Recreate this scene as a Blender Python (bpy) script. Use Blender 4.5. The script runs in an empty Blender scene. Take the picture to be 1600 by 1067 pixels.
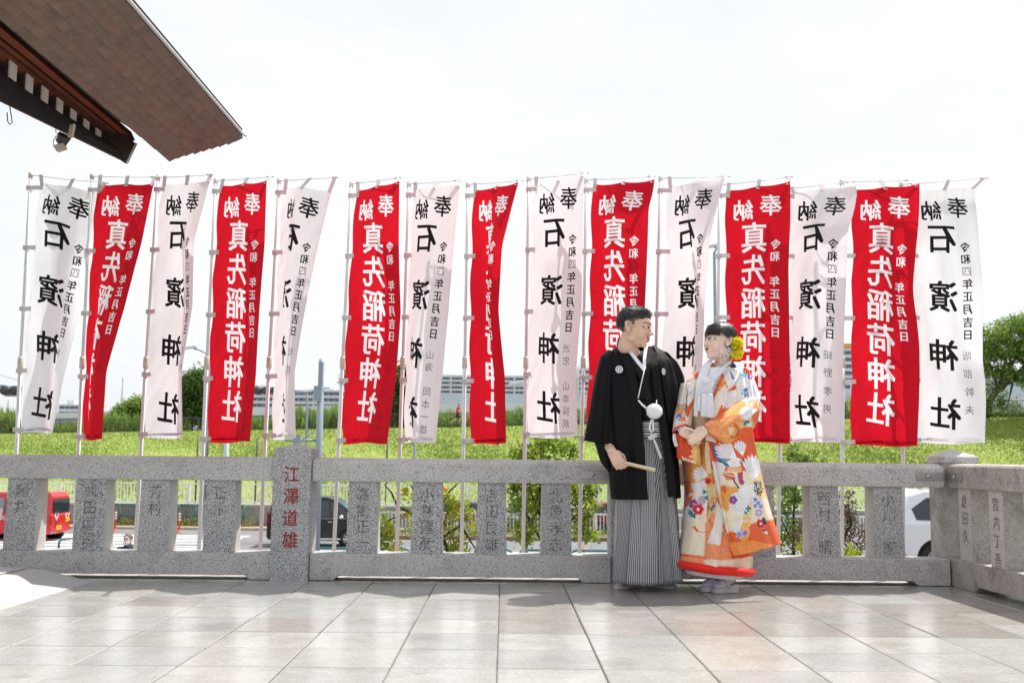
import bpy, bmesh, math, random
import numpy as np
from math import sin, cos, tan, pi, radians, sqrt, atan2
from mathutils import Vector, Matrix, Euler
from mathutils.geometry import delaunay_2d_cdt

random.seed(7)
rng = np.random.default_rng(7)
S = bpy.context.scene
COL = S.collection

# ------------------------------------------------------------------ camera
FPX = 1556.0
CAM = Vector((0.0, 0.0, 0.80))
PITCH, YAW, ROLL = radians(6.62), radians(0.40), radians(0.58)
Fw = Vector((sin(YAW)*cos(PITCH), cos(YAW)*cos(PITCH), sin(PITCH)))
Rt = Vector((cos(YAW), -sin(YAW), 0.0))
Up = Rt.cross(Fw)
Rr = Rt*cos(ROLL) + Up*sin(ROLL)
Ur = Up*cos(ROLL) - Rt*sin(ROLL)
cd = bpy.data.cameras.new('camera')
cd.sensor_width = 36.0
cd.lens = 36.0*FPX/1600.0
cd.clip_start = 0.05
cd.clip_end = 3000.0
cd.dof.use_dof = True
cd.dof.focus_distance = 6.35
cd.dof.aperture_fstop = 4.0
cam = bpy.data.objects.new('camera', cd)
COL.objects.link(cam)
M3 = Matrix((Rr, Ur, -Fw)).transposed()
cam.matrix_world = Matrix.Translation(CAM) @ M3.to_4x4()
S.camera = cam

def P(px, py, Y):
    """world point at depth plane Y that the photograph shows at (px, py) of 1600x1067"""
    d = Fw + Rr*((px-800)/FPX) - Ur*((py-533.5)/FPX)
    t = (Y-CAM.y)/d.y
    return CAM + d*t
def G(px, py, z):
    d = Fw + Rr*((px-800)/FPX) - Ur*((py-533.5)/FPX)
    t = (z-CAM.z)/d.z
    return CAM + d*t
def proj(p):
    v = Vector(p)-CAM
    w = v.dot(Fw)
    return (800+FPX*v.dot(Rr)/w, 533.5-FPX*v.dot(Ur)/w)

# ------------------------------------------------------------------ light
SUN = Vector((-0.40, -0.32, -1.0)).normalized()       # the way the light travels
elev = math.asin(-SUN.z)
az = atan2(-SUN.x, -SUN.y)                             # from +Y towards +X
w = bpy.data.worlds.new('World')
S.world = w
w.use_nodes = True
nt = w.node_tree
for n in list(nt.nodes): nt.nodes.remove(n)
out = nt.nodes.new('ShaderNodeOutputWorld')
bg = nt.nodes.new('ShaderNodeBackground')
sky = nt.nodes.new('ShaderNodeTexSky')
sky.sky_type = 'NISHITA'
sky.sun_disc = False
sky.sun_elevation = elev
sky.sun_rotation = az
sky.altitude = 0
sky.air_density = 1.0
sky.dust_density = 2.5
sky.ozone_density = 1.0
tc = nt.nodes.new('ShaderNodeTexCoord')
mp = nt.nodes.new('ShaderNodeMapping')
mp.inputs['Scale'].default_value = (1.0, 1.0, 2.6)
nz = nt.nodes.new('ShaderNodeTexNoise')
nz.inputs['Scale'].default_value = 1.7
nz.inputs['Detail'].default_value = 6
nz.inputs['Roughness'].default_value = 0.55
cr = nt.nodes.new('ShaderNodeValToRGB')
cr.color_ramp.elements[0].position = 0.34
cr.color_ramp.elements[0].color = (0.70, 0.70, 0.70, 1)
cr.color_ramp.elements[1].position = 0.62
cr.color_ramp.elements[1].color = (0.97, 0.97, 0.97, 1)
mx = nt.nodes.new('ShaderNodeMixRGB')
mx.inputs[2].default_value = (7.15, 7.3, 7.6, 1)        # thin bright cloud, in the sky texture's own units
nt.links.new(tc.outputs['Generated'], mp.inputs[0])
nt.links.new(mp.outputs[0], nz.inputs['Vector'])
nt.links.new(nz.outputs['Fac'], cr.inputs[0])
nt.links.new(cr.outputs[0], mx.inputs[0])
nt.links.new(sky.outputs[0], mx.inputs[1])
nt.links.new(mx.outputs[0], bg.inputs['Color'])
bg.inputs['Strength'].default_value = 0.075
nt.links.new(bg.outputs[0], out.inputs[0])

sl = bpy.data.lights.new('sun', 'SUN')
sl.energy = 3.1
sl.angle = radians(0.55)
sl.color = (1.0, 0.955, 0.89)
so = bpy.data.objects.new('sun', sl)
COL.objects.link(so)
so.rotation_euler = SUN.to_track_quat('-Z', 'Y').to_euler()
S.view_settings.view_transform = 'Standard'
S.view_settings.look = 'None'
S.view_settings.exposure = 0.95
S.view_settings.gamma = 1.0
S.view_settings.use_curve_mapping = False
S.cycles.max_bounces = 6
S.cycles.diffuse_bounces = 3
S.cycles.glossy_bounces = 2
S.cycles.transmission_bounces = 3
S.cycles.transparent_max_bounces = 6
S.cycles.caustics_reflective = False
S.cycles.caustics_refractive = False
S.cycles.sample_clamp_indirect = 8.0
S.cycles.use_denoising = True

# ------------------------------------------------------------------ materials
MATS = {}
def mat(name, color, rough=0.6, spec=0.5, metal=0.0, noise=None, bump=None, translucent=0.0,
        speckle=None, sheen=0.0, coat=0.0, vcol=None, wear=None):
    """noise = (scale, amount) value mottle; bump = (scale, strength, distance); speckle = (scale, dark colour, threshold, light colour)"""
    if name in MATS: return MATS[name]
    m = bpy.data.materials.new(name)
    m.use_nodes = True
    t = m.node_tree
    b = t.nodes['Principled BSDF']
    o = t.nodes['Material Output']
    b.inputs['Roughness'].default_value = rough
    b.inputs['Specular IOR Level'].default_value = spec
    b.inputs['Metallic'].default_value = metal
    if coat: b.inputs['Coat Weight'].default_value = coat; b.inputs['Coat Roughness'].default_value = 0.08
    if sheen: b.inputs['Sheen Weight'].default_value = sheen
    c4 = (color[0], color[1], color[2], 1)
    b.inputs['Base Color'].default_value = c4
    src = None
    tcn = t.nodes.new('ShaderNodeTexCoord')
    obi = t.nodes.new('ShaderNodeObjectInfo')
    vadd = t.nodes.new('ShaderNodeVectorMath'); vadd.operation = 'ADD'
    comb = t.nodes.new('ShaderNodeVectorMath'); comb.operation = 'SCALE'
    comb.inputs[0].default_value = (7.3, 11.1, 5.7)
    t.links.new(obi.outputs['Random'], comb.inputs['Scale'])
    t.links.new(tcn.outputs['Object'], vadd.inputs[0])
    t.links.new(comb.outputs[0], vadd.inputs[1])
    vec = vadd.outputs[0]
    def rgbmix(fac, a, bb, mode='MIX'):
        x = t.nodes.new('ShaderNodeMixRGB'); x.blend_type = mode
        for i, v in ((0, fac), (1, a), (2, bb)):
            if isinstance(v, (tuple, list)): x.inputs[i].default_value = (v[0], v[1], v[2], 1)
            elif isinstance(v, (int, float)): x.inputs[i].default_value = v
            else: t.links.new(v, x.inputs[i])
        return x.outputs[0]
    if vcol:
        a = t.nodes.new('ShaderNodeVertexColor'); a.layer_name = vcol
        src = a.outputs['Color']
    if noise:
        for (sc, am) in (noise if isinstance(noise[0], (tuple, list)) else [noise]):
            n = t.nodes.new('ShaderNodeTexNoise'); n.inputs['Scale'].default_value = sc
            n.inputs['Detail'].default_value = 5; n.inputs['Roughness'].default_value = 0.62
            t.links.new(vec, n.inputs['Vector'])
            r = t.nodes.new('ShaderNodeMapRange')
            r.inputs[1].default_value = 0.28; r.inputs[2].default_value = 0.72
            r.inputs[3].default_value = 1-am; r.inputs[4].default_value = 1+am
            t.links.new(n.outputs['Fac'], r.inputs[0])
            src = rgbmix(1.0, src if src is not None else color, r.outputs[0], 'MULTIPLY')
    if wear:   # (scale, colour, low, high): stains with a shape of their own
        for (sc, wc, lo, hi) in (wear if isinstance(wear[0], (tuple, list)) else [wear]):
            n = t.nodes.new('ShaderNodeTexNoise'); n.inputs['Scale'].default_value = sc
            n.inputs['Detail'].default_value = 7; n.inputs['Roughness'].default_value = 0.7
            t.links.new(vec, n.inputs['Vector'])
            r = t.nodes.new('ShaderNodeMapRange')
            r.inputs[1].default_value = lo; r.inputs[2].default_value = hi
            t.links.new(n.outputs['Fac'], r.inputs[0])
            src = rgbmix(r.outputs[0], src if src is not None else color, wc)
    if speckle:
        for (sc, dc, th) in (speckle if isinstance(speckle[0], (tuple, list)) else [speckle]):
            n = t.nodes.new('ShaderNodeTexNoise'); n.inputs['Scale'].default_value = sc
            n.inputs['Detail'].default_value = 2; n.inputs['Roughness'].default_value = 0.6
            t.links.new(vec, n.inputs['Vector'])
            r = t.nodes.new('ShaderNodeMapRange')
            r.inputs[1].default_value = th; r.inputs[2].default_value = th+0.05
            t.links.new(n.outputs['Fac'], r.inputs[0])
            src = rgbmix(r.outputs[0], src if src is not None else color, dc)
    if src is not None: t.links.new(src, b.inputs['Base Color'])
    if bump:
        n = t.nodes.new('ShaderNodeTexNoise'); n.inputs['Scale'].default_value = bump[0]
        n.inputs['Detail'].default_value = 4
        t.links.new(vec, n.inputs['Vector'])
        bp = t.nodes.new('ShaderNodeBump'); bp.inputs['Strength'].default_value = bump[1]
        bp.inputs['Distance'].default_value = bump[2] if len(bump) > 2 else 0.01
        t.links.new(n.outputs['Fac'], bp.inputs['Height'])
        t.links.new(bp.outputs[0], b.inputs['Normal'])
    if translucent:
        tr = t.nodes.new('ShaderNodeBsdfTranslucent')
        tr.inputs['Color'].default_value = c4
        if src is not None: t.links.new(src, tr.inputs['Color'])
        ms = t.nodes.new('ShaderNodeMixShader'); ms.inputs[0].default_value = translucent
        t.links.new(b.outputs[0], ms.inputs[1]); t.links.new(tr.outputs[0], ms.inputs[2])
        t.links.new(ms.outputs[0], o.inputs['Surface'])
    MATS[name] = m
    return m

# ------------------------------------------------------------------ mesh helpers
class MB:
    def __init__(s): s.v = []; s.f = []; s.m = []
    def quad_strip(s): pass
    def add(s, vs, fs, mi=0):
        k = len(s.v)
        s.v += [tuple(p) for p in vs]
        s.f += [tuple(i+k for i in f) for f in fs]
        s.m += [mi]*len(fs)
        return s
    def box(s, x0, x1, y0, y1, z0, z1, mi=0, T=None):
        vs = [Vector((x, y, z)) for z in (z0, z1) for y in (y0, y1) for x in (x0, x1)]
        if T is not None: vs = [T @ p for p in vs]
        return s.add(vs, [(0, 2, 3, 1), (4, 5, 7, 6), (0, 1, 5, 4), (2, 6, 7, 3), (0, 4, 6, 2), (1, 3, 7, 5)], mi)
    def obox(s, c, ax, ay, az_, mi=0):
        """box by centre and three half-axis vectors"""
        c, ax, ay, az_ = Vector(c), Vector(ax), Vector(ay), Vector(az_)
        vs = [c+ax*i+ay*j+az_*k for k in (-1, 1) for j in (-1, 1) for i in (-1, 1)]
        return s.add(vs, [(0, 2, 3, 1), (4, 5, 7, 6), (0, 1, 5, 4), (2, 6, 7, 3), (0, 4, 6, 2), (1, 3, 7, 5)], mi)
    def tube(s, pts, r, n=8, mi=0, cap=True):
        pts = [Vector(p) for p in pts]
        rs = r if isinstance(r, (list, tuple)) else [r]*len(pts)
        k0 = len(s.v); u = None; vs = []
        for i, p in enumerate(pts):
            a = pts[max(i-1, 0)]; b = pts[min(i+1, len(pts)-1)]
            d = (b-a)
            d = d.normalized() if d.length > 1e-9 else Vector((0, 0, 1))
            if u is None:
                u = d.orthogonal().normalized()
            else:
                u = (u-d*u.dot(d))
                u = u.normalized() if u.length > 1e-6 else d.orthogonal().normalized()
            w_ = d.cross(u)
            for j in range(n):
                an = 2*pi*j/n
                vs.append(p+(u*cos(an)+w_*sin(an))*rs[i])
        fs = []
        for i in range(len(pts)-1):
            for j in range(n):
                j2 = (j+1) % n
                fs.append((i*n+j, i*n+j2, (i+1)*n+j2, (i+1)*n+j))
        if cap:
            fs.append(tuple(reversed(range(n))))
            fs.append(tuple(range((len(pts)-1)*n, len(pts)*n)))
        return s.add(vs, fs, mi)
    def lathe(s, prof, n=24, c=(0, 0, 0), axis='Z', mi=0, cap=True):
        vs = []
        for (r, h) in prof:
            for j in range(n):
                a = 2*pi*j/n
                q = (r*cos(a), r*sin(a), h)
                if axis == 'Y': q = (q[0], h, q[1])
                if axis == 'X': q = (h, q[0], q[1])
                vs.append((q[0]+c[0], q[1]+c[1], q[2]+c[2]))
        fs = []
        for i in range(len(prof)-1):
            for j in range(n):
                fs.append((i*n+j, i*n+(j+1) % n, (i+1)*n+(j+1) % n, (i+1)*n+j))
        if cap:
            fs.append(tuple(reversed(range(n)))); fs.append(tuple(range((len(prof)-1)*n, len(prof)*n)))
        return s.add(vs, fs, mi)
    def ell(s, c, r, n=12, mi=0, R=None):
        c = Vector(c); vs = []; k = max(6, n//2+2)
        vs.append(Vector((0, 0, -r[2])))
        for i in range(1, k):
            a = -pi/2+pi*i/k
            for j in range(n):
                b = 2*pi*j/n
                vs.append(Vector((r[0]*cos(a)*cos(b), r[1]*cos(a)*sin(b), r[2]*sin(a))))
        vs.append(Vector((0, 0, r[2])))
        if R is not None: vs = [R @ p for p in vs]
        vs = [p+c for p in vs]
        fs = [(0, 1+(j+1) % n, 1+j) for j in range(n)]
        for i in range(k-2):
            for j in range(n):
                a0 = 1+i*n; fs.append((a0+j, a0+(j+1) % n, a0+n+(j+1) % n, a0+n+j))
        a0 = 1+(k-2)*n; L = len(vs)-1
        fs += [(a0+j, a0+(j+1) % n, L) for j in range(n)]
        return s.add(vs, fs, mi)
    def capsule(s, p0, r0, p1, r1, n=14, mi=0):
        p0, p1 = Vector(p0), Vector(p1)
        d = (p1-p0); L = d.length; d = d.normalized() if L > 1e-9 else Vector((0, 0, 1))
        pts, rs = [], []
        for i in range(5):
            a = pi/2*(i/5.0)
            pts.append(p0-d*r0*cos(a)); rs.append(max(r0*sin(a), 1e-4))
        for i in range(6):
            a = pi/2*(1-i/5.0)
            pts.append(p1+d*r1*cos(a) if i else p1); rs.append(max(r1*sin(a), 1e-4))
            if i == 0:
                pts.insert(len(pts)-1, p0); rs.insert(len(rs)-1, r0)
        return s.tube(pts, rs, n, mi)
    def prism(s, outline, a0, a1, axis='Y', mi=0):
        """outline of (u, w) extruded along axis"""
        n = len(outline)
        def q(u, w_, a):
            if axis == 'Y': return (u, a, w_)
            if axis == 'X': return (a, u, w_)
            return (u, w_, a)
        vs = [q(u, w_, a0) for u, w_ in outline]+[q(u, w_, a1) for u, w_ in outline]
        fs = [tuple(range(n)), tuple(reversed(range(n, 2*n)))]
        fs += [(i, i+n, (i+1) % n+n, (i+1) % n) for i in range(n)]
        return s.add(vs, fs, mi)
    def grid(s, rows, mi=0, close=False):
        """rows: list of equal lists of points"""
        n = len(rows[0]); vs = [p for r in rows for p in r]; fs = []
        for i in range(len(rows)-1):
            for j in range(n if close else n-1):
                j2 = (j+1) % n
                fs.append((i*n+j, i*n+j2, (i+1)*n+j2, (i+1)*n+j))
        return s.add(vs, fs, mi)
    def mesh(s, name, mats, smooth=False, fix=True):
        me = bpy.data.meshes.new(name)
        me.from_pydata(s.v, [], s.f)
        for m in (mats if isinstance(mats, (list, tuple)) else [mats]): me.materials.append(m)
        if any(s.m): me.polygons.foreach_set('material_index', s.m)
        if fix:
            bm = bmesh.new(); bm.from_mesh(me)
            bmesh.ops.recalc_face_normals(bm, faces=bm.faces); bm.to_mesh(me); bm.free()
        if smooth: me.polygons.foreach_set('use_smooth', [True]*len(me.polygons))
        me.update()
        return me
    def build(s, name, mats, parent=None, smooth=False, bevel=0.0, fix=True, **tags):
        o = link(name, s.mesh(name, mats, smooth, fix), parent, **tags)
        if bevel:
            b = o.modifiers.new('bevel', 'BEVEL'); b.width = bevel; b.segments = 2; b.limit_method = 'ANGLE'; b.angle_limit = radians(40)
        return o

def link(name, data, parent=None, label=None, cat=None, group=None, kind=None, loc=None):
    o = bpy.data.objects.new(name, data)
    COL.objects.link(o)
    if parent is not None:
        o.parent = parent
        o.matrix_parent_inverse = Matrix.Translation(-parent.location) if parent.get('_t') else Matrix.Identity(4)
    if label: o['label'] = label
    if cat: o['category'] = cat
    if group: o['group'] = group
    if kind: o['kind'] = kind
    if loc is not None: o.location = loc
    return o
def thing(name, label, cat, loc=(0, 0, 0), group=None, rz=0.0):
    """an Empty at the base of a thing. Parts are built in the thing's own space (origin at loc)"""
    o = bpy.data.objects.new(name, None)
    COL.objects.link(o); o.location = loc; o.rotation_euler = (0, 0, rz)
    o.empty_display_size = 0.1
    o['label'] = label; o['category'] = cat
    if group: o['group'] = group
    return o
def copy_tree(o, parent=None):
    c = o.copy(); COL.objects.link(c); c.parent = parent
    for ch in list(o.children): copy_tree(ch, c)
    return c
def npmesh(name, V, F, mats, mi=None, smooth=False):
    """V (n,3), F (m,k) arrays"""
    me = bpy.data.meshes.new(name)
    n, k = F.shape
    me.vertices.add(len(V)); me.vertices.foreach_set('co', V.astype(np.float32).ravel())
    me.loops.add(n*k); me.loops.foreach_set('vertex_index', F.astype(np.int32).ravel())
    me.polygons.add(n); me.polygons.foreach_set('loop_start', np.arange(0, n*k, k, dtype=np.int32))
    for m in (mats if isinstance(mats, (list, tuple)) else [mats]): me.materials.append(m)
    if mi is not None: me.polygons.foreach_set('material_index', mi.astype(np.int32))
    if smooth: me.polygons.foreach_set('use_smooth', np.ones(n, bool))
    me.update(calc_edges=True)
    return me
def interp(x, xs, ys): return float(np.interp(x, xs, ys))

# text -> flat triangles through the built-in font
def text_tris(body, size=1.0, offset=0.0, res=2):
    c = bpy.data.curves.new('txt', 'FONT'); c.body = body; c.size = size; c.offset = offset; c.resolution_u = res
    c.align_x = 'CENTER'; c.fill_mode = 'FRONT'
    o = bpy.data.objects.new('txt', c); COL.objects.link(o)
    dg = bpy.context.evaluated_depsgraph_get()
    me = bpy.data.meshes.new_from_object(o.evaluated_get(dg))
    V = np.empty(len(me.vertices)*3, np.float32); me.vertices.foreach_get('co', V); V = V.reshape(-1, 3)[:, :2].astype(float)
    me.calc_loop_triangles()
    T = np.empty(len(me.loop_triangles)*3, np.int32); me.loop_triangles.foreach_get('vertices', T); T = T.reshape(-1, 3)
    bpy.data.objects.remove(o); bpy.data.curves.remove(c); bpy.data.meshes.remove(me)
    return V, T
GL = {}
def glyph(ch, off=0.0, res=2):
    """one glyph centred in a unit box, (V, T)"""
    k = (ch, off, res)
    if k not in GL:
        V, T = text_tris(ch, 1.0, off, res)
        if len(V):
            lo, hi = V.min(0), V.max(0)
            c = np.array([(lo[0]+hi[0])/2, (lo[1]+hi[1])/2])
            V = V-c
        GL[k] = (V, T)
    return GL[k]
def flat_text(name, items, place, m, parent, depth=0.0015, **kw):
    """items: (char, cx, cy, w, h, offset); place(u, v, d) -> world point of the plane pushed out by d. Raised 3D lettering as one mesh"""
    VV, FF = [], []
    k = 0
    for (ch, cx, cy, sx, sy, off) in items:
        V, T = glyph(ch, off)
        for (a, b) in V: VV.append(place(cx+a*sx, cy+b*sy, depth))
        FF += [tuple(i+k for i in t) for t in T]
        k += len(V)
    me = bpy.data.meshes.new(name); me.from_pydata([tuple(p) for p in VV], [], FF); me.materials.append(m)
    o = link(name, me, parent, **kw)
    return o
# ================================================================== terrace floor, fence
GR_RAIL = mat('granite_rail', (0.53, 0.515, 0.50), 0.7, noise=(7, 0.12), speckle=[(240, (0.30, 0.29, 0.29), 0.56), (130, (0.64, 0.62, 0.60), 0.61), (140, (0.10, 0.10, 0.10), 0.595)],
              wear=[(4.5, (0.30, 0.285, 0.27), 0.55, 0.78)], bump=(220, 0.35, 0.002))
GR_BAL = mat('granite_baluster', (0.47, 0.465, 0.47), 0.75, noise=(9, 0.14), speckle=[(95, (0.24, 0.24, 0.245), 0.56), (130, (0.68, 0.68, 0.69), 0.585), (165, (0.055, 0.055, 0.06), 0.545)],
             wear=[(5, (0.27, 0.26, 0.25), 0.62, 0.8)], bump=(160, 0.5, 0.003))
GR_BALS = mat('granite_sawn', (0.53, 0.51, 0.49), 0.7, noise=(9, 0.12), speckle=[(190, (0.2, 0.19, 0.19), 0.63)], bump=(200, 0.25, 0.002))
GR_AGED = mat('granite_aged', (0.42, 0.395, 0.37), 0.8, noise=(6, 0.2), speckle=[(150, (0.07, 0.065, 0.065), 0.585), (110, (0.56, 0.53, 0.50), 0.62)],
              wear=[(5.0, (0.17, 0.155, 0.14), 0.5, 0.72)], bump=(170, 0.4, 0.003))
INK_RED = mat('carved_red', (0.27, 0.035, 0.032), 0.8, noise=(60, 0.3), wear=(45, (0.36, 0.30, 0.29), 0.58, 0.66))
INK_STONE = mat('carved_dark', (0.13, 0.128, 0.13), 0.9, noise=(120, 0.5), wear=(30, (0.40, 0.395, 0.40), 0.49, 0.59))
STEEL = mat('brushed_steel', (0.42, 0.40, 0.40), 0.42, metal=0.75, noise=(40, 0.08))
BOLT = mat('bolt_steel', (0.5, 0.48, 0.47), 0.3, metal=1.0)
GROUT = mat('joint_mortar', (0.36, 0.355, 0.345), 0.95, noise=[(30, 0.25), (2.5, 0.4)])
WALL = mat('concrete_wall', (0.36, 0.355, 0.34), 0.9, noise=[(0.9, 0.15), (14, 0.1)], wear=(1.2, (0.2, 0.2, 0.19), 0.55, 0.75), bump=(60, 0.2, 0.004))

FY = 6.55          # front face of the fence
PAV = []
pv_cols = [(0.40, 0.40, 0.385), (0.365, 0.345, 0.32), (0.37, 0.375, 0.36), (0.325, 0.305, 0.28), (0.415, 0.41, 0.385), (0.315, 0.31, 0.29)]
for i, c in enumerate(pv_cols):
    PAV.append(mat('paver_stone_%s' % 'abcdef'[i], c, 0.20, spec=0.6, noise=[(1.3, 0.08), (5.0, 0.10), (60, 0.12)], speckle=[(150, (c[0]*.6, c[1]*.6, c[2]*.6), 0.62)],
                   wear=[(2.2, (c[0]*.66, c[1]*.63, c[2]*.58), 0.52, 0.78), (9, (c[0]*.75, c[1]*.74, c[2]*.70), 0.60, 0.72)], bump=(220, 0.18, 0.0012)))
# the sheet under the pavers: joint mortar; pavers 4 mm proud
floor = link('terrace_floor', None, None, kind='structure')
floor['label'] = 'pale stone paved terrace in front of the stone fence'
XL, XR = -9.0, 5.0
MB().box(XL, XR, -8, 6.86, -0.30, -0.014).build('bedding', GROUT, floor)
# columns and rows of pavers as the photograph shows them
PW = 0.405
x_ref = G(780.8, 905.5, 0).x
rows_y = [6.54, 6.14, 5.77, 5.41, 5.05, 4.67, 4.29, 3.915, 3.53, 3.15, 2.77, 2.39]
pm = {}
def paver_mesh(w_, d_, mi):
    k = (round(w_, 3), round(d_, 3), mi)
    if k not in pm:
        b = MB(); h = 0.0035; ww, dd = w_/2-0.0030, d_/2-0.0030
        b.add([(-ww, -dd, -0.02), (ww, -dd, -0.02), (ww, dd, -0.02), (-ww, dd, -0.02),
               (-ww, -dd, -h), (ww, -dd, -h), (ww, dd, -h), (-ww, dd, -h),
               (-ww+h, -dd+h, 0), (ww-h, -dd+h, 0), (ww-h, dd-h, 0), (-ww+h, dd-h, 0)],
              [(8, 9, 10, 11)]+[(a, (a+1) % 4, 4+(a+1) % 4, 4+a) for a in range(4)]+[(4+a, 4+(a+1) % 4, 8+(a+1) % 4, 8+a) for a in range(4)])
        pm[k] = b.mesh('paver', PAV[mi])
    return pm[k]
for r in range(len(rows_y)-1):
    y1, y0 = rows_y[r], rows_y[r+1]
    for c in range(-9, 9):
        x0 = x_ref+c*PW
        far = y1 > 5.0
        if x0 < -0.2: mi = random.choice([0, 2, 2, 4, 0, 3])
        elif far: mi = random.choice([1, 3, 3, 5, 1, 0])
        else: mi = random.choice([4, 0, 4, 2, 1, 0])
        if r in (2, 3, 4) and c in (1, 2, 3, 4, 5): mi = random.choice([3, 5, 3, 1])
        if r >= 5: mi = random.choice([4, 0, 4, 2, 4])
        o = link('paver', paver_mesh(PW, y1-y0, mi), floor)
        o.location = (x0+PW/2, (y0+y1)/2, random.uniform(-0.0012, 0.0008))
        o.rotation_euler = (random.uniform(-.0016, .0016), random.uniform(-.0016, .0016), 0)
# beyond the pavers one can pick apart: larger joined fields of the same paving
fld = MB()
for r in range(24):
    yb = 2.39-0.38*(r+1)
    for c in range(-22, 12):
        x0 = x_ref+c*PW
        if x0 < XL or x0+PW > XR: continue
        fld.box(x0+.003, x0+PW-.003, yb+.003, yb+.377, -0.018, 0.0, random.choice([0, 1, 2]))
for r in range(len(rows_y)-1):
    for c in list(range(-22, -9))+[9, 10]:
        x0 = x_ref+c*PW
        if x0 < XL or x0+PW > XR: continue
        fld.box(x0+.003, x0+PW-.003, rows_y[r+1]+.003, rows_y[r]-.003, -0.018, 0.0, random.choice([0, 1, 2]))
fld.build('far_paving', [PAV[0], PAV[2], PAV[4]], floor, kind='stuff')
# margin strip of stone under the fence
ms_ = MB().box(XL, XR, 6.543, 6.84, -0.02, -0.002)
ms_.build('edging_stone', GR_AGED, floor)
# retaining wall below the terrace edge
MB().box(XL, XR, 6.86, 6.98, -3.0, -0.05).build('retaining_wall', WALL, None, label='plain grey concrete wall holding up the terrace under the stone fence', cat='wall')

# ---- low pale ramp slab at the left
RAMPM = mat('pale_concrete', (0.46, 0.455, 0.445), 0.75, noise=[(3, 0.05), (40, 0.05)], bump=(90, 0.2, 0.002))
SLABM = mat('grey_slab_stone', (0.46, 0.45, 0.45), 0.6, noise=[(3, 0.08), (60, 0.08)], bump=(120, 0.2, 0.002))
rp = MB()
xa, xb_, ye, yr, h = -2.56, -2.86, 6.44, 6.12, 0.082
rp.add([(xa, -4, 0), (xa, ye-.1, 0), (xa-.05, ye, 0), (xb_, -4, h), (xb_, yr+.2, h), (-4.9, ye+.05, 0), (-4.9, yr+.2, h), (-4.9, -4, h),
        (xa, -4, -.01), (-4.9, -4, -.01)],
       [(0, 1, 4, 3), (1, 2, 4), (2, 5, 6, 4)], 0)
rp.add([(xb_, -4, h), (xb_, yr+.2, h), (-4.9, yr+.2, h), (-4.9, -4, h)], [(0, 1, 2, 3)], 1)
rp.add([(xa, -4, 0), (xb_, -4, h), (-4.9, -4, h), (-4.9, -4, 0)], [(0, 1, 2, 3)], 0)
ramp = thing('ramp', 'low pale concrete ramp kerb rising to the left edge of the paving', 'ramp')
rp.build('sloped_apron', [RAMPM, RAMPM], ramp)
for k in range(12):
    yy = yr+.19-0.9*k
    MB().box(-4.88, xb_-.09, yy-.89, yy, h, h+.012).build('slab', SLABM, ramp, bevel=.003)

# ---- the stone fence
def zy(px, py, Y=FY): return P(px, py, Y).z
fence = thing('stone_fence', 'grey granite shrine fence with engraved balusters, a red-lettered post and a corner post', 'fence')
z_tr1, z_tr0 = 0.765, 0.632
z_br1, z_br0 = 0.170, 0.030
def rail(x0, x1, z0, z1, y0=FY, y1=FY+.20, m=None, notch=None, lab='rail', crown=0.0):
    m = m or GR_RAIL
    b = MB()
    ch = 0.012
    if notch:
        a, c = notch
        o_ = [(x0, z0-.028), (a-.03, z0-.028), (a, z0), (c, z0), (c+.03, z0-.028), (x1, z0-.028), (x1, z1), (x0, z1)]
        b.prism(o_, y0, y1)
    else:
        # slightly crowned top, as sawn and pitched granite has
        o_ = [(y0, z0), (y1, z0), (y1, z1), (y0+.10, z1+crown), (y0+.012, z1+crown*.2), (y0, z1-.012)]
        b.prism(o_, x0, x1, axis='X')
    return b.build(lab, m, fence, bevel=.004)
xP0, xP1 = P(426, 800, FY).x, P(485, 800, FY).x         # red-lettered post
xH0, xH1 = P(955, 800, FY).x, P(1012, 800, FY).x        # post behind the groom
xC0, xC1 = P(1472, 800, FY+.1).x, P(1527, 800, FY+.1).x # corner post
rail(-5.0, xP0-.004, z_tr0, z_tr1, crown=.02, lab='top_rail')
rail(xP1+.004, xH0+.02, z_tr0, z_tr1, crown=.02, lab='top_rail')
rail(xH0+.026, xC0-.02, z_tr0, z_tr1, crown=.02, lab='top_rail')
rail(-5.0, xP0-.004, z_br0, z_br1, lab='bottom_rail', notch=(P(100, 893, FY).x-1.5, P(382, 893, FY).x))
rail(xP1+.004, xH0-.004, z_br0, z_br1, lab='bottom_rail', notch=(P(528, 893, FY).x, P(903, 893, FY).x))
rail(xH1+.004, xC0-.004, z_br0, z_br1, lab='bottom_rail', notch=(P(1040, 893, FY).x, P(1427, 893, FY).x))
def post(x0, x1, y0, y1, z1, peak, m, name='post'):
    b = MB(); w2, d2 = (x1-x0)/2, (y1-y0)/2
    cx, cy = (x0+x1)/2, (y0+y1)/2
    b.add([(x0, y0, -.01), (x1, y0, -.01), (x1, y1, -.01), (x0, y1, -.01), (x0, y0, z1), (x1, y0, z1), (x1, y1, z1), (x0, y1, z1), (cx, cy, z1+peak)],
          [(0, 1, 2, 3)]+[(a, (a+1) % 4, 4+(a+1) % 4, 4+a) for a in range(4)]+[(4+a, 4+(a+1) % 4, 8) for a in range(4)])
    return b.build(name, m, fence, bevel=.005)
p1 = post(xP0, xP1, FY-.035, FY+.23, .840, .035, GR_BAL)
p2 = post(xH0+.0, xH1, FY+.035, FY+.26, .629, .0, GR_BAL)
zc1, zcp = P(1470, 713, FY+.1).z, P(1487, 706, FY+.2).z
p3 = post(xC0, xC1, FY+.06, FY+.06+(xC1-xC0), zc1-.045, 0, GR_AGED)
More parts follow.
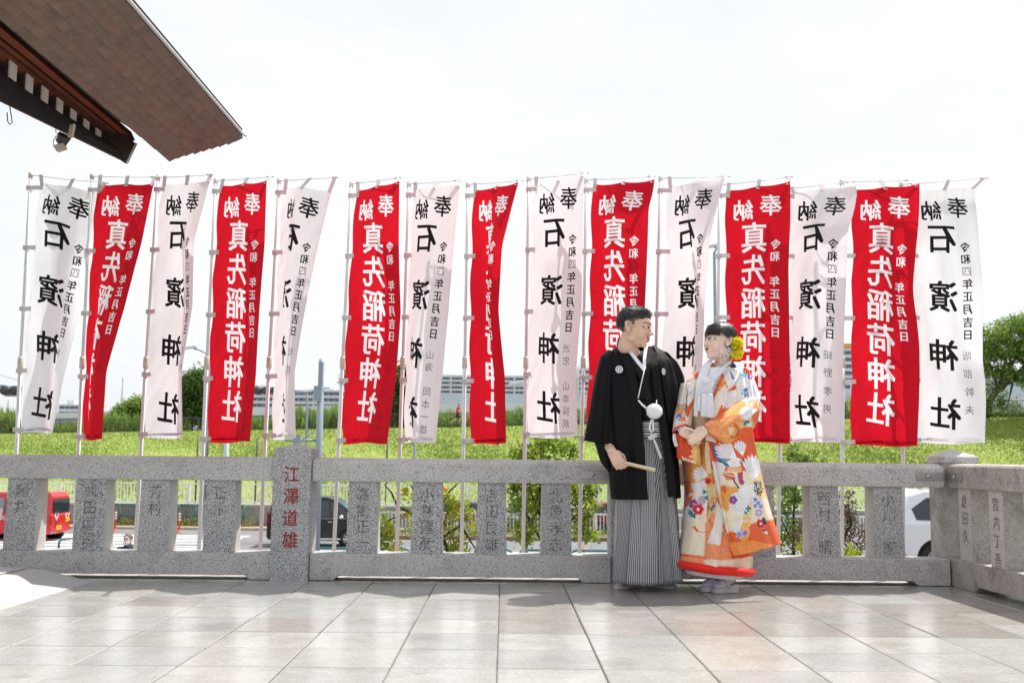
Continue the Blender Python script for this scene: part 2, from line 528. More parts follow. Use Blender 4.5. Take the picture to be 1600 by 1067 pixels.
MB().add([(xC0-.004, FY+.056, zc1-.045), (xC1+.004, FY+.056, zc1-.045), (xC1+.004, FY+.07+(xC1-xC0), zc1-.045), (xC0-.004, FY+.07+(xC1-xC0), zc1-.045),
          (xC0-.004, FY+.056, zc1), (xC1+.004, FY+.056, zc1), (xC1+.004, FY+.07+(xC1-xC0), zc1), (xC0-.004, FY+.07+(xC1-xC0), zc1), ((xC0+xC1)/2, FY+.18, zcp+.02)],
         [(0, 1, 2, 3)]+[(a, (a+1) % 4, 4+(a+1) % 4, 4+a) for a in range(4)]+[(4+a, 4+(a+1) % 4, 8) for a in range(4)]).build('post_cap', GR_RAIL, p3, bevel=.004)
# carved names
def carve(parent, chars, x, y, ztop, size, gap, m, off=0.012):
    it = []
    for i, ch in enumerate(chars):
        if ch == ' ': continue
        it.append((ch, x+random.uniform(-.003, .003), ztop-size/2-i*gap, size, size*1.05, off))
    return flat_text('inscription', it, lambda u, v, d: (u, y-d, v), m, parent)
zt = P(455, 728, FY-.035).z
carve(p1, '江澤道雄', (xP0+xP1)/2-.0, FY-.035, zt, .105, .139, INK_RED, .014)
names = ['藤井', '成田匡司', '芳村', '正木', '高橋正一', '小林達彦', '吉田良雄', '北原孝志', '大竹', '西村 晴', '小川 家']
fronts = [(10, 59), (118, 160), (219, 264), (321, 366), (544, 587), (645, 688), (746, 789), (847, 890), (1165, 1209), (1266, 1310), (1366, 1411)]
for i, (a, c) in enumerate(fronts):
    x0, x1 = P(a, 800, FY+.02).x, P(c, 800, FY+.02).x
    b = MB()
    x1 = x0+.185
    T = .008
    yf = FY+.018
    b.add([(x0-T, yf, z_br1-.002), (x1+T, yf, z_br1-.002), (x1+T, yf+.165, z_br1-.002), (x0-T, yf+.165, z_br1-.002),
           (x0, yf, z_tr0+.002), (x1, yf, z_tr0+.002), (x1, yf+.165, z_tr0+.002), (x0, yf+.165, z_tr0+.002)],
          [(0, 1, 2, 3), (7, 6, 5, 4), (0, 4, 5, 1)], 0)
    b.add([(x0-T, yf, z_br1-.002), (x1+T, yf, z_br1-.002), (x1+T, yf+.165, z_br1-.002), (x0-T, yf+.165, z_br1-.002),
           (x0, yf, z_tr0+.002), (x1, yf, z_tr0+.002), (x1, yf+.165, z_tr0+.002), (x0, yf+.165, z_tr0+.002)],
          [(1, 5, 6, 2), (2, 6, 7, 3), (3, 7, 4, 0)], 1)
    o = b.build('baluster', [GR_BAL, GR_BALS], fence)
    ch = names[i]
    carve(o, ch, (x0+x1)/2, yf, z_tr0-.035, .092, .103, INK_STONE, 0.0)
# return side of the fence, running towards the camera at the right
RX = xC0+.012
def rrail(z0, z1, y0, y1, name, m, crown=0.0):
    MB().prism([(RX, z0), (RX+.20, z0), (RX+.20, z1-.01), (RX+.10, z1+crown), (RX+.01, z1+crown*.3), (RX, z1-.01)], y0, y1, axis='Y').build(name, m, fence, bevel=.004)
rrail(z_tr0, z_tr1+.01, .3, FY+.035, 'top_rail', GR_AGED, .012)
b = MB()
b.prism([(FY+.052, .0), (FY-.30, .0), (FY-.34, .035), (.8, .035), (.3, .0), (.3, .175), (FY+.052, .175)], RX, RX+.20, axis='X')
b.build('bottom_rail', GR_AGED, fence, bevel=.004)
rn = ['倉田久', '宮内丁吾', '中村', '岡本']
for i in range(13):
    y1 = 6.47-i*.405; y0 = y1-.175
    b = MB().box(RX+.018, RX+.183, y0, y1, .174, z_tr0+.002)
    o = b.build('baluster', GR_AGED, fence, bevel=.003)
    if i < 4:
        f = MB().box(RX+.0165, RX+.0175, y0+.003, y1-.003, .178, z_tr0).build('inscribed_face', GR_BALS, o)
        it = [(ch, (y0+y1)/2, z_tr0-.08-k*.11, -.085, .09, 0.004) for k, ch in enumerate(rn[i])]
        flat_text('inscription', it, lambda u, v, d: (RX+.0165-d, u, v), INK_STONE, o)
# steel clamp plates
def plate(x0, x1, z0, z1, y):
    o = MB().box(x0, x1, y-.008, y, z0, z1).build('clamp_plate', STEEL, fence, bevel=.0015)
    MB().lathe([(.012, y-.009), (.012, y-.016), (.007, y-.021), (.0005, y-.022)], 14, (x0+.075, 0, (z0+z1)/2), 'Y').build('bolt', BOLT, o, smooth=True)
a = P(908, 735, FY); c = P(963, 748.5, FY)
plate(a.x, c.x+.12, c.z+.002, a.z, FY)
a = P(1431, 738, FY); c = P(1467, 751, FY)
plate(a.x, c.x+.03, c.z+.002, a.z, FY)
o = MB().box(RX-.010, RX-.001, 6.36, FY+.03, c.z+.002, a.z).build('clamp_plate', STEEL, fence, bevel=.0015)
MB().lathe([(.012, RX-.011), (.012, RX-.018), (.007, RX-.023), (.0005, RX-.024)], 14, (0, 6.45, (a.z+c.z)/2), 'X').build('bolt', BOLT, o, smooth=True)
# ================================================================== banners
RED = mat('red_banner_cloth', (0.63, 0.009, 0.022), 0.85, spec=0.2, noise=(3, 0.05), translucent=0.5, bump=(500, 0.1, 0.0008))
WHT = mat('white_banner_cloth', (0.91, 0.90, 0.92), 0.85, spec=0.2, noise=(3, 0.02), translucent=0.48, bump=(500, 0.1, 0.0008))
PINK = mat('white_banner_cloth_pink', (0.91, 0.885, 0.91), 0.85, spec=0.2, noise=(3, 0.03), translucent=0.48, bump=(500, 0.1, 0.0008))
INKB = mat('black_print', (0.012, 0.011, 0.014), 0.8, spec=0.2)
INKW = mat('white_print', (0.90, 0.88, 0.91), 0.85, spec=0.2, translucent=0.42)
INKF = mat('faded_print', (0.20, 0.19, 0.21), 0.85, spec=0.2, translucent=0.3)
STR_ = mat('red_hem_stitch', (0.36, 0.008, 0.012), 0.85, translucent=0.3)
STW = mat('white_hem_stitch', (0.66, 0.64, 0.69), 0.85, translucent=0.3)
INKR = mat('faded_print_on_red', (0.40, 0.010, 0.02), 0.85, spec=0.2, translucent=0.4)
POLEM = mat('white_plastic_pole', (0.74, 0.72, 0.73), 0.35, spec=0.5, noise=(6, 0.04))
POLEP = mat('pinkish_plastic_pole', (0.74, 0.65, 0.67), 0.35, spec=0.5, noise=(6, 0.04))
JOINTM = mat('yellowed_plastic', (0.58, 0.52, 0.42), 0.45)
TABW = mat('white_tab_cloth', (0.76, 0.73, 0.73), 0.85, translucent=0.35)
TABP = mat('pink_tab_cloth', (0.78, 0.66, 0.69), 0.85, translucent=0.35)
FW_, FH_ = 0.45, 1.80
BY = 6.98

def banner_layout(kind, nm):
    """printed characters in cloth coordinates (u from the pole, v down from the top), as seen from the camera (mirrored)"""
    L = []
    main = 1
    o_b = 0.012
    L.append(('納', .125, .155, .145, .158, .018, main)); L.append(('奉', .315, .145, .155, .165, .018, main))
    if kind == 'R':
        for i, ch in enumerate('真先稲荷神社'):
            L.append((ch, .20, .365+i*.237, .190, .228, .020, main))
    else:
        for i, ch in enumerate('石濱神社'):
            L.append((ch, .192, .375+i*.405, .205, .225, .021, main))
    for i, ch in enumerate('令和四年正月吉日'):
        L.append((ch, .355, .44+i*.088, .068, .074, .028 if i != 2 else 0.0, main if i != 2 else 2))
    for i, ch in enumerate(nm):
        if ch == ' ': continue
        L.append((ch, .345, 1.20+i*(.125 if len(nm) < 6 else .085), .064, .066, 0.0, 2))
    return L

def cloth_flat(kind, nm):
    """one constrained triangulation: cloth grid plus the outlines of every printed character"""
    V2, Fc, tag = [], [], []
    nu, nv = 30, 90
    for j in range(nv+1):
        for i in range(nu+1): V2.append((FW_*i/nu, FH_*j/nv))
    # the border as one polygon
    loop = [i for i in range(nu+1)]+[(j)*(nu+1)+nu for j in range(1, nv+1)]+[nv*(nu+1)+i for i in range(nu-1, -1, -1)]+[j*(nu+1) for j in range(nv-1, 0, -1)]
    Fc.append(loop); tag.append(0)
    for (ch, cx, cy, sx, sy, off, mi) in banner_layout(kind, nm):
        V, T = glyph(ch, 0.0, 1)
        if off:
            n0 = len(V); V = np.concatenate([V+np.array(q)*off for q in ((-1, -.6), (1, -.6), (-1, .6), (1, .6))]); T = np.concatenate([T+n0*q for q in range(4)])
        k = len(V2)
        for (a, b) in V:
            # hand-lettered slant: cross strokes rise, mirrored because the print is seen from behind
            V2.append((min(max(cx-a*sx, .002), FW_-.002), min(max(cy-(b+0.10*a)*sy, .002), FH_-.002)))
        for t in T:
            a_, b_, c_ = (V2[int(i)+k] for i in t)
            ar = (b_[0]-a_[0])*(c_[1]-a_[1])-(b_[1]-a_[1])*(c_[0]-a_[0])
            if abs(ar) < 1e-10: continue
            q = [int(i)+k for i in t]
            Fc.append(q if ar > 0 else q[::-1]); tag.append(mi)
    # hem stitches along the free edge and the foot
    def rect(u0, u1, v0, v1):
        k = len(V2); V2.extend([(u0, v0), (u1, v0), (u1, v1), (u0, v1)]); Fc.append([k, k+1, k+2, k+3]); tag.append(3)
    for q in range(58): rect(FW_-.0075, FW_-.0050, .02+q*.0303, .038+q*.0303)
    for q in range(16): rect(.012+q*.0268, .028+q*.0268, FH_-.019, FH_-.0165)
    rect(.004, FW_-.010, FH_-.0222, FH_-.0212)
    r = delaunay_2d_cdt([Vector(p) for p in V2], [], Fc, 1, 1e-6)
    ov, _, of, _, _, ofo = r
    V = np.array([(p.x, p.y) for p in ov])
    F = []; MI = []
    for f, src in zip(of, ofo):
        t = max([tag[s] for s in src] or [0])
        if len(f) == 3: F.append(tuple(f)); MI.append(t)
        else:
            for q in range(1, len(f)-1): F.append((f[0], f[q], f[q+1])); MI.append(t)
    return V, np.array(F), np.array(MI)

def cloth_shape(V, keys, phase, amp, edge, x0e, x1e):
    """keys: rows (v 0..1, [plan angles in degrees at u = 0, 1/3, 2/3, 1]); arc length is kept so that folds hide cloth"""
    nu, nv = 90, 120
    us = np.linspace(0, 1, nu+1); vs = np.linspace(0, 1, nv+1)
    kv = [k[0] for k in keys]; A = np.array([k[1] for k in keys], float)
    ku = np.linspace(0, 1, A.shape[1])
    # smooth interpolation over v then u
    ang = np.empty((nv+1, nu+1))
    cols = np.array([np.interp(vs, kv, A[:, c]) for c in range(A.shape[1])])
    ker = np.hanning(17); ker /= ker.sum()
    cols = np.array([np.convolve(np.pad(c, 8, mode='edge'), ker, 'valid') for c in cols])
    for j in range(nv+1): ang[j] = np.interp(us, ku, cols[:, j])
    ker2 = np.hanning(13); ker2 /= ker2.sum()
    for j in range(nv+1): ang[j] = np.convolve(np.pad(ang[j], 6, mode='edge'), ker2, 'valid')
    U, Vv = np.meshgrid(us, vs)
    env = np.clip(Vv*4, 0, 1)
    ang = ang+amp*env*np.sin(2*pi*(U*1.1+Vv*0.7)+phase)+amp*.6*env*np.sin(2*pi*(U*2.3-Vv*1.9)+phase*2.1)
    ang = np.radians(ang)
    ds = FW_/nu
    # scale each row's swing so that the cloth shows the width it has in the wind
    exv = x0e+(x1e-x0e)*vs
    tgt = np.interp(vs, np.linspace(0, 1, len(edge)), edge)
    def wid(sv):
        a_ = ang*sv[:, None]
        cx_ = np.concatenate([np.zeros((nv+1, 1)), np.cumsum((np.cos(a_[:, 1:])+np.cos(a_[:, :-1]))/2*ds, 1)], 1)
        cy_ = -np.concatenate([np.zeros((nv+1, 1)), np.cumsum((np.sin(a_[:, 1:])+np.sin(a_[:, :-1]))/2*ds, 1)], 1)
        return ((exv[:, None]+cx_)*BY/(BY+cy_)-exv[:, None]).max(1)
    lo_, hi_ = np.full(nv+1, 0.02), np.full(nv+1, 3.0)
    for _ in range(24):
        md = (lo_+hi_)/2; big = wid(md) > tgt
        lo_ = np.where(big, md, lo_); hi_ = np.where(big, hi_, md)
    sv = np.convolve(np.pad((lo_+hi_)/2, 4, mode='edge'), np.hanning(9)/np.hanning(9).sum(), 'valid')
    ang = ang*sv[:, None]
    X = np.concatenate([np.zeros((nv+1, 1)), np.cumsum((np.cos(ang[:, 1:])+np.cos(ang[:, :-1]))/2*ds, 1)], 1)
    Y = -np.concatenate([np.zeros((nv+1, 1)), np.cumsum((np.sin(ang[:, 1:])+np.sin(ang[:, :-1]))/2*ds, 1)], 1)
    # tension creases running from the tabs
    cre = .004*np.sin(2*pi*(Vv*3.0+U*1.3)+phase)*np.exp(-((U)/.5)**2)
    cre = cre+.0022*np.sin(2*pi*(Vv*9.5+U*4.3)+phase*1.7)*np.exp(-((U)/.35)**2)
    fine = .0016*np.sin(2*pi*(U*5.5+Vv*4.0)+phase*3)*np.sin(2*pi*(Vv*5.0-U*1.5)+phase)
    Y = Y+cre+fine
    u = np.clip(V[:, 0]/FW_, 0, 1)*nu; v = np.clip(V[:, 1]/FH_, 0, 1)*nv
    i = np.clip(u.astype(int), 0, nu-1); j = np.clip(v.astype(int), 0, nv-1); fu = u-i; fv = v-j
    def bil(Q): return (Q[j, i]*(1-fu)*(1-fv)+Q[j, i+1]*fu*(1-fv)+Q[j+1, i]*(1-fu)*fv+Q[j+1, i+1]*fu*fv)
    Xu, Yu = np.gradient(X, ds, axis=1), np.gradient(Y, ds, axis=1)
    dv = FH_/nv; Xv, Yv = np.gradient(X, dv, axis=0), np.gradient(Y, dv, axis=0)
    Pu = np.stack([bil(Xu), bil(Yu), 0*u], 1); Pv = np.stack([bil(Xv)-.05, bil(Yv), 0*u-1.0], 1)
    N = np.cross(Pv, Pu); N /= np.linalg.norm(N, axis=1)[:, None]
    return bil(X), bil(Y), N

NAMES = {0: '神山栄三', 1: '水野', 2: '細野', 3: 'みどの家 水野友香', 4: '松村', 5: '渋井工務 株式会社', 6: '山海 岡本一雄', 7: '山海 岡', 8: '渋忠 山本採炯',
         9: '', 10: '日野', 11: '上久保宏春', 12: '細野孝男', 13: '井上', 14: '阪部幹夫'}
# kind, pole top px, pole bottom px at y=690, cloth left edge px (top, bottom), top px y at left, bottom px y, arm tip px, angle keys, style
A0 = lambda a, b, c, d: [a, b, c, d]
BN = [
 ('W', (48, 272), 25, (64, 32), (286, 677), (170, 286.5), [(0, A0(8, 0, -8, 8)), (.3, A0(12, 5, -20, 20)), (.6, A0(8, 15, -70, -10)), (.85, A0(10, 25, -120, -10)), (1, A0(15, 35, -130, -20))]),
 ('R', (144, 274), 122, (153, 130), (289, 688), (246, 277), [(0, [5, 5, 0, 0, 5, 10]), (.2, [20, 30, 30, 40, 45, 45]), (.4, [25, 70, 60, 40, 50, 50]), (.55, [25, 100, 150, 20, 40, 60]), (.75, [20, 60, 175, 60, 60, 70]), (1, [15, 30, 178, 95, 40, 70])]),
 ('W', (247, 276), 220, (254, 226), (288, 684), (333, 273), [(0, A0(25, 30, 40, 30)), (.25, A0(20, 40, 78, 50)), (.5, A0(0, 20, 95, 95)), (.75, A0(-5, 25, 90, 110)), (1, A0(5, 20, 80, 120))]),
 ('R', (337, 281), 317, (344, 325), (291, 691), (428, 276), [(0, A0(25, 25, 25, 35)), (.3, A0(20, 30, 35, 45)), (.6, A0(-5, 30, 50, 70)), (1, A0(5, 45, 65, 50))]),
 ('W', (436, 281), 414, (443, 426), (293, 686), (528, 277), [(0, A0(30, 80, -5, 20)), (.25, A0(20, 110, 10, 45)), (.5, A0(15, 130, 30, 60)), (.75, A0(20, 140, 75, 80)), (1, A0(10, 135, 110, 60))]),
 ('R', (549, 286), 529, (557, 535), (298, 693), (627, 277.5), [(0, A0(40, 40, 38, 42)), (.25, A0(28, 30, 30, 35)), (.6, A0(0, 12, 25, 50)), (.85, A0(10, 40, 40, 60)), (1, A0(10, 55, 60, 35))]),
 ('W', (639, 286), 625, (647, 632), (297, 692), (720, 282), [(0, A0(60, 35, 30, 40)), (.3, A0(70, 50, 20, 40)), (.6, A0(75, 75, 15, 30)), (.85, A0(60, 95, 20, 30)), (1, A0(30, 100, 50, 20))]),
 ('R', (731, 287), 724, (740, 735), (298, 694), (818, 282), [(0, [35, 35, 35, 38, 40, 40]), (.15, [20, 30, 60, 60, 40, 40]), (.3, [10, 15, 100, 120, 60, 30]), (.45, [5, 5, 90, 165, 80, 0]), (.6, [5, 5, 60, 175, 100, -5]), (.8, [10, 5, 50, 170, 110, 5]), (1, [10, 10, 55, 165, 100, 15])]),
 ('W', (826, 278), 820, (835, 824), (288, 684), (920, 270), [(0, A0(35, 25, 25, 35)), (.3, A0(10, 20, 30, 30)), (.6, A0(20, 50, 20, 35)), (1, A0(45, 30, 45, 40))]),
 ('R', (916, 280), 909, (925, 916), (289, 690), (1024, 275.5), [(0, A0(5, 5, 5, 10)), (.3, A0(5, 35, 10, 5)), (.7, A0(15, 20, 30, 30)), (1, A0(10, 30, 40, 40))]),
 ('W', (1032, 277), 1021, (1043, 1030), (290, 690), (1140, 276), [(0, A0(5, 10, 10, 15)), (.2, A0(10, 60, 50, 20)), (.5, A0(20, 30, 115, 60)), (.8, A0(20, 35, 110, 70)), (1, A0(20, 30, 70, 30))]),
 ('R', (1124, 288), 1120, (1133, 1132), (298, 692), (1239, 276), [(0, A0(0, 5, 5, 5)), (.4, A0(10, 15, 5, 10)), (.7, A0(10, 20, 15, 10)), (1, A0(5, 15, 15, 10))]),
 ('W', (1222, 294), 1219, (1234, 1233), (299, 692), (1333, 284), [(0, A0(5, 5, 5, 10)), (.3, A0(20, 30, 15, 5)), (.6, A0(50, 40, -10, 20)), (.85, A0(40, 40, 5, 30)), (1, A0(35, 25, 35, 20))]),
 ('R', (1315, 283), 1317, (1331, 1328), (297, 696), (1426, 282), [(0, A0(8, 5, 5, 8)), (.4, A0(10, 5, -5, 10)), (.7, A0(5, 15, 5, 5)), (1, A0(0, 5, 8, 5))]),
 ('W', (1408, 287), 1412, (1425, 1431), (298, 693), (1544, 278), [(0, A0(0, 0, 0, -5)), (.4, A0(5, 10, 0, 5)), (.7, A0(10, 5, -5, 10)), (1, A0(10, 10, 15, 10))]),
]
WPX = [(91, 87, 81, 64, 50), (90, 77, 57, 33, 30), (76, 59, 64, 53, 59), (74, 77, 74, 72, 65), (77, 60, 45, 32, 36), (68, 74, 83, 80, 69),
       (73, 68, 64, 57, 48), (71, 48, 44, 54, 55), (78, 80, 82, 75, 77), (91, 89, 86, 82, 82), (91, 69, 63, 62, 62), (98, 98, 99, 100, 100),
       (96, 90, 85, 81, 78), (93, 94, 95, 97, 100), (100, 96, 94, 92, 95)]
BL = {
 0: 'leftmost white banner with black characters, its lower part blown narrow',
 1: 'red banner twisted to a thin strip at its foot, first red one from the left',
 2: 'white banner with its right edge curled back, third banner from the left',
 3: 'red banner standing open above the left fence section, fourth banner from the left',
 4: 'narrow folded white banner just left of the red-lettered stone post, half its characters hidden',
 5: 'open red banner just right of the red-lettered stone post',
 6: 'half-folded white banner between two red ones, fourth white banner from the left',
 7: 'red banner whose right edge is rolled over on itself',
 8: 'white banner left of the groom, hanging over the bushy shrub',
 9: 'red banner behind the groom, its foot hidden by his head and shoulder',
 10: 'white banner between the groom and the bride with its lower characters folded',
 11: 'red banner behind the bride with her yellow hair flowers in front of it',
 12: 'white banner between the two flat red banners at the right',
 13: 'rightmost red banner, flat and fully open',
 14: 'rightmost white banner, flat and fully open, above the stone corner post',
}
for bi, (kind, ptop, pbx, (cl0, cl1), (cy0, cy1), arm, keys) in enumerate(BN):
    Yb = BY
    if bi in (12, 13, 14): Yb = BY
    top = P(ptop[0], ptop[1], Yb); bot = P(pbx, 690, Yb)
    d = (bot-top)/(top.z-bot.z)
    base = top+d*(top.z+0.35)                 # poles run down in front of the retaining wall
    base.y = 7.02
    T = thing('banner', BL[bi], 'banner', tuple(base), 'red and white votive banners behind the stone fence')
    o0 = Vector(base)
    pinkish = bi in (2, 4, 6, 8, 10, 12)
    pm_ = POLEP if bi in (4, 6, 8, 9, 10) else POLEM
    L = lambda p: Vector(p)-o0
    zj = P(pbx, 565, Yb).z
    pj = top+d*(top.z-zj)
    MB().tube([L(base), L(pj)], 0.0135, 12).build('lower_pole', pm_, T, smooth=True)
    MB().tube([L(pj), L(top)], 0.0105, 12).build('upper_pole', pm_, T, smooth=True)
    MB().tube([L(pj-d*(-.045)), L(pj-d*(-.03)), L(pj+d*(-.025)), L(pj+d*(-.035))], [.0175, .019, .019, .014], 12).build('pole_joint', JOINTM, T, smooth=True)
    MB().tube([L(top+Vector((0, 0, -.03))), L(top+Vector((0, 0, .008)))], .0155, 12).build('pole_cap', JOINTM if bi < 3 else POLEM, T, smooth=True)
    # wall bracket
    MB().box(-.03, .03, -.035, .02, .06, .10).build('bracket', STEEL, T)
    # arm: a thin rod from the pole head, in the plane of the cloth
    dirx = math.radians(keys[0][1][1]*.6+4)
    tip = P(arm[0], arm[1], Yb-sin(dirx)*.47)
    MB().tube([L(top+Vector((-.01, 0, -.008))), L(top.lerp(tip, .5)+Vector((0, 0, -.008))), L(tip)], [.0035, .003, .0025], 8).build('arm', POLEM, T, smooth=True)
    MB().tube([L(tip-(tip-top).normalized()*.055), L(tip)], .0065, 8).build('arm_tip', POLEM, T, smooth=True)
    # cloth
    V, F, MI = cloth_flat(kind, NAMES.get(bi, ''))
    tl = P(cl0, cy0, Yb); bl = P(cl1, cy1, Yb)
    px_m = (P(cl0+100, 480, Yb).x-P(cl0, 480, Yb).x)/100
    X, Y, NRM = cloth_shape(V, keys, bi*1.37, 5.0, [min(q, 101.5)*px_m for q in WPX[bi]], tl.x, bl.x)
    tl = P(cl0, cy0, Yb); bl = P(cl1, cy1, Yb)
    trz = P(arm[0]-15, arm[1]+11, Yb-sin(dirx)*.45).z
    u = V[:, 0]/FW_; v = V[:, 1]/FH_
    ex = tl.x+(bl.x-tl.x)*v-0.012*np.sin(pi*v)*(1 if bi < 9 else -.3)
    # between the tabs the cloth edge bellies a little
    ex = ex+.006*np.cos(v*8*pi)*np.exp(-u*5)
    zt_ = tl.z+(trz-tl.z)*u-.010*np.sin(pi*(u % .5)/.5)*(1-v)
    zb_ = bl.z+.006*np.sin(u*6+bi)
    # the free side rides up where the cloth swings out
    ride = np.clip((V[:, 0]-X)/FW_, 0, 1)*.01
    Z = zt_*(1-v)+zb_*v+ride*v
    YY = Yb-.012+Y
    # lean of the cloth with its pole
    W = np.stack([ex+X, YY, Z], 1)-np.array(o0)
    me = npmesh('cloth', W, F, [RED, INKW, INKR, STR_] if kind == 'R' else [PINK if pinkish else WHT, INKB, INKF, STW], MI, smooth=True)
    if len(me.vertices) == len(NRM):
        f0 = me.polygons[0]; s0 = 1.0 if f0.normal.dot(Vector(NRM[f0.vertices[0]])) > 0 else -1.0
        me.normals_split_custom_set_from_vertices([tuple(q) for q in NRM*s0])
    cl = link('cloth', me, T)
    # hem strip along the bottom and free edge (stitched double cloth)
    # tabs: five on the pole side, three on the arm
    tm = TABP if bi in (2, 4, 6, 8, 10, 12, 14) else TABW
    for k in range(5):
        vv = [0.022, .265, .51, .755, .985][k]
        zz = tl.z+(bl.z-tl.z)*vv
        pp = top+d*(top.z-zz)
        ex_ = tl.x+(bl.x-tl.x)*vv-0.012*sin(pi*vv)*(1 if bi < 9 else -.3)
        yy = Yb-.015
        x0 = pp.x-.016
        x1 = ex_+.028
        MB().box(x0-o0.x, x1-o0.x, yy-.010-o0.y, yy-.006-o0.y, zz-.017-o0.z, zz+.013-o0.z).box(x0-.001-o0.x, x0+.034-o0.x, yy-.005-o0.y, Yb+.018-o0.y, zz-.017-o0.z, zz+.013-o0.z).build('tab', tm, T)
    for k, uu in enumerate((.04, .50, .95)):
        q0 = top.lerp(tip, [.13, .55, .955][k])+Vector((0, 0, .004))
        # point on the cloth's top edge
        sel = np.argmin((V[:, 0]-uu*FW_)**2+(V[:, 1]-.022)**2)
        q1 = Vector(W[sel])+o0+Vector((0, -.004, 0))
        wd = Vector((.013, 0, 0))
        MB().obox(L((q0+q1)/2), wd, Vector((0, .002, 0)), (q0-q1)/2).build('tab', tm, T)
# ================================================================== shrine roof eave, upper left
COP = [mat('copper_shingle_%s' % k, c, 0.6, spec=0.4, noise=[(9, 0.22), (60, 0.12)], wear=[(2.2, (0.085, 0.105, 0.075), 0.60, 0.85), (6, (0.26, 0.145, 0.09), 0.60, 0.85)], bump=(40, 0.15, 0.003))
       for k, c in (('a', (0.165, 0.108, 0.086)), ('b', (0.180, 0.112, 0.086)), ('c', (0.155, 0.104, 0.088)), ('d', (0.158, 0.110, 0.084)))]
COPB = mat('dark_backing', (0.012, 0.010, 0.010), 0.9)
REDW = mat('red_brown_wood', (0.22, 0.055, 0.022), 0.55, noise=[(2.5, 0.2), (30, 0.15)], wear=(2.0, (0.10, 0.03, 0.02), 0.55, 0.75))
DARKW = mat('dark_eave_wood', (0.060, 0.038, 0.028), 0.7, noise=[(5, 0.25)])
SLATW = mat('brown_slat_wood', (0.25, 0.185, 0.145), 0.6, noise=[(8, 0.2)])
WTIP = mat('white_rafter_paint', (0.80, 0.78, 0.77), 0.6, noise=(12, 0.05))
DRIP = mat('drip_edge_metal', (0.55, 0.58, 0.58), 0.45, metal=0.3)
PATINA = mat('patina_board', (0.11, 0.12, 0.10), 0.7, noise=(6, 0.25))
YE = 6.45
def eline(ea, eb, Ye=YE):
    """eave line that keeps its distance X: far end seen at ea, passing eb"""
    a = P(ea[0], ea[1], Ye)
    lo, hi = 0.5, Ye
    for _ in range(60):
        m_ = (lo+hi)/2
        if P(eb[0], eb[1], m_).x < a.x: hi = m_
        else: lo = m_
    m_ = (lo+hi)/2
    b = P(eb[0], eb[1], m_)
    s_ = (a.z-b.z)/(a.y-b.y)
    return a, s_
def at(l, y, yflat=2.6):
    """point of the line at depth y; the eave's upturn flattens out away from its corner"""
    a, s_ = l
    yy = max(y, yflat)
    return Vector((a.x, y, a.z+s_*(yy-a.y)))
LO = eline((380, 215), (195, 0)); LI = eline((262, 248), (0, 27), YE-.05)
LB1 = eline((209, 218), (0, 43), 6.25); LB2 = eline((178, 218), (0, 88), 6.2)
0 and print('eave', LO, LI, LB1, LB2)
roof = thing('shrine_roof', 'copper shingled shrine roof eave with white-tipped rafters, upper left corner', 'roof')
Y0 = 0.5
# backing and roof mass above the shingles
b = MB()
up = Vector((0, 0, .035))
def sec(y):
    o_, i_ = at(LO, y), at(LI, y)
    n = (o_-i_).cross(Vector((0, 1, 0))).normalized()
    if n.z < 0: n = -n
    return [o_+n*.012, i_+n*.012, Vector((-2.62, y, i_.z+.30)), Vector((-5.2, y, o_.z+1.9)), Vector((-5.2, y, o_.z+2.1)), o_+Vector((0, 0, .05))]
ys = [Y0+(YE-.03-Y0)*i/12 for i in range(13)]
rows = [sec(y) for y in ys]
b.grid(rows, 0, close=True)
b.add(rows[0], [tuple(range(6))]); b.add(rows[-1], [tuple(range(6))])
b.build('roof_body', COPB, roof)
# drip edge
pts = [at(LO, y)+Vector((.006, 0, .012)) for y in ys]+[at(LO, YE)+Vector((.02, 0, .012))]
MB().tube(pts, .010, 6).build('drip_edge', DRIP, roof)
# shingles: NR rows between the outer and inner edge
NR = 9; SL = .26
for r in range(NR):
    f0, f1 = r/NR, (r+1)/NR
    off = (r % 2)*.5*SL+random.uniform(-.02, .02)
    nrow = 24
    end = YE-.0-(r/NR)*.03+random.uniform(-.01, .01)
    for k in range(nrow):
        y1 = end-(k*SL-off if k else 0); y0 = end-((k+1)*SL-off)
        if y0 < Y0 or y1-y0 < .03: continue
        q = []
        for (y, f, n_) in ((y0, f0, 0), (y1, f0, 0), (y1, f1+.03/NR, 0), (y0, f1+.03/NR, 0)):
            o_, i_ = at(LO, y), at(LI, y)
            q.append(o_.lerp(i_, f))
        n = (q[1]-q[0]).cross(q[3]-q[0]).normalized()
        if n.z > 0: n = -n
        j = random.uniform(0, .0025)
        # lower (inner) edge laps over the next row; near end laps over too
        lift = [.002+j, .007+j, .016+j, .010+j]
        top_ = [p+n*l for p, l in zip(q, lift)]
        cen = sum(top_, Vector())/4
        top_ = [cen+(p-cen)*.962 for p in top_]
        base_ = [cen+(p-cen)*.962-n*.010 for p in q]
        m_ = MB(); m_.add(top_+base_, [(0, 1, 2, 3), (7, 6, 5, 4), (0, 4, 5, 1), (1, 5, 6, 2), (2, 6, 7, 3), (3, 7, 4, 0)])
        m_.build('shingle', random.choice(COP), roof)
# patina board between the shingles and the beam
b = MB()
b.grid([[at(LI, y)+Vector((-.004, 0, .012)), at(LB1, y)+Vector((.004+max(0, y-6.2)*.7, 0, .025)), at(LB1, y)+Vector((.004+max(0, y-6.2)*.7, 0, .05)), at(LI, y)+Vector((-.004, 0, .04))] for y in ys], close=True)
b.build('patina_board', PATINA, roof)
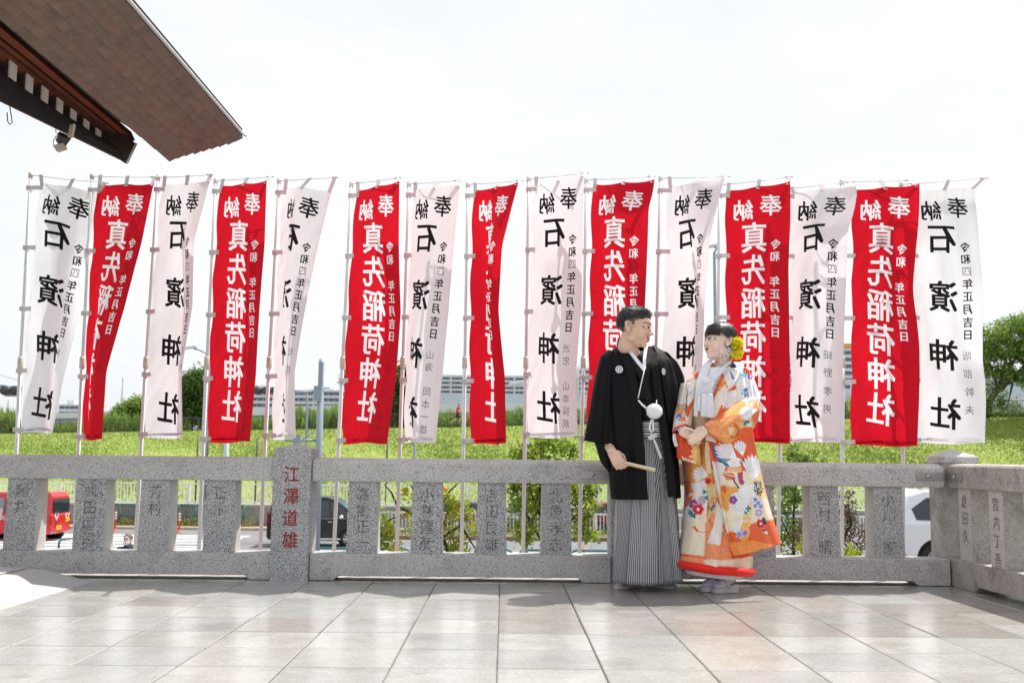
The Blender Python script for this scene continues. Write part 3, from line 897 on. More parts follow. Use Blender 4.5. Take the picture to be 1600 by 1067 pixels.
# red-brown beam: upper board and lower board with a groove
def board(la, lb, fa, fb, name, m_, dx=0.0, y1=6.2, th=.06, dz=0.0):
    b = MB(); rows = []
    for i in range(13):
        y = Y0+(y1-Y0)*i/12
        p, q = at(la, y), at(lb, y)
        a_, b_ = p.lerp(q, fa), p.lerp(q, fb)
        a_ = a_+Vector((dx, 0, dz)); b_ = b_+Vector((dx, 0, dz))
        rows.append([a_, b_, b_+Vector((-th*.5, 0, th)), a_+Vector((-th*.5, 0, th))])
    b.grid(rows, close=True); b.add(rows[0], [(0, 1, 2, 3)]); b.add(rows[-1], [(0, 1, 2, 3)])
    return b.build(name, m_, roof)
board(LB1, LB2, 0.0, .30, 'beam_board', REDW, y1=6.28)
board(LB1, LB2, .34, 1.05, 'beam_board', REDW, dx=-.012, y1=6.26)
# rafters with white painted ends
LT = eline((172, 218), (22, 101), 6.12)       # top edge of the ends
LD = eline((166, 235), (14, 122), 6.12)
tips = [(25, 101), (50.5, 122), (74, 143), (97, 160.5), (118, 178), (138, 192), (156.5, 206.5), (174.5, 220.5)]
ty = []
for (px, py) in tips:
    lo, hi = 1.0, 6.6
    for _ in range(50):
        m_ = (lo+hi)/2
        if P(px, py, m_).x < LT[0].x: hi = m_
        else: lo = m_
    ty.append(m_)
0 and print('rafter depths', [round(t, 2) for t in ty])
st = (ty[-1]-ty[0])/7
ally = [ty[0]-st*k for k in range(12, 0, -1)]+ty
for y in ally:
    if y < Y0: continue
    a_ = at(LT, y); d_ = at(LD, y); hh = a_.z-d_.z if a_.z > d_.z else .09
    hh = max(hh, .085)
    wd = st*.42
    b = MB().box(a_.x-1.6, a_.x, y-wd, y, a_.z-hh, a_.z)
    b.v = [(p[0], p[1], p[2]+(a_.x-p[0])*.8) for p in b.v]
    b.build('rafter', DARKW, roof)
    MB().box(a_.x+.001, a_.x+.008, y-wd, y, a_.z-hh, a_.z).build('rafter_end', WTIP, roof)
# dark eave boarding above the rafters
b = MB(); rows = []
for i in range(13):
    y = Y0+(6.2-Y0)*i/12
    a_ = at(LT, y)
    rows.append([a_+Vector((.03, 0, .004)), a_+Vector((-1.7, 0, 1.364)), a_+Vector((-1.7, 0, 1.40)), a_+Vector((.03, 0, .03))])
b.grid(rows, close=True); b.add(rows[-1], [(0, 1, 2, 3)])
b.build('eave_board', DARKW, roof)
# slats below, running out to the corner rafter
LS0 = eline((168, 232), (0, 118), 6.15); LS1 = eline((197, 256), (0, 163), 6.1)
ns = 6
for k in range(ns):
    board(LS0, LS1, k/ns+.02, (k+.60)/ns, 'slat', SLATW, y1=6.1-.0*k, th=.02)
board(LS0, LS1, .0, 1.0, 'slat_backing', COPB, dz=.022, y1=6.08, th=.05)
# corner rafter with white end
c0 = P(203, 221, 6.2); c1 = P(211, 224, 6.2); c2 = P(196, 256, 6.12); c3 = P(191, 253, 6.12)
nrm = Vector((-.9, -.5, .0)).normalized()*1.2
b = MB(); q = [c0, c1, c2, c3]; b.add(q+[p+Vector((-.16, -.10, .16)) for p in q], [(0, 1, 2, 3), (7, 6, 5, 4), (0, 4, 5, 1), (1, 5, 6, 2), (2, 6, 7, 3), (3, 7, 4, 0)])
b.build('corner_rafter', DARKW, roof)
q2 = [c0, c1, c2, c3]; f = Vector((.008, .006, 0))
b = MB(); b.add([p+f*.3 for p in q2]+[p+f*1.6 for p in q2], [(0, 1, 2, 3), (7, 6, 5, 4), (0, 4, 5, 1), (1, 5, 6, 2), (2, 6, 7, 3), (3, 7, 4, 0)])
b.build('corner_rafter_end', WTIP, roof)
e0 = P(176, 214, 6.16); e1 = P(209, 218, 6.18); e2 = P(196, 254, 6.08); e3 = P(166, 238, 6.05)
b = MB(); q = [e0, e1, e2, e3]; b.add(q+[p+Vector((-.20, -.10, .20)) for p in q], [(0, 1, 2, 3), (7, 6, 5, 4), (0, 4, 5, 1), (1, 5, 6, 2), (2, 6, 7, 3), (3, 7, 4, 0)])
b.build('corner_block', DARKW, roof)

# spotlight and loose wires under the eave
lp = P(98, 218, 5.2)
spot = thing('spotlight', 'small spotlight with dark round head clamped under the eave slats', 'light', tuple(lp))
BEI = mat('beige_plastic', (0.42, 0.36, 0.26), 0.5); BLK = mat('black_plastic', (0.02, 0.02, 0.025), 0.4)
MB().obox((.045, 0, .045), (.012, 0, .004), (0, .012, 0), (.004, 0, .035)).build('clamp', BEI, spot, bevel=.002)
R_ = Matrix.Rotation(radians(35), 4, 'Y') @ Matrix.Rotation(radians(20), 4, 'X')
h_ = MB().lathe([(.018, -.03), (.030, -.02), (.032, .0), (.036, .02), (.033, .024), (.004, .018)], 18)
h_.v = [tuple(R_ @ Vector(p)) for p in h_.v]
h_.build('lamp_head', BLK, spot, smooth=True)
MB().obox((-.008, 0, -.045), (.024, 0, .008), (0, .018, 0), (-.006, 0, .016)).build('housing', BEI, spot, bevel=.003)
MB().tube([(-.035, 0, .02), (-.05, 0, -.01), (-.045, 0, -.045), (-.02, 0, -.06), (.0, 0, -.05)], .0022, 6).build('cable', BLK, spot, smooth=True)
wp = P(15, 150, 4.95)
wr = [P(x, y, 4.95)-wp for x, y in ((24, 156), (17, 158), (15, 166), (16, 172), (18, 184), (19, 192), (15, 195), (12, 190), (11, 176))]
MB().tube(wr, .0028, 6).build('hanging_wire', BLK, None, smooth=True, label='dark bent wire hanging from the underside of the eave at the left', cat='wire', loc=tuple(wp))
wp = P(90, 195, 5.15)
wr = [P(x, y, 5.15)-wp for x, y in ((101, 196), (97, 203), (90, 210), (87, 206), (88, 198), (91, 192))]
MB().tube(wr, .0022, 6).build('hanging_wire', BLK, None, smooth=True, label='short dark wire loop beside the spotlight under the eave', cat='wire', loc=tuple(wp))
# ================================================================== land behind the terrace
ROADZ = -2.6
ASPH = mat('asphalt', (0.17, 0.17, 0.18), 0.9, noise=[(0.15, 0.12), (6, 0.1)], wear=(0.4, (0.24, 0.235, 0.23), 0.5, 0.7), bump=(40, 0.15, 0.005))
PAINT = mat('road_paint', (0.74, 0.74, 0.74), 0.7, noise=(2.5, 0.06), wear=(3, (0.45, 0.45, 0.45), 0.62, 0.75))
PAVE2 = mat('footpath_paving', (0.38, 0.33, 0.27), 0.9, noise=[(1, 0.1), (8, 0.1)])
KERB = mat('kerb_concrete', (0.40, 0.39, 0.37), 0.9, noise=(2, 0.12))
TACT = mat('tactile_yellow', (0.55, 0.36, 0.12), 0.8, noise=(5, 0.1))
CONC = mat('levee_wall_concrete', (0.27, 0.265, 0.255), 0.9, noise=[(0.5, 0.15), (5, 0.12)], wear=(0.9, (0.15, 0.15, 0.145), 0.52, 0.7))
RAILW = mat('white_painted_rail', (0.78, 0.79, 0.80), 0.5, noise=(3, 0.04))
TEAL = mat('teal_painted_pipe', (0.02, 0.15, 0.15), 0.45, noise=(4, 0.1))
SOIL = mat('dry_soil', (0.20, 0.15, 0.10), 1.0, noise=(3, 0.3))

g = MB()
g.add([(-1500, -200, ROADZ), (1500, -200, ROADZ), (1500, 2000, ROADZ), (-1500, 2000, ROADZ)], [(0, 1, 2, 3)])
gm = mat('far_ground', (0.16, 0.18, 0.13), 1.0, noise=(0.05, 0.2))
g.build('ground', gm, None, kind='structure')
rd = MB().box(-120, 120, 10.0, 45.6, ROADZ-.3, ROADZ+.006)
rd.build('road', ASPH, None, kind='structure')
# footway this side and the strip on the far side, kerbs
MB().box(-120, 120, 7.0, 10.0, ROADZ-.3, ROADZ+.13).build('footpath', PAVE2, None, kind='structure')
MB().box(-120, 120, 45.6, 46.9, ROADZ-.3, ROADZ+.12).build('kerb', KERB, None, kind='structure')
MB().box(-70, -10.5, 45.75, 46.15, ROADZ+.10, ROADZ+.126).build('tactile_strip', TACT, None, kind='structure')
# painted crossings
cw = thing('crosswalk', 'white striped pedestrian crossing on the road behind the left fence section', 'crosswalk', (0, 0, ROADZ+.006))
cw['kind'] = 'structure'
for k in range(7):
    y = 34.9+k*1.18
    MB().box(-21.5, -10.6, y, y+.58, .004, .010).build('stripe', PAINT, cw)
for k in range(6):
    MB().box(-31, -22.6, 36.5+k*1.18, 37.08+k*1.18, .004, .010).build('stripe', PAINT, cw)
cw2 = thing('crosswalk', 'white painted road markings seen under the shrubs in the middle', 'road marking', (0, 0, ROADZ+.006))
cw2['kind'] = 'structure'
for k in range(3):
    MB().box(-8.4, 5.5, 33.2+k*1.25, 33.85+k*1.25, .004, .010).build('stripe', PAINT, cw2)
MB().box(-7.6, 4.6, 30.3, 31.6, .004, .010).build('stripe', PAINT, cw2)

# levee: grass slope
def lev_foot(x): return 50.0
def crest(px):
    Yc = interp(px, [-700, 50, 700, 1300, 2300], [96, 86, 76, 67, 58])
    e = interp(px, [-700, 50, 700, 1300, 2300], [10, 28.5, 44.5, 64, 84])
    x = (px-790)/1556*Yc
    return Vector((x, Yc, .8+e*Yc/1556))
GRA = [mat('levee_grass_%s' % k, c, 0.8, spec=0.15, noise=[(.5, 0.10), (4, .10)]) for k, c in (('a', (0.265, 0.34, 0.08)), ('b', (0.30, 0.37, 0.10)), ('c', (0.235, 0.31, 0.07)))]
LEVG = mat('levee_turf', (0.25, 0.32, 0.075), 0.9, spec=0.1, noise=[(.25, 0.12), (1.4, 0.12), (9, 0.12)], wear=[(0.22, (0.30, 0.31, 0.09), 0.54, 0.72), (0.5, (0.18, 0.26, 0.06), 0.56, 0.74)])
pxs = list(range(-1600, 3000, 50))
rows = []
for px in pxs:
    c = crest(px); r = []
    f = Vector((c.x*50/c.y*1.0, 47.45, -1.62))
    f2 = Vector((f.x, 50, -1.60))
    r = [f, f2]
    for t in (.12, .3, .5, .7, .85, .95, 1.0):
        p = f2.lerp(c, t); p.z += .10*sin(px*.02+t*5)*(1-t)+ .25*sin(pi*t)*.3
        r.append(p)
    r += [c+Vector((0, 1.2, .06)), c+Vector((0, 6, .06)), c+Vector((0, 20, -1.0)), c+Vector((0, 40, -6.5))]
    rows.append(r)
lv = MB(); lv.grid(rows)
levee = lv.build('levee', LEVG, None, kind='structure', smooth=True)
levee['label'] = 'long grass covered river levee behind the road'
# grass tufts on the slope
def tufts(n):
    t = rng.uniform(0, 1, n)**0.8; q = rng.uniform(-250, 1900, n)
    cx = np.interp(q, pxs, [crest(p).x for p in pxs]); cy = np.interp(q, pxs, [crest(p).y for p in pxs]); cz = np.interp(q, pxs, [crest(p).z for p in pxs])
    fx = cx*50/cy; fy = np.full(n, 50.); fz = np.full(n, -1.6)
    X = fx+(cx-fx)*t; Y = fy+(cy-fy)*t; Z = fz+(cz-fz)*t+ .07*np.sin(pi*t)
    h = rng.uniform(.05, .15, n); w_ = rng.uniform(.02, .05, n); a = rng.uniform(0, pi, n)
    lean = rng.uniform(-.08, .08, (n, 2))
    V = np.zeros((n, 3, 3))
    V[:, 0] = np.stack([X-w_*np.cos(a), Y-w_*np.sin(a), Z-.03], 1)
    V[:, 1] = np.stack([X+w_*np.cos(a), Y+w_*np.sin(a), Z-.03], 1)
    V[:, 2] = np.stack([X+lean[:, 0], Y+lean[:, 1], Z+h], 1)
    F = np.arange(n*3).reshape(n, 3)
    patch = np.sin(X*.35+Y*.2)+np.sin(X*.11-Y*.31)+rng.normal(0, .35, n)
    mi = np.where(patch > .6, 1, np.where(patch < -.6, 2, 0))
    return npmesh('levee_grass', V.reshape(-1, 3), F, GRA, mi)
link('levee_grass', tufts(170000), None, label='short bright green grass covering the levee slope', cat='grass', kind='stuff')

# retaining wall at the foot of the levee, railing on it
WY = 47.0
lw = MB().box(-120, 120, WY, WY+.45, ROADZ-.3, -1.60)
levee_wall = lw.build('levee_wall', CONC, None, label='low grey concrete wall at the foot of the grassy levee', cat='wall')
MB().box(-120, 120, WY-.05, WY+.5, -1.60, -1.50).build('wall_cap', KERB, levee_wall)

def railing(name, label, x0, x1, Y, zb, h, sp=.155, postsp=2.0, bars_kind=True, group=None):
    T = thing(name, label, 'railing', (x0, Y, zb), group)
    L_ = x1-x0
    MB().box(0, L_, -.03, .03, h-.06, h).build('top_rail', RAILW, T)
    MB().box(0, L_, -.025, .025, .06, .12).build('lower_rail', RAILW, T)
    pmesh = MB().box(-.05, .05, -.045, .045, 0, h-.0).mesh('post', RAILW)
    k = 0; x = .3
    while x < L_:
        link('post', pmesh, T, loc=(x, .05, 0)); x += postsp
    bmesh_ = MB().box(-.02, .02, -.014, .014, .12, h-.06).mesh('bar', RAILW)
    n = int(L_/sp)
    if n <= 290:
        for i in range(n): link('bar', bmesh_, T, loc=(i*sp, 0, 0))
    else:
        mid = n//2
        rest = MB()
        for i in range(n):
            if abs(i-mid) < 145: link('bar', bmesh_, T, loc=(i*sp, 0, 0))
            else: rest.box(i*sp-.02, i*sp+.02, -.014, .014, .12, h-.06)
        rest.build('far_bars', RAILW, T, kind='stuff')
    return T
railing('railing', 'white metal railing on top of the concrete wall below the levee, left half', -27, -2.0, WY+.1, -1.50, .96)
railing('railing', 'white metal railing on top of the concrete wall below the levee, right half', -1.9, 24, WY+.1, -1.50, .96)
railing('railing', 'lower white railing beside the road behind the middle shrubs', -6.3, 20, 43.6, ROADZ, 1.02, sp=.15)
# orange sign of a far edge: low orange strip behind the white railing at the left
MB().box(-70, -26, 45.0, 45.12, ROADZ+.12, ROADZ+.62).build('orange_guard_strip', mat('orange_strip', (0.62, 0.22, 0.05), 0.7), None, label='low orange strip along the far kerb behind the red van', cat='barrier')

# teal pipe railings by the far kerb
def teal_rail(name, label, x0, x1, Y, zb, h, n, grp=None, rz=0):
    T = thing(name, label, 'pipe barrier', (x0, Y, zb), grp, rz)
    L_ = x1-x0
    for k in range(2): MB().tube([(0, 0, h*(.5+.5*k)), (L_, 0, h*(.5+.5*k))], .035, 8).build('rail', TEAL, T, smooth=True)
    for k in range(n+1): MB().tube([(L_*k/n, 0, 0), (L_*k/n, 0, h)], .04, 8).build('post', TEAL, T, smooth=True)
    return T
a = P(150, 800, 45.8).x; b_ = P(262, 800, 45.8).x; c = P(375, 800, 45.8).x
teal_rail('pipe_barrier', 'teal pipe barrier at the far kerb between the first two orange posts', a, b_, 46.5, ROADZ+.12, .95, 4)
teal_rail('pipe_barrier', 'teal pipe barrier at the far kerb right of the second orange post', b_+.3, c, 46.5, ROADZ+.12, .95, 4)
# rounded teal guard pipes at the near kerb
def u_barrier(label, xa, xb, Y, group=None, rz=0.0, zt=None):
    T = thing('pipe_barrier', label, 'pipe barrier', (xa, Y, ROADZ), group, rz)
    L_ = xb-xa; h = .86; r = .14
    pts = [(0, 0, 0), (0, 0, h-r)]+[(r-r*cos(t), 0, h-r+r*sin(t)) for t in (.4, .8, 1.2, 1.57)]+[(L_-r+r*sin(t), 0, h-r+r*cos(t)) for t in (0, .4, .8, 1.2, 1.57)]+[(L_, 0, 0)]
    MB().tube(pts, .034, 8).build('bent_pipe', TEAL, T, smooth=True)
    MB().tube([(.02, 0, .42), (L_-.02, 0, .42)], .028, 8).build('crossbar', TEAL, T, smooth=True)
    return T
for k, (p0, p1, lb) in enumerate([(494, 548, 'rounded teal pipe barrier in front of the black van wheel'), (556, 640, 'rounded teal pipe barrier under the left citrus branches'),
                                  (650, 735, 'rounded teal pipe barrier between the fourth and third balusters from the groom'), (741, 800, 'rounded teal pipe barrier left of the bushy shrub trunk'),
                                  (812, 880, 'rounded teal pipe barrier behind the bushy shrub'), (893, 985, 'rounded teal pipe barrier just left of the groom')]):
    u_barrier(lb, P(p0, 850, 28).x, P(p1, 850, 28).x, 28, 'teal barriers along the near kerb')
u_barrier('small teal pipe barrier beside the rear of the red van', P(92, 850, 30).x, P(92, 850, 30).x+1.5, 30, 'teal barriers along the near kerb', rz=radians(62))
# orange flexible posts
ORG = mat('orange_plastic', (0.75, 0.13, 0.02), 0.5); REFL = mat('reflective_band', (0.80, 0.74, 0.70), 0.4)
def delineator(label, px, Y, grp='orange lane posts by the crossing'):
    T = thing('lane_post', label, 'lane post', (P(px, 820, Y).x, Y, ROADZ+.006), grp)
    MB().lathe([(.14, 0), (.14, .03), (.06, .07), (.05, .10)], 14).build('base', ORG, T, smooth=True)
    MB().lathe([(.045, .10), (.045, .82), (.035, .86), (.001, .87)], 12).build('tube', ORG, T, smooth=True)
    for z in (.52, .64, .76): MB().lathe([(.048, z), (.048, z+.06)], 12).build('band', REFL, T, smooth=True)
delineator('orange flexible post right of the second baluster from the left', 180, 44.5)
delineator('orange flexible post right of the third baluster from the left', 280, 44.0)
delineator('small orange flexible post just left of the groom', 913, 29.2, 'orange lane posts by the crossing')

# ------------------------------------------------------------------ vegetation
def leafset(cent, per, spread, size, aspect=.5, flat=0.0, seed=0):
    """cent (n,3) clump centres; per leaves about each; returns V,F arrays of diamond leaves"""
    r = np.random.default_rng(seed)
    n = len(cent)*per
    c = np.repeat(np.asarray(cent, float), per, 0)+r.normal(0, 1, (n, 3))*np.asarray(spread)
    d = r.normal(0, 1, (n, 3)); d[:, 2] *= (1-flat); d /= np.linalg.norm(d, axis=1)[:, None]
    e = np.cross(d, r.normal(0, 1, (n, 3))); e /= np.linalg.norm(e, axis=1)[:, None]
    L = (size*r.uniform(.6, 1.3, n))[:, None]; W = L*aspect
    nrm = np.cross(d, e)
    V = np.stack([c-d*L*.5, c+e*W*.5-nrm*W*.12, c+d*L*.5, c-e*W*.5-nrm*W*.12], 1).reshape(-1, 3)
    F = np.arange(n*4).reshape(n, 4)
    return V, F
def crown_centres(n, ells, seed, shell=.55):
    r = np.random.default_rng(seed); out_ = []
    tot = sum(e[1][0]*e[1][1]*e[1][2] for e in ells)
    for (c, rad) in ells:
        k = max(3, int(n*rad[0]*rad[1]*rad[2]/tot))
        d = r.normal(0, 1, (k, 3)); d /= np.linalg.norm(d, axis=1)[:, None]
        rr = (shell+(1-shell)*r.uniform(0, 1, k))**1.0
        rr *= 1+.12*np.sin(d[:, 0]*7+c[0])*np.cos(d[:, 2]*6)
        out_.append(np.asarray(c)+d*rr[:, None]*np.asarray(rad))
    return np.concatenate(out_)
def leafmat(name, c, tr=.35):
    return mat(name, c, 0.55, spec=0.35, noise=(2.0, 0.25), translucent=tr)
LF_D = [leafmat('leaf_dark_a', (0.058, 0.111, 0.029)), leafmat('leaf_dark_b', (0.085, 0.156, 0.039)), leafmat('leaf_dark_c', (0.117, 0.195, 0.046))]
LF_L = [leafmat('leaf_light_a', (0.130, 0.227, 0.046)), leafmat('leaf_light_b', (0.195, 0.299, 0.058)), leafmat('leaf_light_c', (0.260, 0.364, 0.072))]
LF_Y = [leafmat('leaf_lime_a', (0.208, 0.325, 0.039), .45), leafmat('leaf_lime_b', (0.375, 0.450, 0.044), .5), leafmat('leaf_lime_c', (0.135, 0.240, 0.030), .4)]
LF_R = [leafmat('leaf_russet_a', (0.14, 0.085, 0.05)), leafmat('leaf_russet_b', (0.20, 0.10, 0.075)), leafmat('leaf_russet_c', (0.12, 0.13, 0.045))]
BARK = mat('bark', (0.085, 0.065, 0.05), 0.9, noise=(12, 0.3), bump=(40, 0.5, 0.01))
BARKD = mat('dark_twig_bark', (0.03, 0.026, 0.022), 0.85, noise=(15, 0.3))
def make_tree(name, label, cat, base, trunk, ells, n, per, spread, size, mats, seed, group=None, limbs=None, aspect=.5, r0=.12):
    T = thing(name, label, cat, tuple(base), group)
    tb = MB()
    rs = np.linspace(r0, r0*.35, len(trunk))
    MB().tube(trunk, list(rs), 9).build('trunk', BARK, T, smooth=True)
    top = Vector(trunk[-1]); rr = random.Random(seed)
    for (c, rad) in (ells if limbs is None else ells[:limbs]):
        st_ = Vector(trunk[rr.randint(max(1, len(trunk)-3), len(trunk)-1)])
        e = Vector(c); md = st_.lerp(e, .5)+Vector((rr.uniform(-.1, .1), rr.uniform(-.1, .1), .08))*rad[0]
        MB().tube([st_, md, e], [r0*.4, r0*.28, r0*.1], 7).build('branch', BARK, T, smooth=True)
    cc = crown_centres(n, ells, seed)
    V, F = leafset(cc, per, spread, size, aspect, .3, seed)
    r = np.random.default_rng(seed+5)
    cm = r.integers(0, 3, len(cc)); hi_ = cc[:, 2] > np.percentile(cc[:, 2], 60)
    cm = np.where(hi_ & (r.uniform(0, 1, len(cc)) < .5), 2, cm)
    link('crown', npmesh('crown', V, F, mats, np.repeat(cm, per)), T)
    return T
def gz(px): c = crest(px); return c
# crest trees (each sized by what the photograph shows)
def px_ell(Y, cx, cy, rx, ry, base, dy=1.0):
    c = P(cx, cy, Y); k = Y/1556
    return (tuple(c-Vector(base)), (rx*k, rx*k*dy, ry*k))
def crest_tree(name, label, Y, pxb, pyb, trunkpx, blobs, n, per, size, mats, seed, grp='trees on the levee', r0=.14):
    base = P(pxb, pyb, Y)
    tr = [tuple(P(x, y, Y)-base) for x, y in trunkpx]
    el = [px_ell(Y, x, y, rx, ry, base) for x, y, rx, ry in blobs]
    return make_tree(name, label, 'tree', base, tr, el, n, per, (size*.9,)*3, size, mats, seed, grp, r0=r0)
crest_tree('broadleaf_tree', 'dark green round tree on the levee between the third and fourth banners', 92, 300, 672, [(300, 676), (300, 650), (303, 625)],
           [(300, 612, 26, 32), (315, 600, 20, 24), (284, 632, 20, 26), (322, 640, 22, 28), (300, 645, 26, 18), (330, 615, 16, 24)], 900, 16, .32, LF_D, 11)
crest_tree('broadleaf_tree', 'dark tree on the levee showing beside the red banner right of the stone post', 84, 632, 664, [(626, 668), (624, 640), (620, 610)],
           [(622, 592, 20, 22), (640, 612, 22, 26), (618, 632, 22, 24), (600, 612, 16, 24), (646, 640, 18, 20), (586, 600, 26, 26), (560, 590, 24, 20)], 900, 16, .30, LF_D, 12)
crest_tree('broadleaf_tree', 'large spreading pale green tree at the right edge of the levee', 64, 1570, 655, [(1540, 652), (1546, 628), (1560, 605), (1585, 585), (1610, 570)],
           [(1548, 525, 34, 16), (1585, 510, 32, 15), (1618, 508, 36, 20), (1536, 553, 28, 16), (1575, 545, 36, 18), (1620, 548, 40, 24), (1528, 578, 20, 12), (1562, 582, 26, 12), (1610, 590, 30, 18),
            (1552, 612, 18, 13), (1538, 632, 18, 13), (1575, 632, 16, 12), (1660, 530, 40, 34), (1500, 560, 22, 14), (1518, 536, 22, 14)], 1500, 16, .21, LF_L, 13, r0=.26)
crest_tree('broadleaf_tree', 'low pale green tree on the levee between the second and third banners', 95, 205, 672, [(205, 676), (205, 655)],
           [(205, 645, 22, 20), (225, 640, 16, 18), (190, 655, 20, 14)], 500, 16, .30, LF_L, 14)
# reeds and hedge along the crest
def reeds(n, spec, seed):
    r = np.random.default_rng(seed); Vs = []; mi = []
    for (x0, x1, ytop, yb, dens, Y) in spec:
        k = int(n*dens*(x1-x0)/100)
        q = r.uniform(x0, x1, k); YY = Y+r.uniform(-2.5, 2.5, k)
        base = np.array([crest(p) for p in q])
        X = base[:, 0]/base[:, 1]*YY; z0 = base[:, 2]+.0
        H = (ytop_f(q, ytop)-0)
        zt = .8+(712-ytop+(q-800)*.0105)/1556*YY
        h = np.maximum(zt-z0, .4)*r.uniform(.55, 1.0, k)*(1+.12*np.sin(q*.35)+.1*np.sin(q*.11))
        w_ = r.uniform(.05, .13, k); a = r.uniform(0, pi, k); z1 = r.uniform(0, 1, k)*h*.75
        lx = r.normal(0, .25, k)
        V = np.zeros((k, 3, 3))
        V[:, 0] = np.stack([X-w_*np.cos(a), YY-w_*np.sin(a), z0+z1-.1], 1)
        V[:, 1] = np.stack([X+w_*np.cos(a), YY+w_*np.sin(a), z0+z1-.1], 1)
        V[:, 2] = np.stack([X+lx, YY, z0+np.minimum(z1+.9, h)], 1)
        Vs.append(V.reshape(-1, 3)); mi.append(r.integers(0, 3, k))
    V = np.concatenate(Vs); F = np.arange(len(V)).reshape(-1, 3)
    return npmesh('tall_reeds', V, F, [leafmat('reed_a', (0.24, 0.36, 0.08), .55), leafmat('reed_b', (0.30, 0.42, 0.11), .55), leafmat('reed_c', (0.19, 0.30, 0.07), .55)], np.concatenate(mi))
def ytop_f(q, y): return y
link('tall_reeds', reeds(2600, [(-60, 60, 634, 0, 1.0, 93), (60, 140, 655, 0, .5, 92), (160, 300, 640, 0, 1, 93), (385, 470, 648, 0, .8, 90), (455, 560, 632, 0, 1.1, 88), (560, 680, 640, 0, 1, 86),
                                 (680, 780, 640, 0, .8, 84), (770, 960, 634, 0, .9, 82), (960, 1110, 636, 0, .8, 80), (1100, 1300, 625, 0, .7, 78), (1290, 1420, 620, 0, .6, 75), (1500, 1700, 640, 0, .8, 73)], 5),
     None, label='tall bright green reeds growing behind the fence on the levee top', cat='reeds', kind='stuff')
# low clipped hedge in front of the path on the right part of the crest
hd = []
for q in np.arange(640, 1900, 1.2):
    c = crest(q); hd.append((c.x, c.y+1.0, c.z+.15))
V, F = leafset(np.array(hd), 26, (.15, .25, .13), .16, .5, 0, 9)
link('low_hedge', npmesh('low_hedge', V, F, LF_D, np.random.default_rng(2).integers(0, 3, len(F))), None, label='low dark hedge along the top of the levee', cat='hedge', kind='stuff')
# dark crest fence
FEN = mat('brown_steel_fence', (0.07, 0.06, 0.055), 0.6)
def crest_fence(label, q0, q1, back=2.0, col=FEN, h=1.15):
    c0 = crest(q0); T = thing('crest_fence', label, 'fence', tuple(c0))
    qs = np.linspace(q0, q1, 30)
    pts = [crest(q)+Vector((0, back, .05))-c0 for q in qs]
    for z in (h, .12):
        MB().tube([p+Vector((0, 0, z)) for p in pts], .03, 6).build('rail', col, T)
    L_ = (pts[-1]-pts[0]).length; n = min(280, int(L_/.16))
    bm_ = MB().box(-.011, .011, -.011, .011, .1, h).mesh('bar', col)
    pm2 = MB().box(-.04, .04, -.04, .04, -.3, h+.03).mesh('post', col)
    for i in range(n):
        t = i/(n-1); k = t*29; j = min(int(k), 28); p = pts[j].lerp(pts[j+1], k-j)
        link('bar' if i % 12 else 'post', bm_ if i % 12 else pm2, T, loc=p)
crest_fence('dark steel fence along the levee top at the left', -40, 350)
crest_fence('dark steel fence along the levee top left of the red-lettered post', 380, 660)
crest_fence('dark steel fence along the levee top in the middle', 670, 960, col=mat('grey_steel_fence', (0.14, 0.15, 0.145), 0.6))
crest_fence('brown steel fence under the spreading tree at the right', 1290, 1640, col=mat('warm_steel_fence', (0.16, 0.13, 0.11), 0.6))

# garden shrubs just beyond the terrace
def shrub(name, label, Y, base_px, twigs, clumps, per, size, mats, seed, twig_r=.012, sp=.6, zb=ROADZ):
    b0 = P(base_px, 860, Y); base = Vector((b0.x, Y, zb))
    T = thing(name, label, 'shrub', tuple(base), 'shrubs beyond the stone fence')
    for tw in twigs:
        pts = [P(x, y, Y+dy)-base for x, y, dy in tw]
        pts = [Vector((pts[0].x*.3, 0, 0.0))]+pts if tw[0][1] >= 855 else pts
        rs = list(np.linspace(twig_r*(2 if tw[0][1] >= 855 else 1), twig_r*.4, len(pts)))
        MB().tube(pts, rs, 7).build('stem', BARKD, T, smooth=True)
    cc = []; rr = random.Random(seed)
    for (x, y, r_, n) in clumps:
        for _ in range(n):
            a, d = rr.uniform(0, 2*pi), r_*sqrt(rr.uniform(0, 1))
            cc.append(tuple(P(x+d*cos(a), y+d*sin(a), Y+rr.uniform(-.5, .5)*r_*Y/1556*1.6)-base))
    V, F = leafset(np.array(cc), per, (size*sp,)*3, size, .42, .2, seed)
    r = np.random.default_rng(seed)
    link('foliage', npmesh('foliage', V, F, mats, np.repeat(r.integers(0, 3, len(cc)), per)), T)
    return T
shrub('citrus_shrub', 'bushy lime green shrub with dark stems behind the fence left of the groom', 9.5, 850,
      [[(850, 862, 0), (846, 800, 0), (842, 740, .1), (846, 695, 0)], [(858, 862, 0), (868, 800, .1), (880, 750, 0), (893, 700, 0)], [(846, 845, 0), (815, 790, 0), (800, 745, .1)], [(852, 850, 0), (890, 815, 0), (915, 790, 0), (930, 770, 0)],
       [(850, 820, 0), (830, 770, -.1), (822, 715, 0)]],
      [(846, 695, 16, 14), (822, 712, 14, 10), (876, 698, 14, 12), (898, 705, 10, 6), (805, 705, 8, 4), (835, 730, 18, 14), (870, 728, 18, 12), (812, 745, 16, 12), (850, 765, 22, 20), (885, 762, 18, 14), (815, 785, 20, 16),
       (845, 800, 20, 18), (876, 800, 18, 14), (910, 775, 18, 12), (918, 800, 16, 12), (905, 830, 15, 9), (820, 830, 18, 14), (858, 838, 20, 14), (928, 765, 12, 6), (800, 760, 12, 8), (930, 830, 10, 5)], 15, .062, LF_Y, 31)
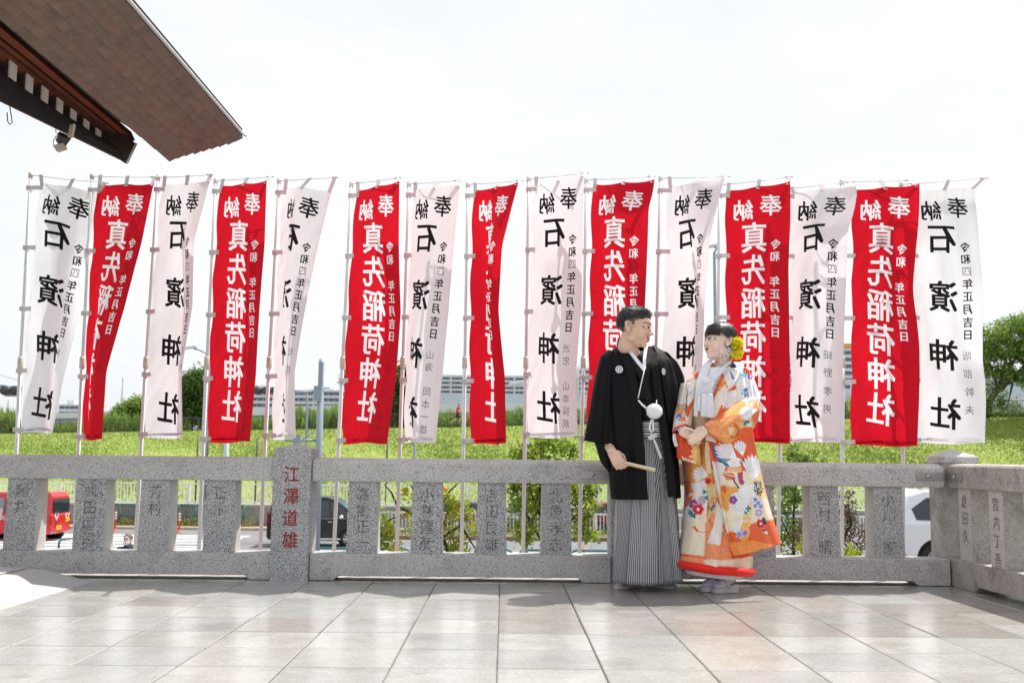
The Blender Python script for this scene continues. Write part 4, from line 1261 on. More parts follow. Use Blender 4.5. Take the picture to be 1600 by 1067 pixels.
shrub('citrus_shrub', 'sparse citrus shrub with dark branches, yellow leaves and one orange fruit', 9.8, 690,
      [[(700, 862, 0), (690, 835, 0), (668, 815, 0), (640, 800, 0), (600, 815, .1)], [(690, 840, 0), (720, 820, 0), (735, 800, 0)], [(690, 830, 0), (700, 800, 0), (690, 790, .1), (720, 780, 0)],
       [(640, 800, 0), (620, 790, 0), (612, 770, 0), (600, 756, 0)], [(668, 815, 0), (650, 770, 0), (640, 755, 0)], [(720, 820, 0), (735, 845, .1), (745, 860, 0)], [(690, 790, 0), (700, 770, 0), (715, 755, 0)]],
      [(700, 785, 14, 9), (722, 790, 14, 8), (705, 805, 12, 7), (735, 808, 10, 5), (700, 835, 14, 7), (715, 850, 12, 6), (595, 808, 16, 10), (612, 820, 12, 6), (608, 850, 15, 8), (634, 780, 10, 4), (640, 815, 10, 5), (628, 760, 8, 3),
       (700, 762, 10, 3), (738, 826, 9, 4), (560, 800, 10, 4), (605, 835, 9, 4), (712, 862, 14, 7), (615, 866, 14, 7)], 13, .06,
      [LF_Y[0], leafmat('leaf_yellow', (0.42, 0.36, 0.035), .5), LF_Y[1]], 32, twig_r=.014)
fr = P(696, 764, 9.7)
MB().ell((0, 0, 0), (.028, .028, .027), 14).build('orange_fruit', mat('orange_peel', (0.75, 0.34, 0.02), 0.45, bump=(150, .2, .001)), None, smooth=True, label='small orange fruit hanging on the sparse citrus shrub', cat='fruit', loc=tuple(fr))
shrub('garden_shrub', 'dense green leafy bush behind the fence just right of the bride', 10.5, 1240,
      [[(1240, 862, 0), (1240, 800, 0), (1245, 740, 0)], [(1244, 850, 0), (1270, 800, 0), (1275, 760, 0)], [(1240, 850, 0), (1215, 800, 0)]],
      [(1240, 712, 14, 10), (1262, 716, 16, 10), (1225, 735, 16, 12), (1250, 745, 20, 16), (1280, 728, 14, 6), (1230, 775, 20, 16), (1260, 780, 20, 14), (1220, 810, 16, 10), (1250, 820, 20, 12), (1240, 850, 22, 12), (1212, 845, 14, 8)], 17, .058, LF_L, 33)
shrub('russet_shrub', 'reddish brown shrub behind the fence between the two right balusters', 10.0, 1310,
      [[(1305, 862, 0), (1300, 820, 0), (1305, 780, 0)], [(1306, 860, 0), (1330, 820, 0), (1325, 785, 0)], [(1304, 860, 0), (1270, 825, 0), (1262, 800, 0)]],
      [(1318, 780, 14, 10), (1300, 778, 14, 8), (1332, 800, 14, 10), (1315, 815, 20, 16), (1295, 815, 18, 12), (1340, 830, 16, 12), (1318, 850, 22, 16), (1262, 812, 12, 7), (1252, 840, 14, 10), (1275, 850, 18, 12), (1350, 850, 12, 8)], 17, .042, LF_R, 34, sp=.8)
def sprigs(label, pts_, Y, seed):
    b0 = P(pts_[0][0], 868, Y); base = Vector((b0.x, Y, ROADZ))
    T = thing('fern_sprigs', label, 'plant', tuple(base), 'lime sprigs beyond the stone fence')
    Vs = []; Fs = []; k = 0; r = random.Random(seed)
    for (x0, y0, x1, y1) in pts_:
        a, b_ = P(x0, y0, Y)-base, P(x1, y1, Y)-base
        MB().tube([Vector((a.x, 0, 0)), a, b_], [.006, .004, .002], 5).build('stem', LF_Y[0], T)
        for i in range(9):
            t = i/8; p = a.lerp(b_, t)
            for sg in (-1, 1):
                d = Vector((sg*.8, r.uniform(-.4, .4), .5)).normalized(); L_ = .035*(1.1-t*.5)
                w_ = Vector((-.5*sg, 0, .8)).normalized()*L_*.3
                Vs += [p, p+d*L_*.5+w_, p+d*L_, p+d*L_*.5-w_]; Fs.append((k, k+1, k+2, k+3)); k += 4
    me = bpy.data.meshes.new('fronds'); me.from_pydata([tuple(v) for v in Vs], [], Fs); me.materials.append(LF_Y[1]); link('fronds', me, T)
sprigs('lime green fern sprigs at the left foot of the russet shrub', [(1262, 866, 1244, 848), (1258, 868, 1252, 836), (1266, 868, 1272, 850), (1255, 862, 1243, 855)], 9.0, 1)
sprigs('lime green fern sprigs just left of the second right baluster', [(1313, 866, 1312, 828), (1325, 868, 1330, 848), (1342, 868, 1347, 862), (1318, 868, 1326, 856)], 9.0, 2)
sprigs('lime sprig low beside the russet shrub pole', [(1335, 870, 1340, 860), (1328, 870, 1333, 852)], 8.8, 3)
# weeds on the far side
V, F = leafset(np.array([(P(q, 815, 46.6).x, 46.6+random.uniform(-.3, .1), ROADZ+.25) for q in np.arange(168, 400, 1.5)]), 20, (.12, .2, .15), .12, .3, 0, 21)
link('dry_weeds', npmesh('dry_weeds', V, F, [mat('dry_weed', (0.30, 0.27, 0.09), .9), LF_L[1], mat('straw_weed', (0.38, 0.30, 0.13), .9)], np.random.default_rng(3).integers(0, 3, len(F))), None,
     label='dry yellowish weeds along the far kerb at the foot of the wall', cat='weeds', kind='stuff')
MB().box(-7.0, 9, 41.5, 43.4, ROADZ, ROADZ+.16).build('planting_bed', SOIL, None, kind='structure')
V, F = leafset(np.array([(random.uniform(-6.5, 6), random.uniform(41.6, 43.2), ROADZ+.25) for _ in range(200)]), 14, (.15, .2, .12), .14, .4, 0, 22)
link('bed_weeds', npmesh('bed_weeds', V, F, LF_L+[mat('dry_weed', (0, 0, 0))], np.random.default_rng(3).integers(0, 4, len(F))), None, label='weeds in the soil strip before the lower white railing', cat='weeds', kind='stuff')
# ================================================================== far buildings, expressway, poles, signals
BW = mat('white_render', (0.66, 0.67, 0.70), 0.8, noise=(.2, 0.05)); BG = mat('grey_recess', (0.30, 0.33, 0.38), 0.8)
BG2 = mat('building_grey', (0.42, 0.44, 0.48), 0.8, noise=(.2, .05)); GLS = mat('far_glass', (0.12, 0.17, 0.24), 0.2, spec=0.6)
ORB = mat('orange_sound_wall', (0.75, 0.33, 0.10), 0.7); GIR = mat('expressway_girder', (0.45, 0.50, 0.56), 0.7, noise=(.1, .06)); PANEL = mat('sound_panel', (0.52, 0.60, 0.70), 0.5)
def block(label, Y, x0, x1, ytop, ybot, floors, win_px=9, depth=14, roofbits=(), mw=BW, orange=False, name='apartment_building', band=.45):
    pa, pb = P(x0, ytop, Y), P(x1, ytop, Y); zt = (pa.z+pb.z)/2; zb_ = P((x0+x1)/2, ybot, Y).z
    c = ((pa.x+pb.x)/2, Y, ROADZ); W = (pb.x-pa.x)/2
    T = thing(name, label, 'building', c)
    zt -= ROADZ; z0 = zb_-ROADZ
    MB().box(-W, W, .6, depth, 0, zt).build('wall', BG2, T)
    MB().box(-W-.3, W+.3, -.1, depth+.3, zt, zt+.5).build('roof', mw, T)
    fh = (zt-z0)/floors
    wn = max(2, int((x1-x0)/win_px)); ww = 2*W/wn
    wm = MB().box(-ww*.36, ww*.36, .50, .60, -fh*.22, fh*.22).mesh('window', GLS)
    for f in range(floors):
        z = z0+f*fh
        MB().box(-W, W, -.1, .62, z, z+fh*band).build('balcony_parapet', mw, T)
        if orange and f == floors-1: MB().box(-W, W, -.2, .2, zt+.5, zt+1.6).build('orange_parapet', ORB, T)
        for k in range(wn): link('window', wm, T, loc=(-W+ww*(k+.5), 0, z+fh*(.5+band/2)))
        if f % 1 == 0:
            pass
    nd = max(1, int((x1-x0)/45))
    for k in range(nd+1): MB().box(-W+2*W*k/nd-.2, -W+2*W*k/nd+.2, -.2, .7, z0, zt).build('pier', mw, T)
    for (a, b_, yt) in roofbits:
        p, q = P(a, yt, Y), P(b_, yt, Y)
        MB().box(p.x-c[0], q.x-c[0], 2, 8, zt+.5, p.z-ROADZ).build('roof_block', mw, T)
    return T
block('long white apartment block with balcony bands between the seventh and ninth banners', 225, 655, 903, 590, 618, 4, 9, roofbits=[(690, 697, 584), (712, 722, 585)])
block('taller pale block with balcony bands at the groom side of the ninth banner', 228, 904, 985, 579, 632, 6, 10, roofbits=[(903, 940, 570)])
block('white block with grey window bands between the fourth and fifth banners', 232, 392, 540, 612, 650, 4, 9, roofbits=[(405, 414, 600), (480, 520, 606)])
block('tall narrow apartment tower with an orange parapet between the last red and white banners', 215, 1285, 1345, 548, 612, 6, 12, orange=True)
block('pale building with square windows behind the spreading tree', 180, 1500, 1640, 582, 640, 3, 18, mw=BW, name='office_building')
block('small pale rooftop building far left beyond the levee', 300, 92, 124, 634, 652, 2, 8, roofbits=[(100, 112, 624)], name='office_building')
block('low grey building at the far left edge beyond the reeds', 290, -40, 62, 648, 668, 2, 10, name='office_building')
block('white low block with an orange strip just left of the red banner foot', 240, 1180, 1262, 556, 610, 5, 10, orange=True)
# expressway on piers
ex = thing('expressway', 'long pale elevated expressway crossing behind the levee reeds', 'expressway', (0, 0, 0))
def beam(x0, x1, Y0_, Y1_, yt0, yb0, yt1, yb1, m, name, th=9, dy=0):
    a0, a1 = P(x0, yt0, Y0_), P(x0, yb0, Y0_); b0, b1 = P(x1, yt1, Y1_), P(x1, yb1, Y1_)
    f = Vector((0, th, 0)); o_ = Vector((0, dy, 0))
    MB().add([a1+o_, b1+o_, b0+o_, a0+o_, a1+f, b1+f, b0+f, a0+f], [(0, 1, 2, 3), (7, 6, 5, 4), (0, 4, 5, 1), (1, 5, 6, 2), (2, 6, 7, 3), (3, 7, 4, 0)]).build(name, m, ex)
beam(60, 640, 190, 170, 646, 654, 630, 645, BW, 'deck', 10, -.6)
beam(60, 640, 190, 170, 653, 660, 645, 660, GIR, 'girder', 9)
beam(640, 1330, 170, 150, 631, 646, 628, 648, BW, 'deck', 10, -.6)
beam(640, 1330, 170, 150, 618, 631, 612, 628, PANEL, 'sound_wall', .4, 0)
beam(640, 1330, 170, 150, 645, 656, 647, 662, GIR, 'girder', 9)
beam(1330, 1720, 150, 140, 622, 634, 624, 636, BW, 'deck', 10, -.6)
beam(1330, 1720, 150, 140, 600, 622, 600, 624, PANEL, 'sound_wall', .4, 0)
pmesh = MB().box(-.12, .12, -.35, -.05, 0, 1.3).mesh('panel_post', BW)
for k in range(46):
    q = 645+k*15; Yq = interp(q, [640, 1330], [170, 150]); p = P(q, interp(q, [640, 1330], [631, 628]), Yq)
    link('panel_post', pmesh, ex, loc=tuple(p))
for q in (95, 130, 170, 215, 390, 460, 530, 600, 670, 740, 810, 880, 950, 1110, 1240, 1300, 1420, 1540, 1620):
    Yq = interp(q, [60, 1330], [190, 150]); a = P(q, 655, Yq)
    MB().box(a.x-1.1, a.x+1.1, Yq+2, Yq+6, ROADZ, a.z).build('pier', BG2, ex)
# far skyline, one plain grey box
MB().box(P(-100, 650, 600).x, P(700, 650, 600).x, 600, 640, ROADZ, P(200, 668, 600).z).build('distant_skyline', BG2, None, label='thin pale far skyline at the left beyond the levee', cat='skyline', kind='structure')
# grey utility pole and its arms
GP = mat('grey_painted_steel', (0.27, 0.33, 0.38), 0.5, noise=(3, .06)); SIGH = mat('signal_housing', (0.62, 0.64, 0.66), 0.5); VIS = mat('signal_visor', (0.05, 0.055, 0.06), 0.5); SIGT = mat('signal_teal', (0.03, 0.10, 0.10), 0.4)
YP = 26.0
pt = P(498, 561, YP); pb = P(497, 740, YP)
up_ = thing('utility_pole', 'grey steel utility pole behind the red-lettered stone post', 'pole', (pb.x, YP, ROADZ))
MB().tube([(0, 0, 0), (0, 0, pt.z-ROADZ)], [.115, .075], 14).build('shaft', GP, up_, smooth=True)
MB().box(-.06, .06, -.10, .10, pt.z-ROADZ-.85, pt.z-ROADZ-.08).build('control_box', GP, up_)
for (x0, y0, x1, y1, nm, r) in ((455, 613, 497, 612, 'arm', .03), (445, 688, 494, 688, 'lower_arm', .035), (497, 606, 515, 606, 'bracket_arm', .02), (455, 700, 492, 672, 'stay', .015)):
    a, b_ = P(x0, y0, YP), P(x1, y1, YP)
    MB().tube([a-Vector((pb.x, YP, ROADZ)), b_-Vector((pb.x, YP, ROADZ))], r, 8).build(nm, GP, up_, smooth=True)
MB().obox(P(465, 688, YP)-Vector((pb.x, YP, ROADZ)), (.09, 0, 0), (0, .08, 0), (0, 0, .14)).build('junction_box', GP, up_)
MB().obox(P(497, 615, YP-.1)-Vector((pb.x, YP, ROADZ)), (.10, 0, 0), (0, .08, 0), (0, 0, .20)).build('signal_box', GP, up_)
def signal(label, Y, x0, x1, y, arm, two_sided):
    a, b_ = P(x0, y, Y), P(x1, y, Y); h = .19
    ap = [P(q[0], q[1], Y) for q in arm]
    base = Vector((ap[-1].x, Y, ROADZ))
    T = thing('traffic_signal', label, 'traffic signal', tuple(base))
    c = (a+b_)/2-base; W = (b_.x-a.x)/2
    MB().box(c.x-W, c.x+W, -.1, .1, c.z-h, c.z+h).build('housing', SIGH, T, bevel=.04)
    for k in range(3):
        x = c.x-W+(k+.5)*2*W/3
        MB().lathe([(.16, -.42), (.17, -.1), (.15, -.1), (.14, -.40)], 18, (x, 0, c.z), 'Y').build('visor', VIS, T, smooth=True)
        MB().lathe([(.14, -.12), (.001, -.13)], 18, (x, 0, c.z), 'Y').build('lens', mat('dark_lens', (.02, .03, .03), .2), T, smooth=True)
    MB().tube([p-base for p in ap]+[Vector((0, 0, 0))], .05, 10).build('arm', GP, T, smooth=True)
signal('horizontal traffic signal on a long arm behind the leftmost banner', 34, 8, 56, 611, [(60, 606), (-40, 600), (-160, 596)], True)
signal('traffic signal with black visors between the fourth and fifth banners', 40, 398, 440, 611, [(396, 603), (480, 612), (480, 640)], True)
# lamp posts
def lamp_post(label, Y, px, ytop, hook, m=GP, r=.05):
    a = P(px, ytop, Y); T = thing('lamp_post', label, 'lamp post', (a.x, Y, ROADZ))
    base = Vector((a.x, Y, ROADZ)); pts = [Vector((0, 0, 0)), a-base]+[P(x, y, Y)-base for x, y in hook]
    MB().tube(pts, [r*1.4, r]+[r*.7]*len(hook), 10).build('shaft', m, T, smooth=True)
    e = pts[-1]; sg = 1 if (len(hook) and hook[-1][0] > px) else -1
    MB().obox(e+Vector((sg*.15, 0, .02)), (.28, 0, .05), (0, .1, 0), (-.01, 0, .05)).build('lamp_head', SIGH, T, bevel=.02)
lamp_post('thin grey street lamp curving over behind the third banner', 40, 327, 560, [(322, 552), (312, 547), (302, 544)])
lamp_post('pale street lamp post behind the foot of the fourth banner', 30, 358, 600, [], m=mat('pale_blue_steel', (0.55, 0.66, 0.68), .5), r=.06)
lamp_post('dark grey post behind the ninth banner pole', 24, 823, 600, [], r=.05)
lamp_post('grey post under the seventh banner', 30, 650, 600, [], r=.04)
lamp_post('slim grey street lamp whose head shows between the eleventh and twelfth banners', 36, 1116, 395, [(1120, 388), (1116, 386)])
# thin grass-side posts on the levee
for i, (q, lb) in enumerate([(307, 'thin black post in the grass left of the fourth baluster'), (323, 'thin black post in the grass behind the fourth baluster'), (400, 'thin black post in the grass right of the fourth baluster'), (604, 'thin dark post in the grass behind the fifth baluster')]):
    a = P(q, 740, 49.0)
    MB().tube([(0, 0, 0), (0, 0, 3.2)], .045, 8).build('slim_post', VIS, None, smooth=True, label=lb, cat='post', loc=(a.x, 49.0, -1.6), group='thin posts at the foot of the levee')
# overhead wires
def wirespan(label, Y, pts):
    MB().tube([P(x, y, Y) for x, y in pts], .012, 5).build('overhead_wire', VIS, None, label=label, cat='wire')
wirespan('thin overhead wire sloping down behind the leftmost banner', 60, [(-10, 583), (30, 594), (62, 605)])
# antennas
for (q, yt, lb) in ((192, 590, 'faint thin antenna mast far off right of the second banner'), (13, 625, 'faint thin mast on the far left skyline')):
    a = P(q, yt, 280)
    MB().tube([(0, 0, 0), (0, 0, a.z-ROADZ)], [.35, .12], 6).build('antenna_mast', BG2, None, label=lb, cat='mast', loc=(a.x, 280, ROADZ))
# ================================================================== vehicles
TYRE = mat('tyre_rubber', (0.018, 0.018, 0.019), 0.85); RIM = mat('alloy_rim', (0.35, 0.36, 0.37), 0.3, metal=0.8); WELL = mat('wheel_well', (0.006, 0.006, 0.006), 1.0)
CGL = mat('car_glass', (0.015, 0.022, 0.028), 0.06, spec=0.8); CGLL = mat('car_glass_sky', (0.16, 0.24, 0.28), 0.06, spec=0.8); CHROME = mat('chrome_trim', (0.7, 0.7, 0.7), 0.12, metal=1.0)  # lighter second glass has the sky's reflection put into its colour
LAMPR = mat('tail_lamp', (0.35, 0.01, 0.01), 0.2); LAMPW = mat('head_lamp', (0.65, 0.67, 0.7), 0.1)
def wheel(T, x, y, r, w_=.2, side=-1):
    t = MB().lathe([(r*.62, -w_/2), (r*.9, -w_/2), (r, -w_*.3), (r, w_*.3), (r*.9, w_/2), (r*.62, w_/2)], 28, (x, y, r), 'Y', cap=False).build('wheel', TYRE, T, smooth=True)
    d = MB(); yy = y+side*w_*.36
    d.lathe([(r*.64, yy), (r*.60, yy+side*.012), (.001, yy-side*.02)], 24, (x, 0, r), 'Y', cap=False, mi=0)
    for k in range(5):
        for q in (-.11, .11):
            a = 2*pi*k/5+q
            u = Vector((cos(a), 0, sin(a))); v_ = Vector((-sin(a), 0, cos(a)))
            d.obox(Vector((x, yy+side*.016, r))+u*r*.33, u*r*.30, Vector((0, .010, 0)), v_*r*.035, 1)
    d.lathe([(r*.64, yy), (r*.64, yy+side*.025), (r*.59, yy+side*.025), (r*.59, yy)], 24, (x, 0, r), 'Y', cap=False, mi=1)
    d.lathe([(.03, yy), (.03, yy+side*.03), (.001, yy+side*.032)], 12, (x, 0, r), 'Y', mi=1)
    d.build('rim', [WELL, RIM], t, smooth=False)
def car(name, label, cat, loc, rz, lower, upper, W, taper, mbody, wheels, r, windows, extras=None, group=None, zbelt=None):
    """lower / upper: side outlines (x along the car, z up); windows: list of (name, outline, material) on the flank"""
    T = thing(name, label, cat, loc, group, rz)
    MB().prism(lower, -W/2, W/2).build('body', mbody, T, bevel=.05)
    zb = min(z for x, z in upper); zr = max(z for x, z in upper)
    b = MB(); n = len(upper)
    def yy(z): return W/2-.03-taper*(z-zb)/(zr-zb)
    b.add([(x, -yy(z), z) for x, z in upper]+[(x, yy(z), z) for x, z in upper], [tuple(range(n)), tuple(reversed(range(n, 2*n)))]+[(i, i+n, (i+1) % n+n, (i+1) % n) for i in range(n)])
    b.build('cabin', mbody, T, bevel=.045)
    for (nm, ol, m) in windows:
        for sg in (-1, 1):
            q = MB(); k = len(ol)
            def P2(x, z, d): return (x, sg*(yy(z)+d), z)
            q.add([P2(x, z, .006) for x, z in ol]+[P2(x, z, -.01) for x, z in ol], [tuple(range(k)), tuple(reversed(range(k, 2*k)))]+[(i, i+k, (i+1) % k+k, (i+1) % k) for i in range(k)])
            q.build(nm, m, T)
    for x in wheels:
        for sg in (-1, 1):
            MB().lathe([(r*1.16, sg*(W/2-.28)), (r*1.16, sg*(W/2+.004)), (.001, sg*(W/2+.004))], 28, (x, 0, r), 'Y', cap=False).build('wheel_arch', WELL, T)
            wheel(T, x, sg*(W/2-.085), r, .2, sg)
    if extras: extras(T, yy)
    return T
# black minivan, heading right
BLKP = mat('black_car_paint', (0.004, 0.0045, 0.006), 0.28, spec=0.4, coat=0.25)
YV = 37.5; xv0 = P(414, 850, YV).x; xv1 = P(598, 850, YV).x; L_ = xv1-xv0
k_ = L_/4.75
def sc_(o): return [(x*k_, z) for x, z in o]
low = sc_([(0.0, .35), (.1, .28), (4.55, .22), (4.72, .30), (4.75, .62), (4.62, .88), (4.2, 1.02), (3.6, 1.12), (0.05, 1.10), (0, .9)])
upp = sc_([(.05, 1.05), (3.72, 1.05), (3.35, 1.28), (2.75, 1.72), (2.4, 1.84), (.45, 1.86), (.16, 1.74)])
def vx(T, yy):
    W = 1.78
    # windscreen
    a = [(3.70*k_, -.80, 1.10), (3.70*k_, .80, 1.10), (2.72*k_, .66, 1.76), (2.72*k_, -.66, 1.76)]
    n = Vector((.55, 0, .85)).normalized()*.018
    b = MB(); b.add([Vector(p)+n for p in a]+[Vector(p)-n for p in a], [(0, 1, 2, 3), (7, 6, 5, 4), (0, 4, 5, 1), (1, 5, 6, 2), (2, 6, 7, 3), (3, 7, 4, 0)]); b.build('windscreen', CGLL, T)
    MB().ell((3.02*k_, -.98, 1.12), (.10, .12, .09), 14).build('door_mirror', CHROME, T, smooth=True)
    MB().box(4.60*k_, 4.77*k_, -.86, .86, .34, .36).box(4.60*k_, 4.775*k_, -.6, .6, .42, .45).box(4.60*k_, 4.77*k_, -.6, .6, .52, .55).build('grille', CHROME, T)
    for sg in (-1, 1): MB().ell((4.50*k_, sg*.74, .80), (.20, .16, .10), 14).build('headlight', LAMPW, T, smooth=True)
    MB().box(.35*k_, 3.9*k_, -.895, -.888, .30, .335).box(.35*k_, 3.9*k_, .888, .895, .30, .335).build('sill_trim', CHROME, T)
    MB().box(.6*k_, 3.35*k_, -.905, -.885, 1.06, 1.075).build('belt_trim', CHROME, T)
    for sg in (-1, 1): MB().box(-.01, .06, sg*.84-.05, sg*.84+.05, .8, 1.3).build('tail_lamp', LAMPR, T)
    for x in (1.75, 2.72):
        MB().box(x*k_, x*k_+.012, -.897, -.889, .40, 1.04).build('door_gap', WELL, T)
        MB().box((x-.25)*k_, (x-.08)*k_, -.915, -.89, .93, .96).build('door_handle', CHROME, T)
van = car('minivan', 'black minivan driving right behind the red-lettered stone post', 'minivan', (xv0, YV+.9, ROADZ+.006), radians(1.5), low, upp, 1.78, .16, BLKP, [.85*k_, 3.32*k_], .33,
    [('side_window', sc_([(.25, 1.12), (1.55, 1.12), (1.55, 1.68), (.42, 1.68)]), CGL), ('side_window', sc_([(1.62, 1.12), (2.55, 1.12), (2.45, 1.70), (1.62, 1.70)]), CGL),
     ('side_window', sc_([(2.62, 1.12), (3.45, 1.12), (3.25, 1.28), (2.78, 1.62), (2.52, 1.68)]), CGL)], vx)
SKIN_F = mat('far_skin', (0.45, 0.27, 0.19), 0.6)
# red kei van heading left and away
REDP = mat('red_van_paint', (0.52, 0.008, 0.012), 0.25, spec=0.6, coat=0.7, noise=(1.5, .04))
WHP = mat('white_print_on_van', (0.82, 0.80, 0.80), 0.5); YEL = mat('yellow_sticker', (0.78, 0.50, 0.02), 0.5); BLP = mat('black_print_on_van', (0.02, .02, .02), .5)
YR = 39.0
hd_ = radians(180-6)         # the way it drives
# built driving towards +X of its own space
kl = 3.30
low = [(0.0, .42), (.04, .26), (3.15, .24), (3.28, .36), (3.30, .80), (3.10, 1.02), (0.0, 1.02)]
upp = [(0.0, .98), (3.10, .98), (2.72, 1.62), (2.50, 1.84), (.16, 1.88), (.03, 1.70)]
def rx_(T, yy):
    # rear face is at x=0, facing -x
    MB().box(-.016, -.002, -.58, .58, 1.06, 1.60).build('rear_window', CGL, T, bevel=.004)
    MB().box(-.03, .0, -.70, .70, .34, .50).build('bumper', REDP, T, bevel=.01)
    MB().box(-.036, -.03, -.02, .33, .42, .58).build('number_plate', YEL, T)
    it = [('8', -.155, .50, -.11, .12, 0), ('2', -.225, .50, -.11, .12, 0), ('5', -.085, .50, -.11, .12, 0)]
    flat_text('plate_numbers', [(c, -x, z, w_, h_, 0) for (c, x, z, w_, h_, o_) in it], lambda u, v, d: (-.0365-d, u, v), BLP, T)
    MB().box(-.010, -.003, -.66, -.34, .70, .86).build('sticker', YEL, T)
    flat_text('sticker_lettering', [(c, -.37-.08*i, .78, -.10, .12, 0) for i, c in enumerate('軽EV')], lambda u, v, d: (-.0115-d, u, v), REDP, T)
    flat_text('rear_lettering', [(c, -.40-.17*i, .98-.03, -.24, .25, .01) for i, c in enumerate('EV')], lambda u, v, d: (-.005-d, u, v), WHP, T)
    # balloon emblem
    b = MB(); b.lathe([(.13, -.006), (.13, -.004), (.001, -.004)], 20, (0, .30, .98), 'X', mi=0); b.lathe([(.085, -.0075), (.085, -.006), (.001, -.006)], 18, (0, .29, .99), 'X', mi=1)
    b.add([(-.006, .36, .90), (-.006, .24, .90), (-.006, .30, .76)], [(0, 1, 2)], 0)
    b.build('balloon_emblem', [WHP, REDP], T, fix=False)
    MB().box(-.012, -.002, .20, .36, .66, .72).build('handle', BLP, T)
    for sg in (-1, 1): MB().box(-.012, .05, sg*.68-.05, sg*.68+.05, .62, .98).build('tail_lamp', LAMPR, T)
    # script lettering along the left flank (its left is +y here)
    pts = []
    def script(cx, cz, s_):
        P_ = [(0, .0), (.10, .18), (.16, .42), (.10, .5), (.05, .3), (.07, .02), (.10, .0), (.18, .16), (.26, .14), (.20, .10), (.26, .0), (.36, .04), (.44, .14), (.40, .20), (.35, .10), (.42, .0), (.55, .05), (.62, .02)]
        return [Vector((cx-x*s_, W_/2+.004, cz+z*s_)) for x, z in P_]
    W_ = 1.47
    MB().tube(script(1.55, .55, 1.1), .018, 6).build('script_lettering', WHP, T)
    MB().tube(script(2.1, .80, .9), .016, 6).build('script_lettering', WHP, T)
rc = P(77, 835, YR)
# place so that the near rear corner (x=0, y=+W/2 after turning) falls there
Rz = Matrix.Rotation(hd_, 3, 'Z'); cornr = Rz @ Vector((0, 1.47/2, 0))
car('van', 'small red delivery van driving away at the left edge of the road', 'van', (rc.x-cornr.x, YR-cornr.y, ROADZ+.006), hd_, low, upp, 1.47, .12, REDP, [.55, 2.65], .29,
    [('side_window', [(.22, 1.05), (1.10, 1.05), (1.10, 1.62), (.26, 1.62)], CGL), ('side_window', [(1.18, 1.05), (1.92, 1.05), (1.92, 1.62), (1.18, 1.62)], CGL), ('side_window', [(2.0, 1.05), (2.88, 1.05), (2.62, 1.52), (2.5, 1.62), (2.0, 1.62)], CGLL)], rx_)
# white SUV at the right
WHPT = mat('white_car_paint', (0.74, 0.75, 0.77), 0.22, spec=0.5, coat=0.6)
YS = 21.0; xs0 = P(1409, 850, YS).x; SZ = -1.64
low = [(0.0, .55), (.12, .38), (4.6, .32), (4.75, .45), (4.78, .90), (4.5, 1.08), (3.6, 1.16), (.02, 1.18)]
upp = [(.02, 1.12), (3.65, 1.12), (2.85, 1.68), (2.5, 1.80), (.55, 1.84), (.22, 1.74), (.08, 1.45)]
def sx(T, yy):
    MB().box(-.02, .10, .77, .91, .95, 1.25).build('tail_lamp', LAMPR, T)
    for sg in (-1, 1):
        MB().tube([(.5, sg*.62, 1.84), (.7, sg*.62, 1.90), (2.3, sg*.62, 1.89), (2.5, sg*.62, 1.80)], .02, 8).build('roof_rail', CHROME, T, smooth=True)
car('suv', 'white suv parked behind the fence beside the corner post', 'car', (xs0, YS+.9, SZ), radians(3), low, upp, 1.86, .17, WHPT, [.70, 3.55], .39,
    [('side_window', [(.30, 1.22), (1.15, 1.20), (1.15, 1.66), (.58, 1.68), (.22, 1.45)], CGL), ('side_window', [(1.25, 1.20), (2.15, 1.20), (2.15, 1.70), (1.25, 1.70)], CGL), ('side_window', [(2.25, 1.20), (3.35, 1.20), (2.75, 1.62), (2.25, 1.70)], CGL)], sx)
MB().box(5.0, 30, 14, 26, ROADZ, SZ).build('parking_pad', ASPH, None, kind='structure')
# vehicles behind the lower railing
car('car', 'dark red car behind the lower white railing just left of the groom', 'car', (P(905, 820, 46).x, 45.2, ROADZ), 0, [(0, .35), (.1, .25), (4.2, .25), (4.3, .7), (3.4, .86), (0, .9)], [(.2, .85), (3.2, .85), (2.5, 1.4), (1.0, 1.45)], 1.65, .2,
    mat('dark_red_paint', (0.20, 0.015, 0.02), 0.3, coat=.5), [.8, 3.4], .3, [('side_window', [(.6, .92), (2.8, .92), (2.35, 1.32), (1.05, 1.36)], CGL)])
car('car', 'grey car behind the lower white railing beyond the sparse citrus shrub', 'car', (P(668, 820, 46).x, 45.2, ROADZ), 0, [(0, .35), (.1, .25), (4.2, .25), (4.3, .7), (3.4, .86), (0, .9)], [(.2, .85), (3.2, .85), (2.5, 1.4), (1.0, 1.45)], 1.65, .2,
    mat('grey_car_paint', (0.10, 0.10, 0.11), 0.3, coat=.5), [.8, 3.4], .3, [('side_window', [(.6, .92), (2.8, .92), (2.35, 1.32), (1.05, 1.36)], CGL)])
